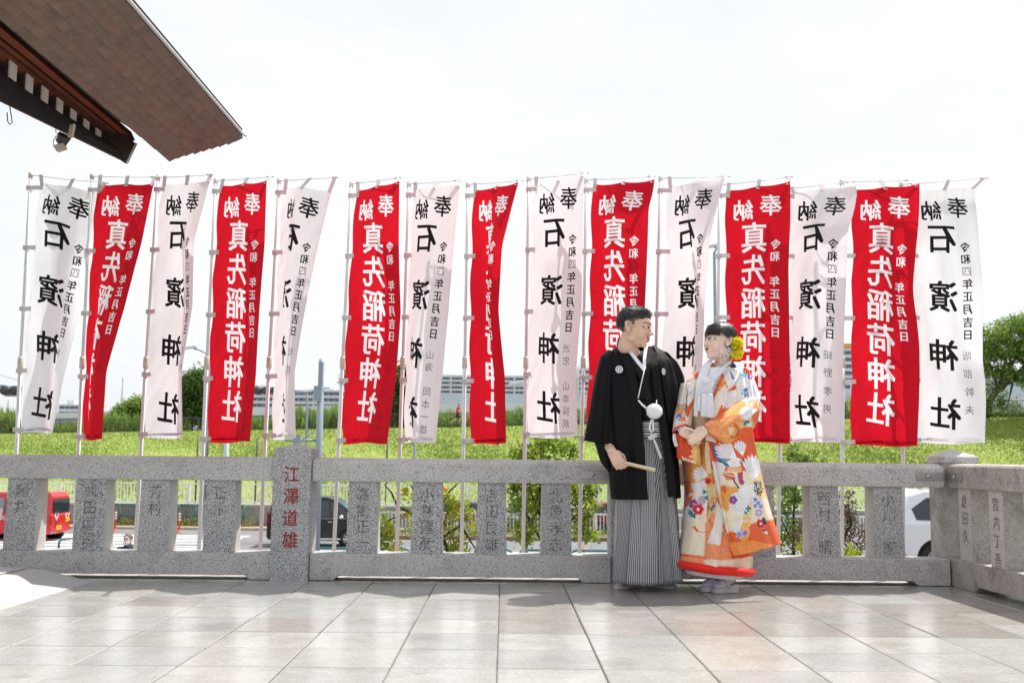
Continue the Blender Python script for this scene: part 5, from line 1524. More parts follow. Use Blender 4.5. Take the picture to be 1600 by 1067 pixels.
# ================================================================== people
def skinmat(name, c, blush):
    m = mat(name, c, 0.48, spec=0.35, noise=[(14, 0.05), (160, 0.05)], bump=(260, 0.12, 0.0008), wear=(9, blush, 0.55, 0.8))
    b = m.node_tree.nodes['Principled BSDF']
    b.inputs['Subsurface Weight'].default_value = 0.15; b.inputs['Subsurface Radius'].default_value = (.012, .005, .003); b.inputs['Subsurface Scale'].default_value = .6
    return m
SKM = skinmat('skin_man', (0.70, 0.47, 0.36), (0.72, 0.42, 0.32))
SKW = skinmat('skin_woman', (0.80, 0.60, 0.50), (0.82, 0.54, 0.45))
HAIR = mat('black_hair', (0.016, 0.013, 0.013), 0.36, spec=0.6)
HAIRF = mat('fade_hair', (0.11, 0.08, 0.065), 0.7, noise=(150, .3))
BROW = mat('brow_hair', (0.030, 0.022, 0.018), 0.7)
EYE = mat('eye_dark', (0.02, 0.012, 0.01), 0.15); EYEW = mat('eye_white', (0.62, 0.58, 0.56), 0.3)
LIPR = mat('red_lipstick', (0.50, 0.015, 0.03), 0.35); LIPM = mat('man_lips_and_shade', (0.46, 0.20, 0.16), 0.5); TEETH = mat('teeth', (0.80, 0.76, 0.68), 0.3); MOUTH = mat('mouth_shade', (0.12, 0.03, 0.03), 0.7)
def cloth_mat(name, c, rough=.75, **k):
    return mat(name, c, rough, spec=0.25, sheen=.15, **k)
BLK1 = mat('black_silk', (0.0032, 0.0034, 0.0045), .62, spec=.18, noise=(30, .2), bump=(350, .25, .0008))
BLK2 = mat('black_inner_silk', (0.006, 0.006, 0.007), .6, spec=.2, noise=(30, .2), bump=(350, .2, .0008))
WHC = cloth_mat('white_collar_silk', (0.80, 0.80, 0.86), .6, noise=(20, .03), bump=(300, .2, .0008))
CORD = cloth_mat('white_cord', (0.82, 0.80, 0.78), .8, bump=(400, .5, .001))
FLUFF = cloth_mat('white_fluff', (0.84, 0.82, 0.82), .95, bump=(90, .8, .004))

def flesh(name, prims, m, voxel, parent, smooth_it=6, **kw):
    """prims into one continuous remeshed skin"""
    me = prims.mesh(name+'_src', m, fix=False)
    o = bpy.data.objects.new(name+'_src', me); COL.objects.link(o)
    r = o.modifiers.new('r', 'REMESH'); r.mode = 'VOXEL'; r.voxel_size = voxel; r.use_smooth_shade = True
    s_ = o.modifiers.new('s', 'SMOOTH'); s_.factor = .55; s_.iterations = smooth_it
    dg = bpy.context.evaluated_depsgraph_get()
    me2 = bpy.data.meshes.new_from_object(o.evaluated_get(dg))
    me2.materials.clear(); me2.materials.append(m); me2.name = name
    bpy.data.objects.remove(o); bpy.data.meshes.remove(me)
    me2.polygons.foreach_set('use_smooth', [True]*len(me2.polygons))
    return link(name, me2, parent, **kw)

class Head:
    def __init__(s, c, yaw, pitch, roll, k=1.0):
        s.c = Vector(c); s.R = (Matrix.Rotation(yaw, 3, 'Z') @ Matrix.Rotation(pitch, 3, 'X') @ Matrix.Rotation(roll, 3, 'Y')); s.k = k
    def __call__(s, x, y, z): return s.c+s.R @ (Vector((x, y, z))*s.k)
    def ell(s, mb, c, r, n=16, mi=0, R=None):
        Rm = s.R if R is None else s.R @ R
        mb.ell(s(*c), tuple(q*s.k for q in r), n, mi, Rm)
    def cap(s, mb, p, r, q, r2, n=12): mb.capsule(s(*p), r*s.k, s(*q), r2*s.k, n)

def head_flesh(mb, H, female=False, smile=0.0):
    f = 0.93 if female else 1.0
    H.ell(mb, (0, .016, .038), (.076, .094, .082), 20)
    H.ell(mb, (0, -.022, -.022), (.065*f, .070, .085), 20)
    H.ell(mb, (0, -.030, .03), (.064, .066, .052), 16)
    H.ell(mb, (0, -.036, -.078), (.047*f, .048, .036), 16)
    H.ell(mb, (0, -.074, -.097), (.019, .017, .017), 12)
    for sg in (-1, 1):
        H.ell(mb, (sg*.030, -.055, -.036-.004*smile), (.033, .031+.002*smile, .036), 14)
        H.ell(mb, (sg*.052, -.008, -.070), (.016, .036, .022), 12)
        H.ell(mb, (sg*.0105, -.101, -.030), (.0085, .010, .0075), 10)
        H.ell(mb, (sg*.031, -.078, .004), (.017, .014, .010), 12)       # lids
        # ear
        E = Matrix.Rotation(sg*radians(-18), 3, 'Z') @ Matrix.Rotation(radians(-10), 3, 'X')
        H.ell(mb, (sg*.077, .014, -.004), (.008, .018, .030), 14, 0, E)
        H.ell(mb, (sg*.081, .020, .010), (.006, .016, .018), 12, 0, E)
        H.ell(mb, (sg*.076, .004, -.030), (.007, .010, .011), 10, 0, E)
    H.cap(mb, (0, -.086, .012), .0075, (0, -.105, -.020), .0100)
    H.ell(mb, (0, -.108-.004*(not female), -.025), (.0105, .0105, .0085), 12)
    H.cap(mb, (-.030, -.079, .024), .010, (.030, -.079, .024), .010)
    H.ell(mb, (0, -.070, -.058), (.036, .027, .032), 14)                # muzzle
    H.cap(mb, (-.015-.004*smile, -.0905, -.053), .0055, (.015+.004*smile, -.0905, -.053), .0055)
    H.cap(mb, (-.013-.004*smile, -.0895, -.066-.004*smile), .0065, (.013+.004*smile, -.0895, -.066-.004*smile), .0065)

def strip(mb, pts, wdir, w_, mi=0, thick=.002):
    """flat ribbon through pts, width along wdir(i) vector"""
    rows = []
    n = len(pts)
    for i, p in enumerate(pts):
        a, b = pts[max(i-1, 0)], pts[min(i+1, n-1)]
        d = (b-a).normalized(); wv = Vector(wdir if not callable(wdir) else wdir(i/(n-1)))
        wv = (wv-d*wv.dot(d)).normalized(); nn = d.cross(wv)
        ww = w_(i/(n-1)) if callable(w_) else w_
        rows.append([p-wv*ww/2-nn*thick/2, p+wv*ww/2-nn*thick/2, p+wv*ww/2+nn*thick/2, p-wv*ww/2+nn*thick/2])
    mb.grid(rows, mi, close=True)
    k = len(mb.v)-4*n
    mb.f.append((k, k+1, k+2, k+3)); mb.m.append(mi)
    mb.f.append((k+4*n-1, k+4*n-2, k+4*n-3, k+4*n-4)); mb.m.append(mi)

def hair_strands(H, starts, comb, length, width, lift, seed=0, seg=4):
    """ribbons lying along the scalp; starts: list of local points, comb(p) local direction"""
    r = random.Random(seed); V = []; F = []
    for p in starts:
        p = Vector(p); k = len(V)
        L_ = length*r.uniform(.6, 1.2); q = p.copy()
        for i in range(seg+1):
            n = Vector((q.x/.076**2, (q.y-.012)/.09**2, (q.z-.035)/.082**2)).normalized()
            d = Vector(comb(q)); d = d-n*d.dot(n)
            d = (d.normalized()+Vector((r.gauss(0, .07), r.gauss(0, .07), r.gauss(0, .07)))).normalized()
            sd = d.cross(n).normalized(); ww = width*(1-.8*i/seg)
            h = q+n*(lift*(.5+i/seg)*r.uniform(.7, 1.3))
            V += [H(*(h-sd*ww)), H(*(h+sd*ww))]
            if i < seg: F.append((k+2*i, k+2*i+1, k+2*i+3, k+2*i+2))
            q = q+d*L_/seg
            # back on the scalp
            e = Vector((q.x/.079, (q.y-.012)/.098, (q.z-.035)/.086)); l = e.length
            q = Vector((q.x/l, (q.y-.012)/l+.012, (q.z-.035)/l+.035))
    return V, F
def scalp_points(n, keep, seed):
    r = random.Random(seed); out_ = []
    while len(out_) < n:
        d = Vector((r.gauss(0, 1), r.gauss(0, 1), r.gauss(0, 1))).normalized()
        p = Vector((d.x*.079, d.y*.098+.012, d.z*.086+.035))
        if keep(p): out_.append(tuple(p))
    return out_
def hair_cap(H, keep, scale, m, parent, name, bump_=.0, seed=3, prims=()):
    b = MB(); n, k = 56, 40
    idx = {}; vs = []; fs = []
    for i in range(k+1):
        a = -pi/2+pi*i/k
        for j in range(n):
            t = 2*pi*j/n
            d = Vector((cos(a)*cos(t), cos(a)*sin(t), sin(a)))
            p = Vector((d.x*.078, d.y*.097+.012, d.z*.085+.035))
            rr = scale*(1+bump_*sin(t*23+a*9)*cos(a*17)+bump_*.7*sin(t*41-a*13))
            q = Vector((p.x*rr, (p.y-.012)*rr+.012, (p.z-.035)*rr+.035))
            idx[i, j] = (len(vs), keep(p)); vs.append(H(*q))
    for i in range(k):
        for j in range(n):
            c4 = [idx[i, j], idx[i, (j+1) % n], idx[i+1, (j+1) % n], idx[i+1, j]]
            if sum(c[1] for c in c4) >= 3: fs.append(tuple(c[0] for c in c4))
    me = bpy.data.meshes.new(name); me.from_pydata([tuple(v) for v in vs], [], fs); me.materials.append(m)
    bm = bmesh.new(); bm.from_mesh(me); bmesh.ops.delete(bm, geom=[v for v in bm.verts if not v.link_faces], context='VERTS'); bm.to_mesh(me); bm.free()
    me.polygons.foreach_set('use_smooth', [True]*len(me.polygons))
    o = link(name, me, parent); s_ = o.modifiers.new('t', 'SOLIDIFY'); s_.thickness = .005; s_.offset = -1
    return o

# -- generic cloth loft -------------------------------------------------------
def resample(secs, m):
    A = np.array(secs, float); t = np.linspace(0, len(secs)-1, m)
    B = np.stack([np.interp(t, np.arange(len(secs)), A[:, c]) for c in range(A.shape[1])], 1)
    k = max(3, int(m/len(secs))//2*2+1); ker = np.hanning(k+2)[1:-1]; ker /= ker.sum(); h = k//2
    C = B.copy()
    for c in range(B.shape[1]):
        ext = np.concatenate([2*B[0, c]-B[h:0:-1, c], B[:, c], 2*B[-1, c]-B[-2:-h-2:-1, c]]) if h else B[:, c]
        C[:, c] = np.convolve(ext, ker, 'valid')
    return C
def loft(name, secs, m, parent, m_=60, n=72, folds=(), power=2.0, gap=None, cap=True, thick=0.0, col=None, hem_wave=0.0):
    """secs: (xa, ya, xb, yb, Yc, half depth[, gap left px, gap right px]) in photograph pixels at depth Yc"""
    R = resample(secs, m_); V = np.zeros((m_, n, 3)); UV = np.zeros((m_, n, 2))
    for i, s_ in enumerate(R):
        Yc, hd = s_[4], s_[5]
        A, B = P(s_[0], s_[1], Yc), P(s_[2], s_[3], Yc)
        C = (A+B)/2; ax = (B-A)/2; hw = ax.length
        if gap:
            c0 = (s_[0]+s_[2])/2; h0 = (s_[2]-s_[0])/2
            ta = 2*pi-math.acos(max(-.99, min(.99, (s_[7]-c0)/h0))); tb = 4*pi-math.acos(max(-.99, min(.99, (s_[6]-c0)/h0)))
            th = np.linspace(ta, tb, n)
        else:
            th = np.linspace(0, 2*pi, n, endpoint=False)
        cx = np.sign(np.cos(th))*np.abs(np.cos(th))**(2/power); sy = np.sign(np.sin(th))*np.abs(np.sin(th))**(2/power)
        t = i/(m_-1)
        d = np.zeros(n)
        for (am, fr, ph, tw, env) in folds:
            d += am*(env(t) if callable(env) else env)*np.sin(fr*cx+ph+tw*t+.6*np.sin(3*t+ph))
        yy = sy*hd+np.where(sy < 0, -1, 1)*np.abs(sy)**.5*d
        V[i, :, 0] = C.x+ax.x*cx; V[i, :, 1] = C.y+yy; V[i, :, 2] = C.z+ax.z*cx
        if hem_wave and t > .9: V[i, :, 2] += hem_wave*(t-.9)*10*np.sin(fr*cx*1.0+ph)
        UV[i, :, 0] = (cx*.5+.5)*hw*2; UV[i, :, 1] = t
    F = []
    nn = n-1 if gap else n
    for i in range(m_-1):
        for j in range(nn):
            F.append((i*n+j, i*n+(j+1) % n, (i+1)*n+(j+1) % n, (i+1)*n+j))
    Vf = V.reshape(-1, 3)
    me = bpy.data.meshes.new(name)
    if cap and not gap:
        F = F+[tuple(reversed(range(n))), tuple(range((m_-1)*n, m_*n))]
    me.from_pydata([tuple(v) for v in Vf], [], F); me.materials.append(m)
    bm = bmesh.new(); bm.from_mesh(me); bmesh.ops.recalc_face_normals(bm, faces=bm.faces); bm.to_mesh(me); bm.free()
    me.polygons.foreach_set('use_smooth', [len(p.vertices) == 4 for p in me.polygons])
    if col is not None:
        pv = np.array([proj(v) for v in Vf]); C4 = col(pv[:, 0], pv[:, 1])
        ca = me.color_attributes.new('Col', 'FLOAT_COLOR', 'POINT')
        ca.data.foreach_set('color', np.concatenate([C4, np.ones((len(C4), 1))], 1).astype(np.float32).ravel())
    uvl = me.uv_layers.new(name='UVMap'); li = np.empty(len(me.loops), np.int32); me.loops.foreach_get('vertex_index', li)
    uvl.data.foreach_set('uv', UV.reshape(-1, 2)[li].astype(np.float32).ravel())
    o = link(name, me, parent)
    if thick:
        s2 = o.modifiers.new('t', 'SOLIDIFY'); s2.thickness = thick; s2.offset = -1
    return o
def panel(name, tl, tr, bl, br, Yt, Yb, bulge, m, parent, nrow=40, ncol=22, col=None, mid=None, wob=.004, ph=0, uvw=None, thick=.003, folds=()):
    """hanging cloth panel between four photograph points"""
    V = np.zeros((nrow, ncol, 3)); UV = np.zeros((nrow, ncol, 2))
    for i in range(nrow):
        t = i/(nrow-1); a = np.array(tl)*(1-t)+np.array(bl)*t; b = np.array(tr)*(1-t)+np.array(br)*t
        if mid: a = a+np.array(mid[0])*4*t*(1-t); b = b+np.array(mid[1])*4*t*(1-t)
        Y = Yt*(1-t)+Yb*t
        A, B = P(a[0], a[1], Y), P(b[0], b[1], Y)
        for j in range(ncol):
            u = j/(ncol-1); p = A.lerp(B, u)
            yo = -bulge*(1-(2*u-1)**2)+wob*sin(u*5+t*4+ph)+sum(am*sin(fr*u+p_+tw*t) for am, fr, p_, tw in folds)
            V[i, j] = (p.x, p.y+yo, p.z); UV[i, j] = (u*(uvw or (P(br[0], br[1], Yb)-P(bl[0], bl[1], Yb)).length), t)
    F = [(i*ncol+j, i*ncol+j+1, (i+1)*ncol+j+1, (i+1)*ncol+j) for i in range(nrow-1) for j in range(ncol-1)]
    me = bpy.data.meshes.new(name); Vf = V.reshape(-1, 3); me.from_pydata([tuple(v) for v in Vf], [], F); me.materials.append(m)
    me.polygons.foreach_set('use_smooth', [True]*len(F))
    if col is not None:
        pv = np.array([proj(v) for v in Vf]); C4 = col(pv[:, 0], pv[:, 1])
        ca = me.color_attributes.new('Col', 'FLOAT_COLOR', 'POINT')
        ca.data.foreach_set('color', np.concatenate([C4, np.ones((len(C4), 1))], 1).astype(np.float32).ravel())
    uvl = me.uv_layers.new(name='UVMap'); li = np.empty(len(me.loops), np.int32); me.loops.foreach_get('vertex_index', li)
    uvl.data.foreach_set('uv', UV.reshape(-1, 2)[li].astype(np.float32).ravel())
    o = link(name, me, parent); s2 = o.modifiers.new('t', 'SOLIDIFY'); s2.thickness = thick; s2.offset = 1
    return o
def stripemat(name, axis, period, wfrac, cw, cb):
    m = bpy.data.materials.new(name); m.use_nodes = True; t = m.node_tree; b = t.nodes['Principled BSDF']
    b.inputs['Roughness'].default_value = .6; b.inputs['Specular IOR Level'].default_value = .3
    uv = t.nodes.new('ShaderNodeUVMap') if axis == 'U' else t.nodes.new('ShaderNodeTexCoord')
    sp = t.nodes.new('ShaderNodeSeparateXYZ')
    t.links.new(uv.outputs['UV'] if axis == 'U' else uv.outputs['Object'], sp.inputs[0])
    ma = t.nodes.new('ShaderNodeMath'); ma.operation = 'DIVIDE'; ma.inputs[1].default_value = period
    t.links.new(sp.outputs['X' if axis == 'U' else 'Z'], ma.inputs[0])
    fr = t.nodes.new('ShaderNodeMath'); fr.operation = 'FRACT'; t.links.new(ma.outputs[0], fr.inputs[0])
    lt = t.nodes.new('ShaderNodeMath'); lt.operation = 'LESS_THAN'; lt.inputs[1].default_value = wfrac; t.links.new(fr.outputs[0], lt.inputs[0])
    mx_ = t.nodes.new('ShaderNodeMixRGB'); mx_.inputs[1].default_value = (*cb, 1); mx_.inputs[2].default_value = (*cw, 1)
    t.links.new(lt.outputs[0], mx_.inputs[0]); t.links.new(mx_.outputs[0], b.inputs['Base Color'])
    MATS[name] = m; return m
# ================================================================== groom
GY = 6.20
groom = thing('person', 'man in black crested kimono coat and striped hakama holding a folded fan', 'person')
HG = Head(P(992, 511.5, GY-.07), radians(62), radians(9), radians(3), 1.06)
b = MB()
head_flesh(b, HG, False, 1.0)
nb = P(996, 556, GY+.0)
HG.cap(b, (0, .022, -.05), .050, (.0, .033, -.12), .051)
b.capsule(HG(0, .03, -.10), .052, nb+Vector((0, .02, -.07)), .054, 16)
# body under the clothes: torso, arms, legs as one skin
sh = P(997, 572, GY+.02); hip = P(1005, 690, GY+.03)
b.capsule(sh+Vector((0, 0, -.05)), .115, hip, .11, 18)
shR, shL = P(955, 575, GY+.02), P(1040, 577, GY+.02)
b.capsule(shR, .05, shL, .05, 14)
elR = P(946, 640, GY+.0); wrR = P(952, 698, GY-.085)
b.capsule(shR, .05, elR, .04, 12); b.capsule(elR, .038, wrR, .027, 12)
elL = P(1050, 640, GY+.05); b.capsule(shL, .048, elL, .04, 12); b.capsule(elL, .038, P(1046, 690, GY+.02), .028, 12)
fR, fL = G(985, 908, .05)+Vector((0, .07, 0)), G(1032, 908, .05)+Vector((0, .07, 0))
for q, f in ((-.075, fR), (.075, fL)):
    kn = Vector(((hip.x+q+f.x)/2, f.y+.02, .50))
    b.capsule(hip+Vector((q, 0, -.02)), .085, kn, .055, 14); b.capsule(kn, .053, Vector((f.x, f.y+.02, .09)), .036, 12)
    b.capsule(Vector((f.x, f.y+.02, .07)), .032, Vector((f.x, f.y-.06, .045)), .022, 10)
# right hand gripping the fan: palm, four fingers curled round, thumb
def hand_grip(b, w_, fwd, dn, side, r=.0082):
    """w_ wrist; fwd towards fingers, dn curl direction, side across the knuckles"""
    f, d, s_ = fwd.normalized(), dn.normalized(), side.normalized()
    pc = w_+f*.045
    for q in (-.026, -.009, .009, .026): b.capsule(w_+s_*q*.6+f*.012, .016, w_+f*.082+s_*q, .0125, 10)
    for i, (q, L1, L2, L3) in enumerate([(-.030, .040, .026, .018), (-.010, .044, .029, .019), (.010, .041, .027, .018), (.029, .032, .021, .016)]):
        k = w_+f*.086+s_*q
        a1 = k+(f*.75+d*.66).normalized()*L1; a2 = a1+(d*.95-f*.30).normalized()*L2; a3 = a2+(-f*.95+d*.1).normalized()*L3
        b.capsule(k, r*1.12, a1, r, 10); b.capsule(a1, r, a2, r*.92, 10); b.capsule(a2, r*.92, a3, r*.82, 10)
    t0 = w_+f*.022-s_*.028+d*.006; t1 = t0+(f*.75-s_*.35+d*.6).normalized()*.040; t2 = t1+(f*.75+s_*.2+d*.6).normalized()*.030
    b.capsule(t0, .014, t1, .0105, 10); b.capsule(t1, .0105, t2, .0088, 10)
wr = P(956, 705, GY-.165)
b.capsule(wrR, .030, wr, .028, 12)
fwd = P(968, 725, GY-.215)-wr
hand_grip(b, wr, fwd, Vector((.30, .85, -.1)), Vector((-.86, .15, -.40)), .0098)
body = flesh('body', b, SKM, .0032, groom, 5)
# face pieces
def face_bits(H, par, female):
    for sg in (-1, 1):
        e = MB()
        # narrow eye: dark slit with lash line
        pts = [H(sg*(.014+.034*t), -.0935+.028*t*t+.0, .003+.0035*sin(pi*t)-.002*t) for t in np.linspace(0, 1, 8)]
        up = H.R @ Vector((0, 0, 1))
        strip(e, pts, up, lambda t: (.0058 if female else .0048)*sin(pi*min(max(t, .05), .97))+.0020, 0, .004)
        e.build('eye', EYE, par)
        l_ = MB(); pts = [H(sg*(.012+.040*t), -.0950+.028*t*t, .0075+.0035*sin(pi*t)-.003*t) for t in np.linspace(0, 1, 8)]
        l_.tube(pts, [.0010, .0018, .0022, .0024, .0024, .0022, .0018, .0010], 6); l_.build('eyelid_line', BROW, par)
        bw = MB(); z0 = .026 if not female else .029
        pts = [H(sg*(.010+.044*t), -.0925+.027*t*t, z0+.006*sin(pi*t*.8)-.003*t) for t in np.linspace(0, 1, 8)]
        strip(bw, pts, up, lambda t: (.0078 if not female else .0045)*(1-.55*t), 0, .003)
        bw.build('eyebrow', BROW, par)
face_bits(HG, groom, False)
up = HG.R @ Vector((0, 0, 1))
# open smile: mouth shade, teeth, lips
m_ = MB(); pts = [HG(x, -.0985+.55*abs(x)**1.5*2.2, -.058-.0025*cos(x*90)+abs(x)*.22) for x in np.linspace(-.023, .023, 11)]
strip(m_, pts, up, lambda t: .0035+.0085*sin(pi*t), 0, .003); m_.build('mouth', MOUTH, groom)
m_ = MB(); pts = [HG(x, -.1002+.55*abs(x)**1.5*2.2, -.0565-.0025*cos(x*90)+abs(x)*.22) for x in np.linspace(-.018, .018, 9)]
strip(m_, pts, up, lambda t: .0028+.0042*sin(pi*t), 0, .003); m_.build('teeth', TEETH, groom)
m_ = MB(); pts = [HG(x, -.0975+.55*abs(x)**1.5*2.2, -.0515-.0015*cos(x*130)+abs(x)*.20) for x in np.linspace(-.022, .022, 11)]
m_.tube(pts, [.001, .002, .0027, .003, .003, .0026, .003, .003, .0027, .002, .001], 8)
pts = [HG(x, -.0955+.55*abs(x)**1.5*2.2, -.0675+abs(x)*.32) for x in np.linspace(-.020, .020, 11)]
m_.tube(pts, [.001, .003, .0038, .0042, .0044, .0044, .0044, .0042, .0038, .003, .001], 8)
m_.build('lips', LIPM, groom, smooth=True)
for sg in (-1, 1):
    MB().tube([HG(sg*.018, -.100, -.030), HG(sg*.026, -.088, -.042), HG(sg*.030, -.078, -.056)], [.0006, .0011, .0006], 6).build('smile_line', LIPM, groom)
    ec = MB(); HG.ell(ec, (sg*.083, .012, .002), (.003, .007, .012), 10); ec.build('ear_shade', LIPM, groom, smooth=True)  # darker ellipsoid paints the shade of the ear's hollow
# hair
def kg(p):
    if p.z > .088: return p.y > -.088 or p.z > .094
    if p.z > .045: return p.y > -.060-(p.z-.045)*.5
    if p.z > -.004: return p.y > -.022-.5*(p.z-.02) and not (p.y < .035 and p.z < .026 and p.y > .0)
    return p.y > .045
def kg_top(p): return (p.z > .060 and p.y > -.078-(p.z-.06)*.6) or (p.y > .02 and p.z > .0)
hair_cap(HG, kg, 1.045, HAIRF, groom, 'hair_fade', .004)
hair_cap(HG, kg_top, 1.065, HAIR, groom, 'hair', .022)
def comb_g(p): return (0.25 if p.x > 0 else -.9, .85, .35) if p.z > .085 else ((0, .75, -.65) if p.y > -.02 else (0, .9, .25))
V, F = hair_strands(HG, scalp_points(2200, lambda p: kg_top(p) or (p.z > .045 and kg(p)), 4), comb_g, .040, .0010, .0085, 5)
me = bpy.data.meshes.new('hair_strands'); me.from_pydata([tuple(v) for v in V], [], F); me.materials.append(HAIR); link('hair_strands', me, groom)
# quiff standing up from the hairline
V = []; F = []; rr = random.Random(8)
for i in range(900):
    x = rr.uniform(-.056, .056); y = rr.uniform(-.094, .03)+abs(x)*.35; z = .112+rr.uniform(-.012, .004)-abs(x)*.25-max(0, -y-.05)*.55
    p = Vector((x, y, z)); d = Vector((rr.uniform(-.5, .3), rr.uniform(-.5, .5), rr.uniform(.5, 1.0))).normalized()
    k = len(V); L_ = rr.uniform(.014, .030); bend = Vector((rr.uniform(-.4, .4), rr.uniform(.1, .9), -.35))
    sd = Vector((rr.gauss(0, 1), rr.gauss(0, 1), 0)).normalized()*.0011
    for q in range(4):
        t = q/3; h = p+d*L_*t+bend*L_*t*t*.8
        V += [HG(*(h-sd*(1-.7*t))), HG(*(h+sd*(1-.7*t)))]
        if q < 3: F.append((k+2*q, k+2*q+1, k+2*q+3, k+2*q+2))
me = bpy.data.meshes.new('hair_tuft'); me.from_pydata([tuple(v) for v in V], [], F); me.materials.append(HAIR); link('hair_tuft', me, groom)

# clothing ---------------------------------------------------------------
# inner black kimono
loft('kimono', [(986, 549, 1012, 549, GY+.03, .035), (968, 557, 1030, 557, GY+.02, .085), (958, 575, 1042, 575, GY+.02, .12), (962, 610, 1044, 610, GY+.0, .145), (972, 650, 1046, 652, GY-.0, .150), (975, 668, 1046, 670, GY-.0, .150)],
     BLK2, groom, 50, 80, [(.004, 9, .5, 2, 1), (.003, 17, 1.5, -3, 1)], power=2.2)
# white inner collar and black collar bands (V)
def P3(x, y, Y): return P(x, y, Y)
def band(name, pts, w_, m, par, th=.004, wd=(1, 0, .25), n=16):
    pp = [Vector(p) for p in pts]
    # smooth through the points
    A = np.array([tuple(p) for p in pp]); t = np.linspace(0, len(pp)-1, n*len(pp)//2)
    S_ = [Vector([float(np.interp(q, np.arange(len(pp)), A[:, c])) for c in range(3)]) for q in t]
    for _ in range(3): S_ = [S_[0]]+[(S_[i-1]+S_[i]*2+S_[i+1])/4 for i in range(1, len(S_)-1)]+[S_[-1]]
    b = MB(); strip(b, S_, wd, lambda t: w_*min(1, .45+2.4*t), 0, th); return b.build(name, m, par, smooth=False)
band('white_collar', [P3(975, 528, GY+.07), P3(977, 538, GY-.01), P3(988, 554, GY-.10), P3(998, 567, GY-.135), P3(1007, 578, GY-.155)], .022, WHC, groom, .005)
band('white_collar', [P3(1012, 533, GY+.03), P3(1009, 546, GY-.06), P3(1007, 560, GY-.115), P3(1006.5, 576, GY-.14)], .020, WHC, groom, .005)
band('kimono_collar', [P3(970, 531, GY+.08), P3(972, 543, GY-.01), P3(984, 560, GY-.105), P3(997, 577, GY-.150), P3(1008, 598, GY-.162), P3(1014, 625, GY-.165)], .036, BLK2, groom, .006)
band('kimono_collar', [P3(1014, 543, GY+.02), P3(1014, 553, GY-.06), P3(1013, 568, GY-.125), P3(1009, 590, GY-.155), P3(1003, 622, GY-.160)], .036, BLK2, groom, .006)
# haori coat body, open in front
fo = [(.009, 7, .3, 2.2, lambda t: .3+t), (.005, 15, 1.1, -2.5, lambda t: .4+t), (.0035, 27, 2.0, 4, 1)]
loft('haori', [(972, 538, 1022, 540, GY+.05, .06, 976, 1018), (952, 549, 1040, 551, GY+.03, .105, 978, 1019), (943, 565, 1053, 567, GY+.02, .140, 985, 1021), (941, 600, 1060, 602, GY+.01, .165, 993, 1026), (944, 650, 1060, 652, GY, .180, 998, 1034),
               (948, 700, 1058, 702, GY, .195, 1001, 1041), (952, 745, 1061, 745, GY, .20, 1004, 1045), (955, 779, 1063, 777, GY, .20, 1006.5, 1048)],
     BLK1, groom, 90, 130, fo, power=2.3, gap=True, thick=.005)
# turned collar bands of the coat
band('haori_collar', [P3(968, 529, GY+.10), P3(968, 541, GY+.0), P3(979, 560, GY-.12), P3(987, 585, GY-.170), P3(993, 620, GY-.185), P3(998, 665, GY-.195), P3(1000, 710, GY-.200), P3(1002, 778, GY-.203)], .050, BLK1, groom, .007)
band('haori_collar', [P3(1018, 542, GY+.03), P3(1021, 552, GY-.06), P3(1023, 570, GY-.13), P3(1027, 600, GY-.170), P3(1034, 650, GY-.185), P3(1043, 710, GY-.192), P3(1050, 776, GY-.192)], .048, BLK1, groom, .007)
# sleeves
sf = [(.008, 6, .8, 2.6, lambda t: .3+t), (.004, 13, .1, -2, 1)]
loft('sleeve', [(950, 547, 968, 560, GY+.02, .07), (938, 556, 966, 585, GY+.01, .09), (928, 596, 968, 610, GY-.01, .10), (921, 640, 968, 648, GY-.03, .095), (912.5, 688, 965, 697, GY-.05, .075)], BLK1, groom, 60, 80, sf, power=2.3)
loft('inner_sleeve', [(925, 680, 956, 688, GY-.04, .05), (932, 700, 952, 700, GY-.04, .045), (938, 722, 956, 722, GY-.03, .035), (951, 738, 958, 738, GY-.02, .015)], BLK2, groom, 24, 40, [(.003, 9, 0, 2, 1)], power=2.1)
loft('sleeve', [(1034, 549, 1046, 556, GY+.03, .07), (1036, 570, 1058, 566, GY+.03, .085), (1042, 600, 1070, 592, GY+.04, .095), (1043, 650, 1066, 648, GY+.06, .09), (1042, 700, 1060, 700, GY+.07, .08)], BLK1, groom, 50, 60, sf, power=2.2)
# crests: white discs with a black figure
def crest_mark(px, py, Y, r, tilt):
    c = P(px, py, Y); o = MB()
    U = Vector((cos(tilt), sin(tilt)*.9, 0)).normalized(); W_ = Vector((0, .08, 1)).normalized(); N = U.cross(W_)
    if N.y > 0: N = -N
    def disc(r0, r1, mi, d, cx=0, cz=0, n=20, a0=0, a1=2*pi):
        vs = []; 
        for k in range(n+1):
            a = a0+(a1-a0)*k/n
            vs += [c+U*(cx+r0*cos(a))+W_*(cz+r0*sin(a))+N*d, c+U*(cx+r1*cos(a))+W_*(cz+r1*sin(a))+N*d]
        o.add(vs, [(2*k, 2*k+1, 2*k+3, 2*k+2) for k in range(n)], mi)
    disc(.001, r, 0, 0)
    for k in range(6):
        a = pi/6+k*pi/3; disc(.0002, r*.20, 1, .0008, r*.60*cos(a), r*.60*sin(a), 10)
    disc(.0002, r*.16, 1, .0008)
    o.build('crest', [WHC, BLK1], groom, fix=False)
crest_mark(967.5, 577, GY-.178, .0225, -.12)
crest_mark(1037, 580.5, GY-.168, .020, .9)
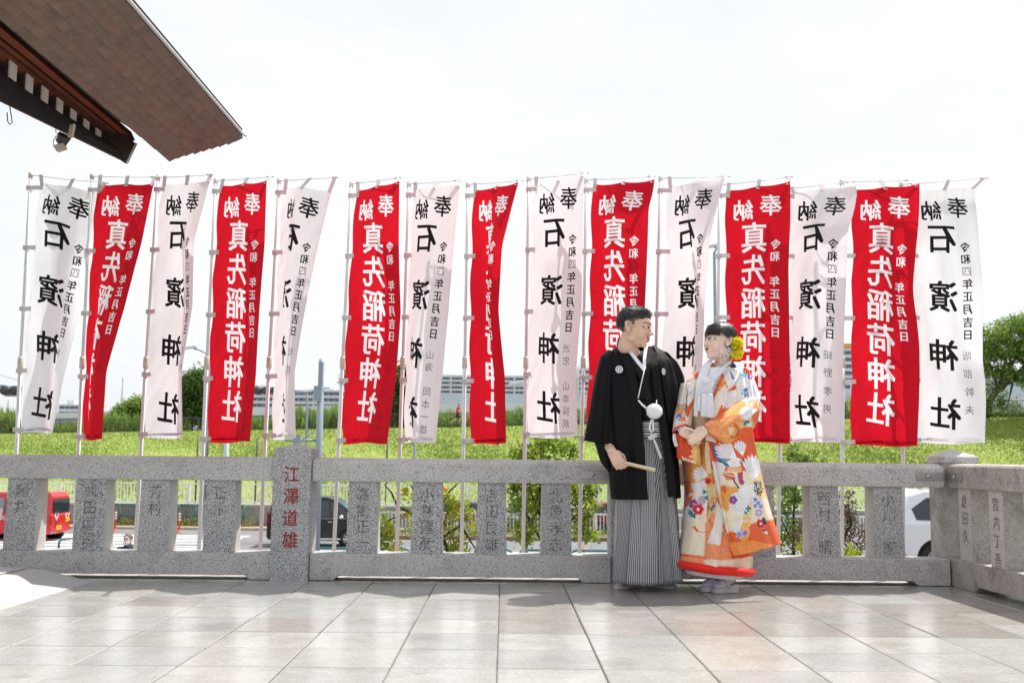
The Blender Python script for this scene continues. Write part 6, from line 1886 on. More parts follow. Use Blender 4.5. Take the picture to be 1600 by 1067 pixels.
# coat cord with pompom
co = [P3(1008, 573, GY-.175), P3(1004, 590, GY-.195), P3(1000, 608, GY-.21), P3(997, 622, GY-.212)]
MB().tube(co, .0032, 8).build('coat_cord', CORD, groom, smooth=True)
MB().tube([P3(997, 625, GY-.212), P3(1003, 632, GY-.216), P3(1010, 638, GY-.22)], [.003, .005, .006], 8).build('coat_cord', CORD, groom, smooth=True)
MB().tube([P3(1026, 625, GY-.208), P3(1025.5, 631, GY-.214), P3(1024, 636, GY-.22)], [.0025, .004, .005], 8).build('coat_cord', CORD, groom, smooth=True)
pc = P(1022.5, 642.5, GY-.235); b = MB(); b.ell(pc, (.047, .040, .046), 26)
rr = random.Random(2); V = []; F = []
for i in range(2600):
    d = Vector((rr.gauss(0, 1), rr.gauss(0, 1), rr.gauss(0, 1))).normalized(); p = pc+Vector((d.x*.045, d.y*.039, d.z*.044)); k = len(V)
    s_ = d.orthogonal().normalized()*.0015; q = p+d*rr.uniform(.001, .0038)+Vector((rr.gauss(0, .002), 0, rr.gauss(0, .002)))
    V += [p-s_, p+s_, q]; F.append((k, k+1, k+2))
b.add(V, F)
b.build('pompom', FLUFF, groom, fix=False)
MB().tube([P3(1018, 655, GY-.225), P3(1015.5, 664, GY-.22), P3(1015, 671, GY-.22), P3(1018, 675, GY-.22), P3(1021, 671, GY-.22), P3(1020.5, 664, GY-.22), P3(1020, 655, GY-.225)], .0055, 10).build('cord_loop', CORD, groom, smooth=True)
# hakama
ST1 = stripemat('hakama_stripe', 'U', .0135, .55, (0.43, 0.43, 0.455), (0.060, 0.061, 0.070))
ST2 = stripemat('hakama_fine_stripe', 'U', .0085, .5, (0.34, 0.34, 0.365), (0.10, 0.102, 0.11))
ST3 = stripemat('sash_stripe', 'Z', .0150, .55, (0.68, 0.68, 0.70), (0.02, 0.02, 0.024))
loft('hakama', [(985, 664, 1046, 664, GY, .125), (976, 700, 1050, 700, GY, .135), (962, 780, 1057, 778, GY-.0, .125), (959, 850, 1062, 850, GY, .125), (960, 909, 1064, 908, GY, .125)], ST1, groom, 60, 120, [(.006, 14, .2, 1, lambda t: t)], power=2.4)
Yf = GY-.120
for (tl, tr, bl, br, dy, bu, mm, w_) in [((973, 690), (1001, 690), (957.5, 910), (984, 912), -.0, .014, ST2, .105), ((996, 684), (1006, 684), (979, 912.5), (1005, 914), -.018, .006, ST1, .104), ((1003, 682), (1022, 682), (1002, 914.5), (1028, 913), -.03, .008, ST1, .105),
                                     ((1018, 682), (1029, 682), (1027, 909), (1040, 907), .012, .004, ST2, .055), ((1026, 682), (1035, 684), (1037, 909), (1051, 911), -.006, .010, ST2, .06), ((1033, 686), (1043, 690), (1048, 909), (1067, 908), .012, .010, ST1, .085)]:
    panel('pleat', tl, tr, bl, br, GY-.110+dy, Yf+dy, bu, mm, groom, uvw=w_, wob=.003, ph=tl[0])
for k, (y0, y1, dx) in enumerate([(659, 667, 0), (667.5, 674.5, .4), (675, 682, -.2)]):
    loft('waist_sash', [(996, y0, 1037, y0, GY-.11, .075), (996, y1, 1037+dx, y1, GY-.11, .077)], ST3, groom, 5, 50, power=2.4)
MB().ell(P(1017, 684, GY-.205), (.020, .012, .014), 14).build('sash_knot', mat('knot_light', (.6, .6, .62), .6), groom, smooth=True)
MB().ell(P(1021, 681, GY-.21), (.024, .010, .012), 14).build('sash_knot', mat('knot_light', (.6, .6, .62), .6), groom, smooth=True)
band('sash_tail', [P3(1021, 684, GY-.21), P3(1027, 700, GY-.205), P3(1033, 716, GY-.20)], .014, mat('knot_light', (.6, .6, .62), .6), groom, .003)
# feet: tabi socks and zori
TABI = cloth_mat('white_tabi', (0.66, 0.62, 0.74), .7, bump=(200, .3, .001)); ZORI = mat('pale_zori', (0.52, 0.49, 0.50), .5, noise=(20, .08)); STRAP = mat('zori_strap', (0.66, 0.60, 0.68), .5)
def foot(par, heel, toe, w_=.045, sole=.022, heel_h=None, sole_m=None):
    heel, toe = Vector(heel), Vector(toe); d = (toe-heel); L_ = d.length; u = d.normalized(); s_ = Vector((-u.y, u.x, 0)); hh = heel_h or sole
    ol = [(-.02, .7), (.08, .95), (.35, .8), (.6, .95), (.8, 1.05), (.95, .8), (1.03, .35)]
    top, bot = [], []
    path = [(t, q) for t, q in ol]+[(t, -q) for t, q in reversed(ol)]
    vs = []; n = len(path)
    for zf in (0, 1):
        for t, q in path:
            z = (hh*(1-t)+sole*t) if zf else 0.0
            vs.append(heel+u*(L_*t)+s_*(w_*q)+Vector((0, 0, z)))
    MB().add(vs, [tuple(reversed(range(n))), tuple(range(n, 2*n))]+[(i, (i+1) % n, n+(i+1) % n, n+i) for i in range(n)]).build('zori', sole_m or ZORI, par, bevel=.004)
    b = MB(); z0 = hh
    b.capsule(heel+u*.03+Vector((0, 0, hh+.030)), .032, heel+u*L_*.60+Vector((0, 0, sole+.026)), .030, 14)
    b.capsule(heel+u*L_*.5+Vector((0, 0, sole+.028)), .033, heel+u*L_*.82-s_*.012+Vector((0, 0, sole+.018)), .022, 14)
    b.capsule(heel+u*L_*.6+s_*.018+Vector((0, 0, sole+.02)), .022, heel+u*L_*.92+s_*.020+Vector((0, 0, sole+.014)), .015, 12)
    b.capsule(heel+u*L_*.6-s_*.014+Vector((0, 0, sole+.02)), .022, heel+u*L_*.86-s_*.020+Vector((0, 0, sole+.013)), .015, 12)
    b.capsule(heel+u*.03+Vector((0, 0, hh+.03)), .033, heel+u*.045+Vector((0, 0, .17)), .036, 14)
    flesh('tabi', b, TABI, .004, par, 3)
    tc_ = heel+u*L_*.88+Vector((0, 0, sole+.030)); b = MB()
    for sg in (-1, 1): b.tube([tc_, heel+u*L_*.68+s_*sg*.034+Vector((0, 0, sole+.040)), heel+u*L_*.42+s_*sg*.043+Vector((0, 0, sole+.006))], [.005, .008, .007], 8)
    b.build('strap', STRAP, par, smooth=True)
a = G(987, 921, 0); foot(groom, (a.x+.06, a.y+.16, 0), (a.x-.085, a.y+.02, 0), .044)
a = G(1050, 920.5, 0); foot(groom, (a.x-.13, a.y+.15, 0), (a.x+.02, a.y+.015, 0), .044)
# the fan
fan = thing('folding_fan', 'closed white and gold folding fan in the groom\'s hand', 'fan', tuple(P(974, 722, GY-.22)))
o0 = P(974, 722, GY-.22); e0 = P(966, 720.5, GY-.185)-o0; e1 = P(1024, 734, GY-.29)-o0
d = (e1-e0); dn = Vector((0, -.3, -1)).normalized()
GOLD = mat('gold_fan_guard', (0.62, 0.42, 0.16), .4, noise=(30, .15)); FANW = mat('fan_paper', (0.78, 0.72, 0.62), .6)
MB().obox((e0+e1)/2+dn*.009, d/2, Vector((0, .007, 0)), dn*.0035).build('guard', GOLD, fan)
MB().obox((e0+e1)/2-dn*.006, d/2, Vector((0, .007, 0)), dn*.0035).build('guard', FANW, fan)
for k in range(3): MB().obox((e0+e1)/2+dn*(-.001+.003*k), d/2*.985, Vector((0, .006, 0)), dn*.0011).build('leaf_fold', FANW if k != 1 else GOLD, fan)
# ================================================================== bride
BY_ = 6.16
bride = thing('person', 'woman in orange and cream crane-patterned wedding kimono with yellow hair flowers', 'person')
HB = Head(P(1124.5, 534, BY_-.03), radians(-66), radians(-3), radians(-2), 1.0)
# ---- the woven picture of the robe, as colours of the cloth
OR = (0.64, 0.065, 0.012); OR2 = (0.74, 0.105, 0.016); CR = (0.80, 0.69, 0.54); GD = (0.74, 0.36, 0.075); WH = (0.80, 0.78, 0.80); RD = (0.66, 0.02, 0.015); PU = (0.22, 0.07, 0.34); LV = (0.50, 0.40, 0.60); TE = (0.03, 0.20, 0.22)
BU = (0.06, 0.16, 0.42); NV = (0.02, 0.03, 0.10); BK = (0.015, 0.014, 0.016); GY_ = (0.45, 0.44, 0.46)
def hashn(x, y, s=0.0):
    return np.sin(x*12.9898+y*78.233+s)*43758.5453 % 1.0
def vnoise(x, y, sc, s=0.0):
    x, y = x*sc, y*sc; xi, yi = np.floor(x), np.floor(y); fx, fy = x-xi, y-yi; fx = fx*fx*(3-2*fx); fy = fy*fy*(3-2*fy)
    a, b = hashn(xi, yi, s), hashn(xi+1, yi, s); c, d = hashn(xi, yi+1, s), hashn(xi+1, yi+1, s)
    return a*(1-fx)*(1-fy)+b*fx*(1-fy)+c*(1-fx)*fy+d*fx*fy
class Paint:
    def __init__(s, x, y, base):
        s.x, s.y = np.asarray(x, float), np.asarray(y, float); s.c = np.tile(np.array(base, float), (len(s.x), 1))
    def put(s, mask, col):
        m = np.clip(np.asarray(mask, float), 0, 1)[:, None]; s.c = s.c*(1-m)+np.array(col)*m
    def poly(s, pts, soft=0.0, wob=0.0):
        x, y = s.x, s.y
        if wob: x = x+(vnoise(x, y, .12, 3)-.5)*wob; y = y+(vnoise(x, y, .12, 9)-.5)*wob
        ins = np.zeros(len(x), bool); n = len(pts); dmin = np.full(len(x), 1e9)
        for i in range(n):
            (x0, y0), (x1, y1) = pts[i], pts[(i+1) % n]
            c = ((y0 > y) != (y1 > y)) & (x < (x1-x0)*(y-y0)/((y1-y0) if y1 != y0 else 1e-9)+x0); ins ^= c
            if soft:
                L2 = (x1-x0)**2+(y1-y0)**2+1e-9; t = np.clip(((x-x0)*(x1-x0)+(y-y0)*(y1-y0))/L2, 0, 1)
                dmin = np.minimum(dmin, np.hypot(x-x0-t*(x1-x0), y-y0-t*(y1-y0)))
        return np.where(ins, 1.0, np.clip(1-dmin/soft, 0, 1) if soft else 0.0)
    def disc(s, cx, cy, r): return (np.hypot(s.x-cx, s.y-cy) < r).astype(float)
    def flower(s, cx, cy, r, col, cen=GD, n=5):
        a = np.arctan2(s.y-cy, s.x-cx); d = np.hypot(s.x-cx, s.y-cy); R_ = r*(.78+.22*np.abs(np.cos(a*n/2)))
        s.put(d < R_*1.08, tuple(min(1, c*.5+.4) for c in col)); s.put(d < R_, col)
        s.put((d < R_) & (np.abs(np.sin(a*n/2)) > .96) & (d > r*.25), tuple(c*.5 for c in col)); s.put(d < r*.25, cen)
    def star(s, cx, cy, r, col, n=6, rot=0.0, edge=None):
        a = np.arctan2(s.y-cy, s.x-cx)+rot; d = np.hypot(s.x-cx, s.y-cy); R_ = r*(.45+.55*np.abs(np.cos(a*n/2))**1.6)
        if edge: s.put(d < R_*1.18, edge)
        s.put(d < R_, col)
    def wing(s, cx, cy, a0, a1, r, n, r0=0.25, tip=None):
        """feather fan, angles in degrees (y down)"""
        a = np.degrees(np.arctan2(s.y-cy, s.x-cx)); a = np.where(a < a0-60, a+360, a)
        d = np.hypot(s.x-cx, s.y-cy); t = (a-a0)/(a1-a0); k = t*n; f = k-np.floor(k)
        R_ = r*(.62+.38*np.sin(np.clip(t, 0, 1)*pi*.8+.5))*(1-.16*np.abs(f-.5)*2)
        ins = (t > 0) & (t < 1) & (d < R_) & (d > r*r0*0)
        s.put(ins, WH); s.put(ins & (np.abs(f-.5) > .40) & (d > r*r0), (.42, .40, .50))
        s.put(ins & (d < r*.32), (.86, .85, .86))
        if tip: s.put(ins & (d > R_*.80), tip)
    def line(s, pts, w_, col):
        dm = np.full(len(s.x), 1e9)
        for (x0, y0), (x1, y1) in zip(pts[:-1], pts[1:]):
            L2 = (x1-x0)**2+(y1-y0)**2+1e-9; t = np.clip(((s.x-x0)*(x1-x0)+(s.y-y0)*(y1-y0))/L2, 0, 1)
            dm = np.minimum(dm, np.hypot(s.x-x0-t*(x1-x0), s.y-y0-t*(y1-y0)))
        s.put(dm < w_, col)
    def waves(s, mask, r, col):
        """seigaiha scales"""
        row = np.floor(s.y/(r*.5)); best = np.zeros(len(s.x)); 
        ln = np.zeros(len(s.x), bool); done = np.zeros(len(s.x), bool)
        for dr in (2, 1, 0):
            rw = row+dr; off = (rw % 2)*r; cx = np.round((s.x-off)/(2*r))*2*r+off; cy = rw*r*.5+r*.5
            d = np.hypot(s.x-cx, s.y-cy); hit = (d < r) & ~done
            ln |= hit & ((np.abs(d-r*.92) < r*.10) | (np.abs(d-r*.62) < r*.09) | (np.abs(d-r*.32) < r*.09)); done |= hit
        s.put(mask*ln*.75, col)
def C(u, v): return (1040+u/4.64, 680+v/4.64)
def CP(l): return [C(u, v) for u, v in l]
def art_lower(x, y):
    p = Paint(x, y, OR)
    # ---------- left and centre of the robe
    p.put(p.poly(CP([(60, -900), (700, -900), (700, 260), (60, 330)]), 0), OR)
    p.put(p.poly(CP([(195, 160), (330, 150), (340, 420), (190, 400)]), 4, 4), GD); p.waves(p.poly(CP([(60, 0), (330, 0), (330, 330), (60, 330)]), 0), 3.0, (.80, .34, .10))
    p.put(p.poly(CP([(190, 350), (290, 330), (300, 470), (210, 420)]), 2, 2), (.72, .70, .72))
    p.put(p.poly(CP([(60, 560), (180, 420), (300, 430), (292, 900), (60, 900)]), 1.5, 2), CR)
    p.put(p.poly(CP([(130, 460), (190, 440), (175, 500), (130, 520)]), 2, 2), OR2)
    p.put(p.poly(CP([(150, 520), (300, 400), (300, 520), (200, 620), (145, 600)]), 0), (.74, .74, .78))
    p.wing(*C(310, 290), 150, 235, 26, 6)
    p.flower(*C(308, 330), 5.5, RD, BK); p.flower(*C(262, 470), 7.6, LV); p.flower(*C(203, 498), 7.6, PU); p.flower(*C(236, 536), 9.0, RD, WH, 6)
    for (u, v, r_) in ((188, 572, 0), (205, 585, 1), (178, 555, 2), (283, 410, 0), (297, 450, 1)): p.star(*C(u, v), 4.4, TE, 3, r_)
    p.put(p.poly(CP([(300, 380), (370, 340), (380, 480), (340, 640), (290, 640), (320, 520)]), 0), (.66, .52, .24))
    p.put(p.disc(*C(350, 470), 6.2)*(np.mod(np.degrees(np.arctan2(y-C(350, 470)[1], x-C(350, 470)[0])), 30) < 15), RD)
    p.put(p.poly(CP([(318, 530), (350, 490), (365, 510), (335, 555)]), 0), TE)
    p.line(CP([(200, 665), (225, 690), (265, 704), (290, 700)]), .5, OR); p.put(p.poly(CP([(193, 660), (212, 655), (240, 690), (225, 702)]), 0), (.72, .13, .03))
    m = p.poly(CP([(290, 640), (370, 520), (430, 560), (480, 900), (430, 930), (284, 925)]), 1)
    p.put(m, OR2); p.waves(m, 3.6, (.86, .45, .22))
    p.put(p.poly(CP([(376, 480), (420, 560), (418, 640), (395, 797), (300, 780), (350, 650), (366, 540)]), 0), (.74, .72, .68))
    p.put(p.poly(CP([(60, 858), (284, 884), (284, 990), (60, 960)]), 3, 2), OR2); p.waves(p.poly(CP([(60, 868), (284, 890), (284, 990), (60, 960)]), 0), 3.4, (.86, .5, .25))
    p.put(p.poly(CP([(284, 902), (420, 912), (640, 880), (640, 990), (284, 975)]), 2, 2), CR)
    return p.c
def art_panel(x, y):
    p = Paint(x, y, CR)
    p.put(p.poly(CP([(300, -60), (700, -60), (670, 240), (560, 255), (340, 250)]), 2, 3), OR2)
    p.put(p.poly(CP([(560, 0), (700, 0), (760, 420), (690, 330), (640, 200)]), 0), (.70, .09, .02))
    p.put(p.poly(CP([(340, 190), (440, 200), (420, 270), (350, 260)]), 1, 1), (.74, .72, .74))
    p.put(p.poly(CP([(400, 370), (520, 380), (520, 430), (450, 540), (400, 520)]), 3, 4), GD); p.put(p.poly(CP([(640, 250), (700, 250), (730, 440), (680, 470), (640, 330)]), 3, 3), (.76, .56, .24))
    p.put(p.poly(CP([(560, 430), (625, 430), (625, 640), (560, 640)]), 0), (.78, .60, .30))
    # blue flowers band and teal wave, top left of the panel
    p.put(p.poly(CP([(335, 60), (400, 90), (440, 180), (400, 200), (350, 150)]), 0), BU); p.flower(*C(392, 120), 5, (.55, .6, .75), WH); p.flower(*C(370, 92), 3.6, (.6, .62, .78), WH); p.flower(*C(422, 152), 3.6, (.55, .6, .75), WH)
    p.put(p.poly(CP([(385, 165), (440, 150), (475, 215), (440, 235)]), 0), (.10, .34, .45)); p.line(CP([(390, 175), (420, 200), (470, 225), (540, 215)]), .9, BK)
    # first crane
    p.wing(*C(520, 175), 185, 250, 40, 8); p.wing(*C(560, 150), 225, 290, 26, 6)
    p.put(p.poly(CP([(440, 190), (520, 160), (570, 180), (540, 225), (470, 232)]), 0), WH)
    p.put(p.poly(CP([(532, 175), (570, 165), (575, 205), (540, 214)]), 0)*(vnoise(x, y, .9) > .4), BK)
    p.put(p.poly(CP([(452, 225), (555, 232), (540, 262), (450, 260)]), 0), (.80, .30, .10)); p.put(p.poly(CP([(452, 225), (555, 232), (540, 262), (450, 260)]), 0)*(np.mod(x, 1.7) < .6), CR)
    # pale crescent and orange head part
    p.put(p.poly(CP([(370, 260), (410, 245), (390, 320), (400, 380), (365, 400), (350, 320)]), 0), (.72, .70, .66))
    p.put(p.poly(CP([(415, 270), (490, 270), (510, 320), (440, 325)]), 0), (.80, .20, .05)); p.line(CP([(418, 285), (485, 305), (505, 345), (535, 385)]), 1.2, NV); p.line(CP([(418, 281), (488, 300)]), .6, WH)
    p.put(p.poly(CP([(400, 370), (430, 362), (448, 400), (432, 428), (410, 400)]), 0), (.74, .12, .03)); p.line(CP([(430, 425), (470, 432), (500, 420)]), .5, GD)
    p.flower(*C(553, 340), 4.2, PU, RD); p.put(p.poly(CP([(520, 270), (560, 260), (560, 330), (530, 340)]), 0), (.60, .04, .03)); p.star(*C(535, 300), 3.5, BU, 4)
    # second crane
    p.wing(*C(640, 330), 235, 305, 42, 8); p.wing(*C(640, 380), 105, 165, 54, 10)
    p.put(p.poly(CP([(530, 385), (600, 360), (680, 340), (670, 420), (590, 470), (545, 420)]), 0), WH)
    tail = p.poly(CP([(640, 335), (690, 330), (712, 390), (690, 440), (655, 430), (640, 400)]), 0); p.put(tail*(vnoise(x, y, 1.1, 5) > .42), BK)
    p.flower(*C(490, 468), 6.6, PU)
    p.put(p.poly(CP([(620, 440), (690, 450), (705, 520), (640, 530)]), 0), (.62, .66, .78)); 
    for (u, v) in ((650, 465), (672, 490), (650, 510), (690, 515)): p.flower(*C(u, v), 2.8, BU, WH)
    p.flower(*C(675, 560), 6.4, LV, WH)
    # bottom orange
    m = p.poly(CP([(425, 720), (500, 700), (600, 645), (700, 640), (790, 610), (880, 790), (620, 920), (480, 900)]), 4, 4); p.put(m, OR2)
    p.put(p.poly(CP([(590, 670), (780, 630), (850, 790), (700, 800)]), 3, 3), (.74, .12, .03)); p.waves(p.poly(CP([(450, 780), (640, 760), (800, 800), (620, 900), (490, 890)]), 0), 3.9, (.90, .42, .10))
    # small bunches
    p.put(p.poly(CP([(560, 600), (610, 590), (612, 720), (555, 805), (545, 720)]), 0), (.80, .30, .05))
    p.star(*C(586, 600), 8.2, (.74, .50, .20), 6, .3, WH); p.star(*C(577, 652), 7.0, (.86, .42, .06), 6, .1, WH); p.star(*C(535, 718), 6.0, (.12, .32, .62), 5, 0, WH); p.star(*C(576, 708), 5.4, (.34, .14, .45), 5, .5, WH)
    p.star(*C(600, 530), 5.0, TE, 4); p.star(*C(582, 560), 4, (.05, .30, .30), 4, .7)
    p.put(p.poly(CP([(490, 640), (560, 610), (540, 690), (500, 700)]), 1), (.74, .73, .74))
    p.flower(*C(690, 640), 7.6, RD, WH, 6); p.put(p.poly(CP([(700, 590), (720, 600), (735, 650), (710, 640)]), 0), NV); p.put(p.poly(CP([(705, 690), (755, 728), (735, 690), (728, 680)]), 0), NV); p.put(p.poly(CP([(705, 700), (735, 690), (745, 722)]), 0), (.7, .75, .8))
    return p.c
def E_(u, v): return (1030+u/7.62, 600+v/7.62)
def EP(l): return [E_(u, v) for u, v in l]
def art_sleeve(x, y):
    p = Paint(x, y, (.76, .15, .022))
    p.put(p.poly(EP([(850, 240), (1100, 160), (1180, 260), (1020, 330), (800, 380)]), 3, 4), GD)
    p.waves(p.poly(EP([(540, 450), (1000, 380), (1000, 620), (840, 740), (600, 600)]), 0), 2.3, (.88, .50, .20))
    p.put(p.poly(EP([(780, 320), (900, 285), (960, 310), (840, 355)]), 2, 3), (.84, .36, .07)); p.put(p.poly(EP([(940, 520), (1100, 400), (1130, 520), (960, 640)]), 2, 2), (.76, .56, .26))
    p.wing(*E_(1170, 300), 130, 195, 31, 8)
    p.wing(*E_(1130, 60), 30, 200, 28, 9)
    cx, cy = E_(870, 560); a = np.degrees(np.arctan2(y-cy, x-cx)); d = np.hypot(x-cx, y-cy)
    p.put((d < 13) & (d > 7) & (a > -80) & (a < 110), (.84, .24, .05)); p.put((d < 11.5) & (d > 8) & (a > -80) & (a < 110) & (np.mod(a, 14) < 6), BK)
    p.put(p.poly(EP([(820, 515), (890, 510), (885, 570), (835, 610)]), 0), (.78, .62, .36))
    p.flower(*E_(1045, 470), 5.6, (.03, .22, .24), (.2, .5, .5), 6); p.flower(*E_(1080, 500), 4, TE)
    p.put(p.poly(EP([(1060, 200), (1190, 180), (1160, 250), (1060, 240)]), 1), (.76, .32, .14))
    p.line(EP([(525, 480), (600, 600), (830, 760)]), 1.2, (.70, .04, .01))
    return p.c
def art_upper(x, y):
    p = Paint(x, y, CR)
    p.put(p.poly(EP([(150, -400), (1400, -400), (1400, 900), (150, 900)]), 0)*(vnoise(x, y, .055, 7) > .52), OR2)
    # right front: orange, cream ribbon, white wing
    p.put(p.poly(EP([(540, -320), (900, -320), (900, 560), (540, 560)]), 0), OR2)
    p.waves(p.poly(EP([(600, -60), (860, -100), (760, 120), (640, 180)]), 0), 2.0, (.88, .42, .16))
    p.put(p.poly(EP([(780, 10), (830, 60), (660, 420), (630, 300), (650, 160)]), 0), CR)
    p.wing(*E_(930, 60), 100, 165, 38, 8)
    p.put(p.poly(EP([(740, -180), (900, -260), (930, 0), (830, 60)]), 0), (.78, .76, .76))
    p.put(p.poly(EP([(640, -260), (760, -300), (900, -230), (700, -200)]), 1), WH)
    # shoulder
    p.put(p.poly(EP([(820, -240), (1150, -220), (1300, 100), (1290, 300), (960, 260), (930, 40)]), 3, 4), (.78, .76, .77))
    p.wing(*E_(1010, -20), 20, 110, 30, 9)
    p.put(p.poly(EP([(790, -250), (880, -270), (930, -200), (860, -190)]), 0), NV); p.put(p.poly(EP([(830, -190), (900, -60), (870, -60)]), 0), NV)
    p.put(p.poly(EP([(1000, -250), (1120, -240), (1130, -130), (1040, -120)]), 1, 2), OR2); p.flower(*E_(1030, -160), 5, RD); p.flower(*E_(1085, -90), 5, (.45, .10, .48), (.8, .5, .7)); p.star(*E_(1010, -110), 6, (.10, .45, .50), 6)
    p.put(p.poly(EP([(960, 20), (1060, 60), (1080, 180), (980, 120)]), 0)*(vnoise(x, y, .5) > .5), (.10, .30, .50))
    # left front: cream and red, white
    p.put(p.poly(EP([(200, -300), (560, -300), (420, 250), (300, 420), (250, 250)]), 0)*(vnoise(x, y, .09, 2) > .40), (.80, .62, .44))
    p.put(p.poly(EP([(250, -100), (310, -120), (330, 60), (300, 220), (250, 120)]), 1, 1), OR2); p.put(p.poly(EP([(330, 20), (420, -100), (410, 120), (345, 260)]), 0), (.74, .72, .72)); p.line(EP([(345, 130), (385, 90)]), .6, BK)
    p.put(p.poly(EP([(305, 200), (345, 260), (420, 170), (415, 240), (350, 400), (320, 380)]), 0), (.66, .08, .02))
    # obi zone
    p.put(p.poly(EP([(330, 440), (420, 190), (640, 300), (620, 400), (520, 520), (350, 520)]), 0), (.68, .54, .36))
    p.put(p.poly(EP([(400, 430), (480, 380), (520, 500), (430, 520)]), 0)*(vnoise(x, y, .8, 2) > .5), (.74, .58, .34))
    return p.c
def art_lsleeve(x, y):
    p = Paint(x, y, (.78, .72, .66))
    p.put(p.poly(EP([(200, 230), (300, 260), (290, 360), (215, 340)]), 1, 2), (.84, .28, .05)); p.put(p.poly(EP([(215, 340), (310, 360), (320, 430), (200, 430)]), 0)*(vnoise(x, y, .45, 4) > .45), BU)
    p.put(p.poly(EP([(240, 400), (330, 400), (330, 440), (240, 440)]), 0), (.82, .22, .04)); p.put(p.poly(EP([(240, 250), (330, 220), (320, 330), (260, 300)]), 0), (.42, .38, .34))
    m = p.poly(EP([(150, 560), (600, 560), (520, 990), (180, 1000)]), 0); p.put(m, OR)
    p.put(p.poly(EP([(380, 700), (560, 690), (600, 1000), (480, 990)]), 2, 2), (.76, .48, .18)); p.star(*E_(440, 850), 9.5, (.82, .52, .16), 6, .2, (.85, .65, .35)); p.star(*E_(430, 935), 7, (.86, .42, .08), 6, .5)
    p.put(p.poly(EP([(215, 860), (270, 870), (280, 920), (210, 925)]), 0), RD)
    for k in range(5): p.line(EP([(275+k*35, 865+k*14), (300+k*35, 915+k*14)]), .9, WH)
    return p.c
KM = mat('woven_robe_silk', (1, 1, 1), .5, spec=.35, sheen=.2, vcol='Col', noise=[(25, .08), (120, .08)], bump=(170, .35, .0015))
REDH = cloth_mat('red_padded_hem', (0.74, 0.016, 0.008), .5, noise=(20, .08), bump=(60, .3, .002))
UND = cloth_mat('white_under_robe', (0.68, 0.64, 0.68), .65, noise=(15, .05), bump=(80, .4, .002))

# body
b = MB()
head_flesh(b, HB, True, 0.1)
HB.cap(b, (0, .022, -.05), .044, (.0, .03, -.12), .046)
nb = P(1130, 577, BY_)
b.capsule(HB(0, .03, -.10), .046, nb, .052, 14)
sh = P(1126, 600, BY_+.02); hip = P(1120, 720, BY_+.02)
b.capsule(sh, .09, hip, .10, 16)
sR, sL = P(1088, 600, BY_+.02), P(1163, 600, BY_+.02)
b.capsule(sR, .04, sL, .04, 12)
hc = P(1084, 680, BY_-.23)
w1 = P(1064, 671, BY_-.19); w2 = P(1103, 674, BY_-.20)
b.capsule(sR, .042, P(1074, 640, BY_-.03), .034, 12); b.capsule(P(1074, 640, BY_-.03), .033, w1, .024, 12)
b.capsule(sL, .042, P(1166, 640, BY_-.05), .034, 12); b.capsule(P(1166, 640, BY_-.05), .033, w2, .024, 12)
for q, fx in ((-.05, 1108), (.05, 1140)):
    f = G(fx, 905, .06); kn = Vector((hip.x+q, hip.y+.02, .45)); b.capsule(hip+Vector((q, 0, 0)), .075, kn, .05, 12); b.capsule(kn, .05, Vector((f.x+.02, f.y+.05, .10)), .034, 12)
# far hand (hers right, at the left): palm with fingers reaching right, held by the other hand
def fingers(b, w_, d, s_, n_out, L, r, spread=.0155, curl=.35):
    d, s_, n_out = d.normalized(), s_.normalized(), n_out.normalized()
    for q in (-1.5, -.5, .5, 1.5): b.capsule(w_+s_*q*.010, .0165, w_+d*.060+s_*q*spread, .0115, 10)
    for i, q in enumerate((-1.5, -.5, .5, 1.5)):
        ln = L*(.86, 1.0, .95, .76)[i]; k = w_+d*.066+s_*q*spread
        a1 = k+(d-n_out*curl*.6).normalized()*ln*.45; a2 = a1+(d-n_out*curl*1.9).normalized()*ln*.32; a3 = a2+(d-n_out*curl*3.2).normalized()*ln*.23
        b.capsule(k, r*1.1, a1, r, 10); b.capsule(a1, r, a2, r*.93, 10); b.capsule(a2, r*.93, a3, r*.8, 10)
hA = P(1066, 673, BY_-.215); hB_ = P(1101, 672, BY_-.245)
fingers(b, hA, P(1088, 684, BY_-.235)-hA, Vector((.35, .1, .95)), Vector((0, -1, .1)), .072, .0072)
b.capsule(hA+Vector((.012, -.01, .018)), .0115, P(1080, 671, BY_-.25), .0090, 10); b.capsule(P(1080, 671, BY_-.25), .0090, P(1085.5, 675, BY_-.258), .0076, 10)
b.capsule(w1, .024, hA, .021, 12)
dB = P(1084, 685, BY_-.285)-hB_
fingers(b, hB_, dB, Vector((-.45, .1, .9)), Vector((0, -1, .0)), .070, .0072, curl=.25)
b.capsule(hB_+Vector((-.01, -.01, .012)), .0115, P(1091, 669, BY_-.275), .0090, 10); b.capsule(P(1091, 669, BY_-.275), .0090, P(1086, 673, BY_-.28), .0076, 10)
b.capsule(w2, .024, hB_, .021, 12)
flesh('body', b, SKW, .0030, bride, 5)
face_bits(HB, bride, True)
m_ = MB()
pts = [HB(x, -.0965+.55*abs(x)**1.5*2.4, -.0535-.0012*cos(x*150)+abs(x)*.06) for x in np.linspace(-.018, .018, 11)]
m_.tube(pts, [.001, .0026, .0034, .0040, .0044, .0040, .0044, .0040, .0034, .0026, .001], 8)
pts = [HB(x, -.0955+.55*abs(x)**1.5*2.4, -.0615+abs(x)*.18) for x in np.linspace(-.015, .015, 11)]
m_.tube(pts, [.001, .003, .0042, .0048, .0050, .0050, .0050, .0048, .0042, .003, .001], 8)
m_.build('lips', LIPR, bride, smooth=True)
ec = MB(); HB.ell(ec, (.083, .012, .002), (.003, .007, .012), 10); ec.build('ear_shade', mat('woman_ear_shade', (.5, .22, .17), .6), bride, smooth=True)  # shade inside her ear, painted as a darker ellipsoid
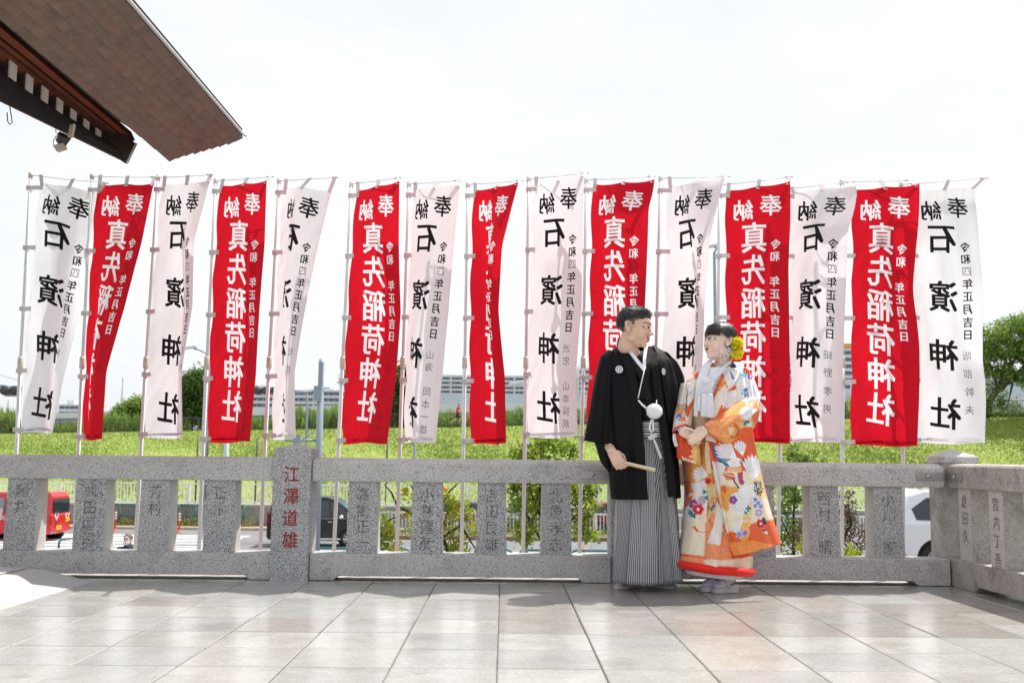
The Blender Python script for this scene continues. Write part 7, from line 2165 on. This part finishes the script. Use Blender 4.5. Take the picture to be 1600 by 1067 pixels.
# hair: bangs, sides swept back over the ear, low bun
def kb(p):
    if p.z > .052: return True
    if p.y < -.030: return False
    if p.z > .016: return p.y > -.030+(.052-p.z)*.5
    return p.y > .030 and p.z > -.055
hair_cap(HB, kb, 1.07, HAIR, bride, 'hair', .006)
def comb_b(p):
    if p.y < -.02 and p.z > .05: return (0, -.75, -.35)
    return (p.x*-2, .85, -.40)
V, F = hair_strands(HB, scalp_points(2200, kb, 14), comb_b, .060, .0010, .0085, 15)
# bangs
rr = random.Random(5)
for i in range(620):
    t = rr.uniform(-1, 1); a = t*1.05; k = len(V); x0 = sin(a)*.070; y0 = -cos(a)*.078
    for q in range(4):
        f = q/3; h = Vector((x0*(1+.10*f), y0*(1+.22*sin(f*1.9)), .096-.066*f-.010*(1-cos(a))+rr.uniform(-.001, .001)))
        sd = Vector((cos(a), sin(a), 0))*.0017*(1-.4*f); h += Vector((rr.gauss(0, .0006), rr.gauss(0, .0008), 0))
        V += [HB(*(h-sd)), HB(*(h+sd))]
        if q < 3: F.append((k+2*q, k+2*q+1, k+2*q+3, k+2*q+2))
me = bpy.data.meshes.new('hair_strands'); me.from_pydata([tuple(v) for v in V], [], F); me.materials.append(HAIR); link('hair_strands', me, bride)
b = MB(); HB.ell(b, (0, .100, -.030), (.050, .036, .050), 22); HB.ell(b, (.03, .098, -.062), (.034, .03, .024), 16); HB.ell(b, (0, .085, .010), (.055, .040, .050), 20)
b.build('bun', HAIR, bride, smooth=True)
# flowers
YF = mat('yellow_petals', (0.92, 0.80, 0.03), .6, translucent=.3, noise=(40, .1)); BB = mat('white_tiny_flowers', (0.84, 0.84, 0.82), .7); STM = mat('flower_stem', (0.10, 0.16, 0.05), .7)
def carnation(c, r, seed):
    rr = random.Random(seed); V = []; F = []
    for i in range(230):
        d = Vector((rr.gauss(0, 1), rr.gauss(0, 1), rr.gauss(0, 1))).normalized(); a = d.orthogonal().normalized(); a = (Matrix.Rotation(rr.uniform(0, 6.28), 3, d) @ a); e = d.cross(a)
        p = d*r*rr.uniform(.35, .8); k = len(V); L_ = r*.40; w_ = r*.26
        V += [p-e*w_*.4, p+e*w_*.4, p+a*L_*.5+d*L_*.5+e*w_, p+a*L_*.65+d*L_*.75, p+a*L_*.5+d*L_*.5-e*w_]; F.append((k, k+1, k+2, k+3, k+4))
    b = MB(); b.ell((0, 0, 0), (r*.62,)*3, 14); b.add([tuple(v) for v in V], F); b.v = [tuple(Vector(v)+c) for v in b.v]
    b.build('hair_flower', YF, bride, fix=False)
carnation(P(1151.5, 536, BY_-.09), .040, 1); carnation(P(1151.5, 551, BY_-.095), .041, 2)
b = MB(); rr = random.Random(4)
for i in range(70):
    q = P(1136+rr.gauss(0, 4.5), 549+rr.gauss(0, 5.0), BY_-.095+rr.uniform(-.015, .02)); b.ell(q, (.0040,)*3, 6)
b.build('hair_sprigs', BB, bride)
b = MB()
for i in range(16):
    b.tube([P(1143, 556, BY_-.07), P(1136+rr.gauss(0, 4.5), 548+rr.gauss(0, 6), BY_-.09)], .0008, 4)
b.build('sprig_stems', STM, bride)
MB().ell(HB(.083, .0, -.036), (.005,)*3, 10).build('earring', mat('pearl', (.8, .7, .66), .2), bride, smooth=True)
# clothing
fb = [(.010, 6, .2, 2.2, lambda t: .25+t), (.006, 13, 1.2, -2.4, lambda t: .3+t), (.003, 26, 2.0, 5, 1)]
loft('under_robe', [(1064, 868, 1172, 874, BY_, .20), (1066, 884, 1168, 890, BY_, .195), (1067, 893, 1160, 903, BY_, .19)], UND, bride, 20, 90, [(.005, 16, .4, 1, 1)], power=2.2)
loft('uchikake', [(1112, 566, 1152, 566, BY_+.05, .045), (1095, 575, 1163, 573, BY_+.03, .09), (1076, 590, 1172, 584, BY_+.02, .125), (1064, 610, 1178, 608, BY_+.01, .150), (1060, 640, 1174, 640, BY_, .165), (1062, 680, 1174, 680, BY_, .18)],
     KM, bride, 150, 260, fb[1:], power=2.2, col=art_upper)
loft('robe_skirt', [(1064, 668, 1172, 668, BY_, .175), (1064, 700, 1176, 700, BY_, .190), (1068, 735, 1178, 735, BY_, .205), (1071, 771, 1177, 772, BY_, .215), (1067, 825, 1175, 826, BY_, .225), (1060, 861, 1174, 864, BY_, .23), (1057, 880, 1173, 886, BY_, .232)],
     KM, bride, 260, 420, fb, power=2.25, col=art_lower)
# front panel swung to the right
panel('front_panel', (1101, 676), (1173, 660), (1146, 868), (1222, 849), BY_-.185, BY_-.275, .045, KM, bride, 260, 180, col=art_panel, mid=((-1.5, 0), (-4, 0)), wob=.006, thick=.010, folds=[(.006, 11, 0, 3), (.003, 23, 1, -5)])
loft('panel_edge', [(1104, 690, 1108, 690, BY_-.215, .010), (1115, 735, 1119, 735, BY_-.225, .010), (1126, 785, 1130, 785, BY_-.245, .011), (1135, 832, 1139, 832, BY_-.262, .012), (1143, 860, 1150, 864, BY_-.275, .012)], KM, bride, 120, 16, col=art_panel)
# padded hem
hp = []
for th in np.linspace(0, 2*pi, 60, endpoint=False):
    cx, sy = cos(th), sin(th); cx = math.copysign(abs(cx)**(2/2.3), cx); sy = math.copysign(abs(sy)**(2/2.3), sy)
    px = 1115.5+56*cx; py = 884.5+5.5*cx; Y = BY_+sy*.238; q = P(px, py, BY_); hp.append(Vector((q.x, Y, q.z+.0015*sin(cx*7))))
hp.append(hp[0]); MB().tube(hp, .026, 12).build('padded_hem', REDH, bride, smooth=True)
# white collars
band('white_collar', [P3(1143, 561, BY_+.06), P3(1138, 565, BY_-.05), P3(1124, 578, BY_-.115), P3(1110, 592, BY_-.140), P3(1103, 606, BY_-.152), P3(1100, 640, BY_-.165)], .070, WHC, bride, .006, wd=(1, 0, .7))
band('white_collar', [P3(1112, 560, BY_+.02), P3(1106, 568, BY_-.06), P3(1100, 580, BY_-.12), P3(1094, 600, BY_-.150), P3(1090, 640, BY_-.162)], .050, WHC, bride, .006, wd=(1, 0, .5))
loft('inner_robe', [(1092, 575, 1140, 575, BY_-.03, .07), (1086, 600, 1122, 600, BY_-.05, .10), (1085, 640, 1112, 640, BY_-.06, .105), (1085, 660, 1108, 660, BY_-.06, .11)], WHC, bride, 30, 40, [(.002, 9, 0, 2, 1)])
OBI = cloth_mat('cream_gold_obi', (0.62, 0.47, 0.29), .5, noise=(18, .15), bump=(120, .5, .002))
loft('obi', [(1074, 628, 1120, 632, BY_-.05, .120), (1073, 655, 1120, 658, BY_-.05, .130), (1076, 676, 1116, 678, BY_-.05, .125)], OBI, bride, 30, 60, [(.003, 12, .5, 3, 1)], power=2.3)
# robe front edges (lapels)
def lapel(name, pts, w_, col, n=70):
    A = np.array([tuple(P(*p)) for p in pts]); t = np.linspace(0, len(pts)-1, n); S_ = np.stack([np.interp(t, np.arange(len(pts)), A[:, c]) for c in range(3)], 1)
    for _ in range(6): S_[1:-1] = (S_[:-2]+2*S_[1:-1]+S_[2:])/4
    k = 24; V = []
    for i in range(n):
        d = Vector(S_[min(i+1, n-1)]-S_[max(i-1, 0)]).normalized(); wv = Vector((1, .25, .35)); wv = (wv-d*wv.dot(d)).normalized(); nn = d.cross(wv)
        ww = np.interp(i/(n-1), [0, 1], w_)
        for j in range(k):
            u = j/(k-1)-.5; V.append(Vector(S_[i])+wv*ww*u-Vector((0, 1, 0))*(.012*cos(u*pi)))
    F = [(i*k+j, i*k+j+1, (i+1)*k+j+1, (i+1)*k+j) for i in range(n-1) for j in range(k-1)]
    me = bpy.data.meshes.new(name); me.from_pydata([tuple(v) for v in V], [], F); me.materials.append(KM); me.polygons.foreach_set('use_smooth', [True]*len(F))
    pv = np.array([proj(v) for v in V]); C4 = col(pv[:, 0], pv[:, 1]); ca = me.color_attributes.new('Col', 'FLOAT_COLOR', 'POINT'); ca.data.foreach_set('color', np.concatenate([C4, np.ones((len(C4), 1))], 1).astype(np.float32).ravel())
    o = link(name, me, bride); s2 = o.modifiers.new('t', 'SOLIDIFY'); s2.thickness = .008; s2.offset = 1
lapel('robe_lapel', [(1152, 566, BY_+.05), (1150, 577, BY_-.09), (1137, 597, BY_-.150), (1126, 625, BY_-.178), (1119, 655, BY_-.198), (1112, 690, BY_-.212)], (.075, .085), art_upper)
lapel('robe_lapel', [(1104, 572, BY_+.0), (1094, 583, BY_-.09), (1081, 605, BY_-.145), (1078, 640, BY_-.168), (1074, 665, BY_-.178)], (.04, .05), art_upper)
# tassels
TAS = cloth_mat('white_tassel', (0.80, 0.79, 0.87), .6, bump=(500, .6, .001))
def tassel(px, y0, y1, w_, Y, name='tassel'):
    c = P(px, y0, Y); b = MB(); e = P(px, y1, Y); n = 9
    for k in range(n):
        for l in range(3):
            x = (k/(n-1)-.5)*w_; b.tube([c+Vector((x*.8, (l-1)*.006, 0)), c.lerp(e, .5)+Vector((x*1.0, (l-1)*.008-.004, 0)), e+Vector((x*1.08, (l-1)*.009, random.uniform(-.004, .003)))], w_/n*.60, 6)
    b.build(name, TAS, bride)
    MB().tube([c+Vector((-w_*.42, 0, 0)), c+Vector((w_*.42, 0, 0))], .008, 8).build('tassel_head', TAS, bride, smooth=True)
tassel(1100.5, 617, 650.5, .036, BY_-.215); tassel(1109.5, 617, 652, .034, BY_-.220); tassel(1091.5, 621, 642, .018, BY_-.21); tassel(1087, 629, 650, .018, BY_-.205)
b = MB()
for (x, y, r_) in ((1099, 605, .013), (1108, 604, .013), (1103, 610, .012), (1096, 612, .010), (1110, 611, .011)):
    c = P(x, y, BY_-.205); b.tube([c+Vector((r_*cos(a), -.003*sin(2*a), r_*.8*sin(a))) for a in np.linspace(0, 2*pi, 13)], .0028, 6)
b.build('knotted_cord', TAS, bride)
MB().ell(P(1103, 594, BY_-.19), (.028, .010, .020), 16).build('fan_pouch', WHC, bride, smooth=True)
band('obi_cord', [P3(1104, 690, BY_-.215), P3(1106, 720, BY_-.22), P3(1108, 740, BY_-.225)], .03, OBI, bride, .004)
# sleeves
loft('sleeve', [(1158, 572, 1172, 588, BY_+.02, .08), (1150, 590, 1180, 600, BY_+.0, .10), (1146, 616, 1187, 618, BY_-.03, .105), (1146, 636, 1186, 636, BY_-.06, .10), (1150, 652, 1178, 652, BY_-.07, .07)], KM, bride, 90, 130, [(.006, 9, .5, 3, 1), (.003, 19, 1, -4, 1)], col=art_upper)
loft('sleeve', [(1184, 617, 1179, 666, BY_-.07, .085), (1168, 619, 1171, 676, BY_-.11, .10), (1145, 634, 1155, 688, BY_-.16, .080), (1123, 648, 1139, 698, BY_-.20, .065), (1108, 657, 1123, 690, BY_-.225, .05), (1099, 663, 1108.5, 679, BY_-.235, .034)],
     KM, bride, 130, 160, [(.006, 5, .5, 5, 1), (.003, 12, 1, -6, 1)], col=art_sleeve, power=2.1)
loft('sleeve', [(1063, 600, 1078, 598, BY_+.0, .08), (1058, 630, 1076, 632, BY_-.06, .09), (1053, 655, 1075, 660, BY_-.12, .075), (1051, 676, 1060, 667, BY_-.17, .045)], KM, bride, 60, 90, [(.005, 8, .5, 3, 1)], col=art_lsleeve)
loft('sleeve_drop', [(1054, 676, 1092, 684, BY_-.17, .03), (1057, 700, 1094, 704, BY_-.18, .035), (1058, 716, 1095, 727, BY_-.175, .025)], KM, bride, 80, 120, [(.004, 10, 0, 3, 1)], col=art_lsleeve, power=2.4)
band('red_lining', [P3(1051, 676, BY_-.20), P3(1055, 669, BY_-.225), P3(1062, 665.5, BY_-.235), P3(1069, 664.5, BY_-.225)], .010, REDH, bride, .005, wd=(0, 0, 1))
band('white_lining', [P3(1053, 677, BY_-.205), P3(1054, 688, BY_-.205), P3(1057, 697, BY_-.20)], .020, UND, bride, .005, wd=(1, 0, .2))
# feet
ZW = mat('white_zori_sole', (0.60, 0.58, 0.58), .4)
a = G(1113, 925, 0); foot(bride, (a.x+.135, a.y+.08, 0), (a.x-.06, a.y+.035, 0), .040, .028, .045, ZW)
a = G(1158, 926.5, 0); foot(bride, (a.x-.02, a.y+.045, 0), (a.x-.165, a.y+.005, 0), .042, .028, .055, ZW)
# ================================================================== far people
def simple_person(name, label, base, h, yaw, pose, clothes, skin, hair_m, extras=None, voxel=.012):
    """small far figure: one continuous body, clothing shells as children"""
    T = thing(name, label, 'person', base, None, yaw)
    k = h/1.70
    def q(x, y, z): return Vector((x*k, y*k, z*k))
    b = MB(); J = pose
    b.ell(q(*J['head']), (.075*k, .095*k, .115*k), 14); b.ell(q(J['head'][0], J['head'][1]-.095, J['head'][2]-.02), (.014*k, .02*k, .02*k), 8)
    for sg in (-1, 1): b.ell(q(J['head'][0]+sg*.077, J['head'][1]+.01, J['head'][2]-.01), (.01*k, .02*k, .03*k), 8)
    b.capsule(q(*J['head'])-Vector((0, 0, .08*k)), .05*k, q(*J['neck']), .06*k, 10)
    b.capsule(q(*J['neck'])-Vector((0, 0, .06*k)), .12*k, q(*J['hip']), .125*k, 14)
    for s_ in 'lr':
        sh, el, wr, hp, kn, an, toe = (q(*J[n+s_]) for n in ('sh', 'el', 'wr', 'hp', 'kn', 'an', 'to'))
        b.capsule(q(*J['neck'])-Vector((0, 0, .04*k)), .06*k, sh, .055*k, 10); b.capsule(sh, .05*k, el, .04*k, 10); b.capsule(el, .038*k, wr, .027*k, 10)
        hd = (wr-el).normalized()
        b.capsule(wr, .026*k, wr+hd*.06*k, .030*k, 8)
        for i in range(4): b.capsule(wr+hd*.06*k+Vector(((i-1.5)*.014*k, 0, 0)), .010*k, wr+hd*(.13-.008*abs(i-1.5))*k+Vector(((i-1.5)*.015*k, 0, 0)), .008*k, 6)
        b.capsule(wr+hd*.02*k, .011*k, wr+hd*.06*k+Vector((0, -.035*k, 0)), .009*k, 6)
        b.capsule(hp, .085*k, kn, .055*k, 12); b.capsule(kn, .052*k, an, .036*k, 10); b.capsule(an, .036*k, toe, .030*k, 10)
    flesh('body', b, skin, voxel*.6, T, 3)
    for (nm, caps, m) in clothes:
        b = MB()
        for (a, ra, c, rc) in caps: b.capsule(q(*a), ra*k, q(*c), rc*k, 14)
        flesh(nm, b, m, voxel, T, 4)
    b = MB(); hc = J['head']
    b.ell(q(hc[0], hc[1]+.018, hc[2]+.045), (.084*k, .092*k, .085*k), 16); b.build('hair', hair_m, T, smooth=True)
    if extras: extras(T, q, k)
    return T
J0 = dict(head=(0, -.02, 1.56), neck=(0, .02, 1.40), hip=(0, .02, .95), shl=(.19, .02, 1.36), shr=(-.19, .02, 1.36), ell=(.22, .03, 1.08), elr=(-.22, .03, 1.08), wrl=(.20, -.06, .85), wrr=(-.20, -.06, .85),
          hpl=(.09, .02, .92), hpr=(-.09, .02, .92), knl=(.10, -.03, .5), knr=(-.10, .0, .5), anl=(.10, .03, .08), anr=(-.10, .04, .08), tol=(.11, -.13, .03), tor=(-.11, -.12, .03))
NAVY = mat('navy_vest_cloth', (0.018, 0.022, 0.045), .8); GREYH = mat('grey_hair', (0.13, 0.12, 0.115), .7, noise=(60, .4)); MASK = mat('white_face_mask', (0.80, 0.80, 0.80), .8); SHOE = mat('blue_trousers', (0.03, 0.06, 0.16), .8)
def om(T, q, k):
    b = MB(); b.ell(q(0, -.075, 1.520), (.062*k, .050*k, .058*k), 14); b.build('face_mask', MASK, T, smooth=True)
    for sg in (-1, 1):
        MB().ell(q(sg*.030, -.110, 1.572), (.013*k, .006*k, .006*k), 8).build('eye', EYE, T); MB().box(*( (sg*.030-.018)*k, (sg*.030+.018)*k, -.118*k, -.100*k, 1.592*k, 1.598*k)).build('eyebrow', BROW, T)
    MB().tube([q(-.076, 0, 1.56), q(-.05, -.09, 1.535)], .003, 5).tube([q(.076, 0, 1.56), q(.05, -.09, 1.535)], .003, 5).build('mask_strap', MASK, T)
    MB().tube([q(-.12, -.10, 1.40), q(-.03, -.13, 1.24), q(0, -.135, 1.18)], .012, 6).tube([q(.12, -.10, 1.40), q(.03, -.13, 1.24), q(0, -.135, 1.18)], .012, 6).build('vest_trim', mat('grey_trim', (.35, .36, .38), .8), T)
pm0 = P(201, 832, 20.5)
simple_person('person', 'grey-haired man in white face mask and navy top behind the left fence', (pm0.x, 20.5, ROADZ+.03), pm0.z-ROADZ-.03, radians(-6), J0,
    [('navy_top', [((0, .02, 1.36), .135, (0, .02, .98), .150), ((-.16, .02, 1.36), .075, (.16, .02, 1.36), .075), ((.19, .02, 1.35), .070, (.22, .03, 1.12), .062), ((-.19, .02, 1.35), .070, (-.22, .03, 1.12), .062), ((0, .02, 1.40), .09, (0, .02, 1.3), .12)], NAVY),
     ('trousers', [((0, .02, .98), .14, (0, .02, .90), .14), ((.09, .02, .9), .10, (.10, -.02, .5), .075), ((.10, -.02, .5), .072, (.10, .03, .12), .062), ((-.09, .02, .9), .10, (-.10, .0, .5), .075), ((-.10, .0, .5), .072, (-.10, .04, .12), .062)], SHOE)],
    SKM, GREYH, om)
JR = dict(head=(0, -.10, 1.56), neck=(0, -.04, 1.40), hip=(0, .02, .95), shl=(.19, -.03, 1.36), shr=(-.19, -.03, 1.36), ell=(.24, .20, 1.16), elr=(-.24, -.10, 1.12), wrl=(.22, .10, .98), wrr=(-.18, -.30, 1.20),
          hpl=(.09, .02, .92), hpr=(-.09, .02, .92), knl=(.10, -.22, .56), knr=(-.10, .12, .52), anl=(.10, -.10, .14), anr=(-.10, .48, .36), tol=(.10, -.26, .06), tor=(-.10, .55, .22))
REDT = mat('red_running_shirt', (0.55, 0.012, 0.02), .8); SHRT = mat('dark_shorts', (0.02, 0.03, 0.05), .8)
jr = crest(717)
simple_person('person', 'runner in a red shirt and dark shorts on the levee top', (P(715, 667, jr.y+.6).x, jr.y+.6, jr.z+.1), 1.72, radians(80), JR,
    [('shirt', [((0, -.03, 1.36), .135, (0, .02, .98), .145), ((-.16, -.03, 1.36), .07, (.16, -.03, 1.36), .07), ((.19, -.03, 1.35), .066, (.22, .10, 1.24), .058), ((-.19, -.03, 1.35), .066, (-.22, -.06, 1.22), .058)], REDT),
     ('shorts', [((0, .02, .98), .14, (0, .02, .90), .14), ((.09, .02, .9), .105, (.10, -.14, .68), .09), ((-.09, .02, .9), .105, (-.10, .08, .66), .09)], SHRT)], SKM, HAIR, None, .02)
# driver of the minivan
dr = P(499, 790, YV+.35)
T = thing('person', 'driver with dark hair seen through the side window of the black minivan', 'person', (dr.x, YV+.35, dr.z-1.10+.0))
b = MB(); b.ell((0, 0, 1.10), (.09, .08, .115), 14); b.ell((.088, 0, 1.09), (.02, .014, .02), 8); b.capsule((0, 0, 1.0), .05, (0, 0, .92), .06, 10); b.capsule((0, 0, .86), .13, (-.05, 0, .45), .14, 14)
b.capsule((0, -.17, .85), .05, (.18, -.2, .62), .042, 10); b.capsule((.18, -.2, .62), .04, (.45, -.16, .72), .028, 10); b.capsule((.45, -.16, .72), .028, (.53, -.14, .76), .024, 8)
flesh('body', b, SKM, .010, T, 3)
b = MB(); b.capsule((0, 0, .86), .145, (-.05, 0, .45), .155, 14); b.capsule((0, -.17, .85), .062, (.18, -.2, .62), .054, 10); flesh('shirt', b, mat('pale_shirt', (.4, .42, .45), .8), .012, T, 3)
MB().ell((-.02, 0, 1.15), (.095, .086, .09), 14).build('hair', HAIR, T, smooth=True)
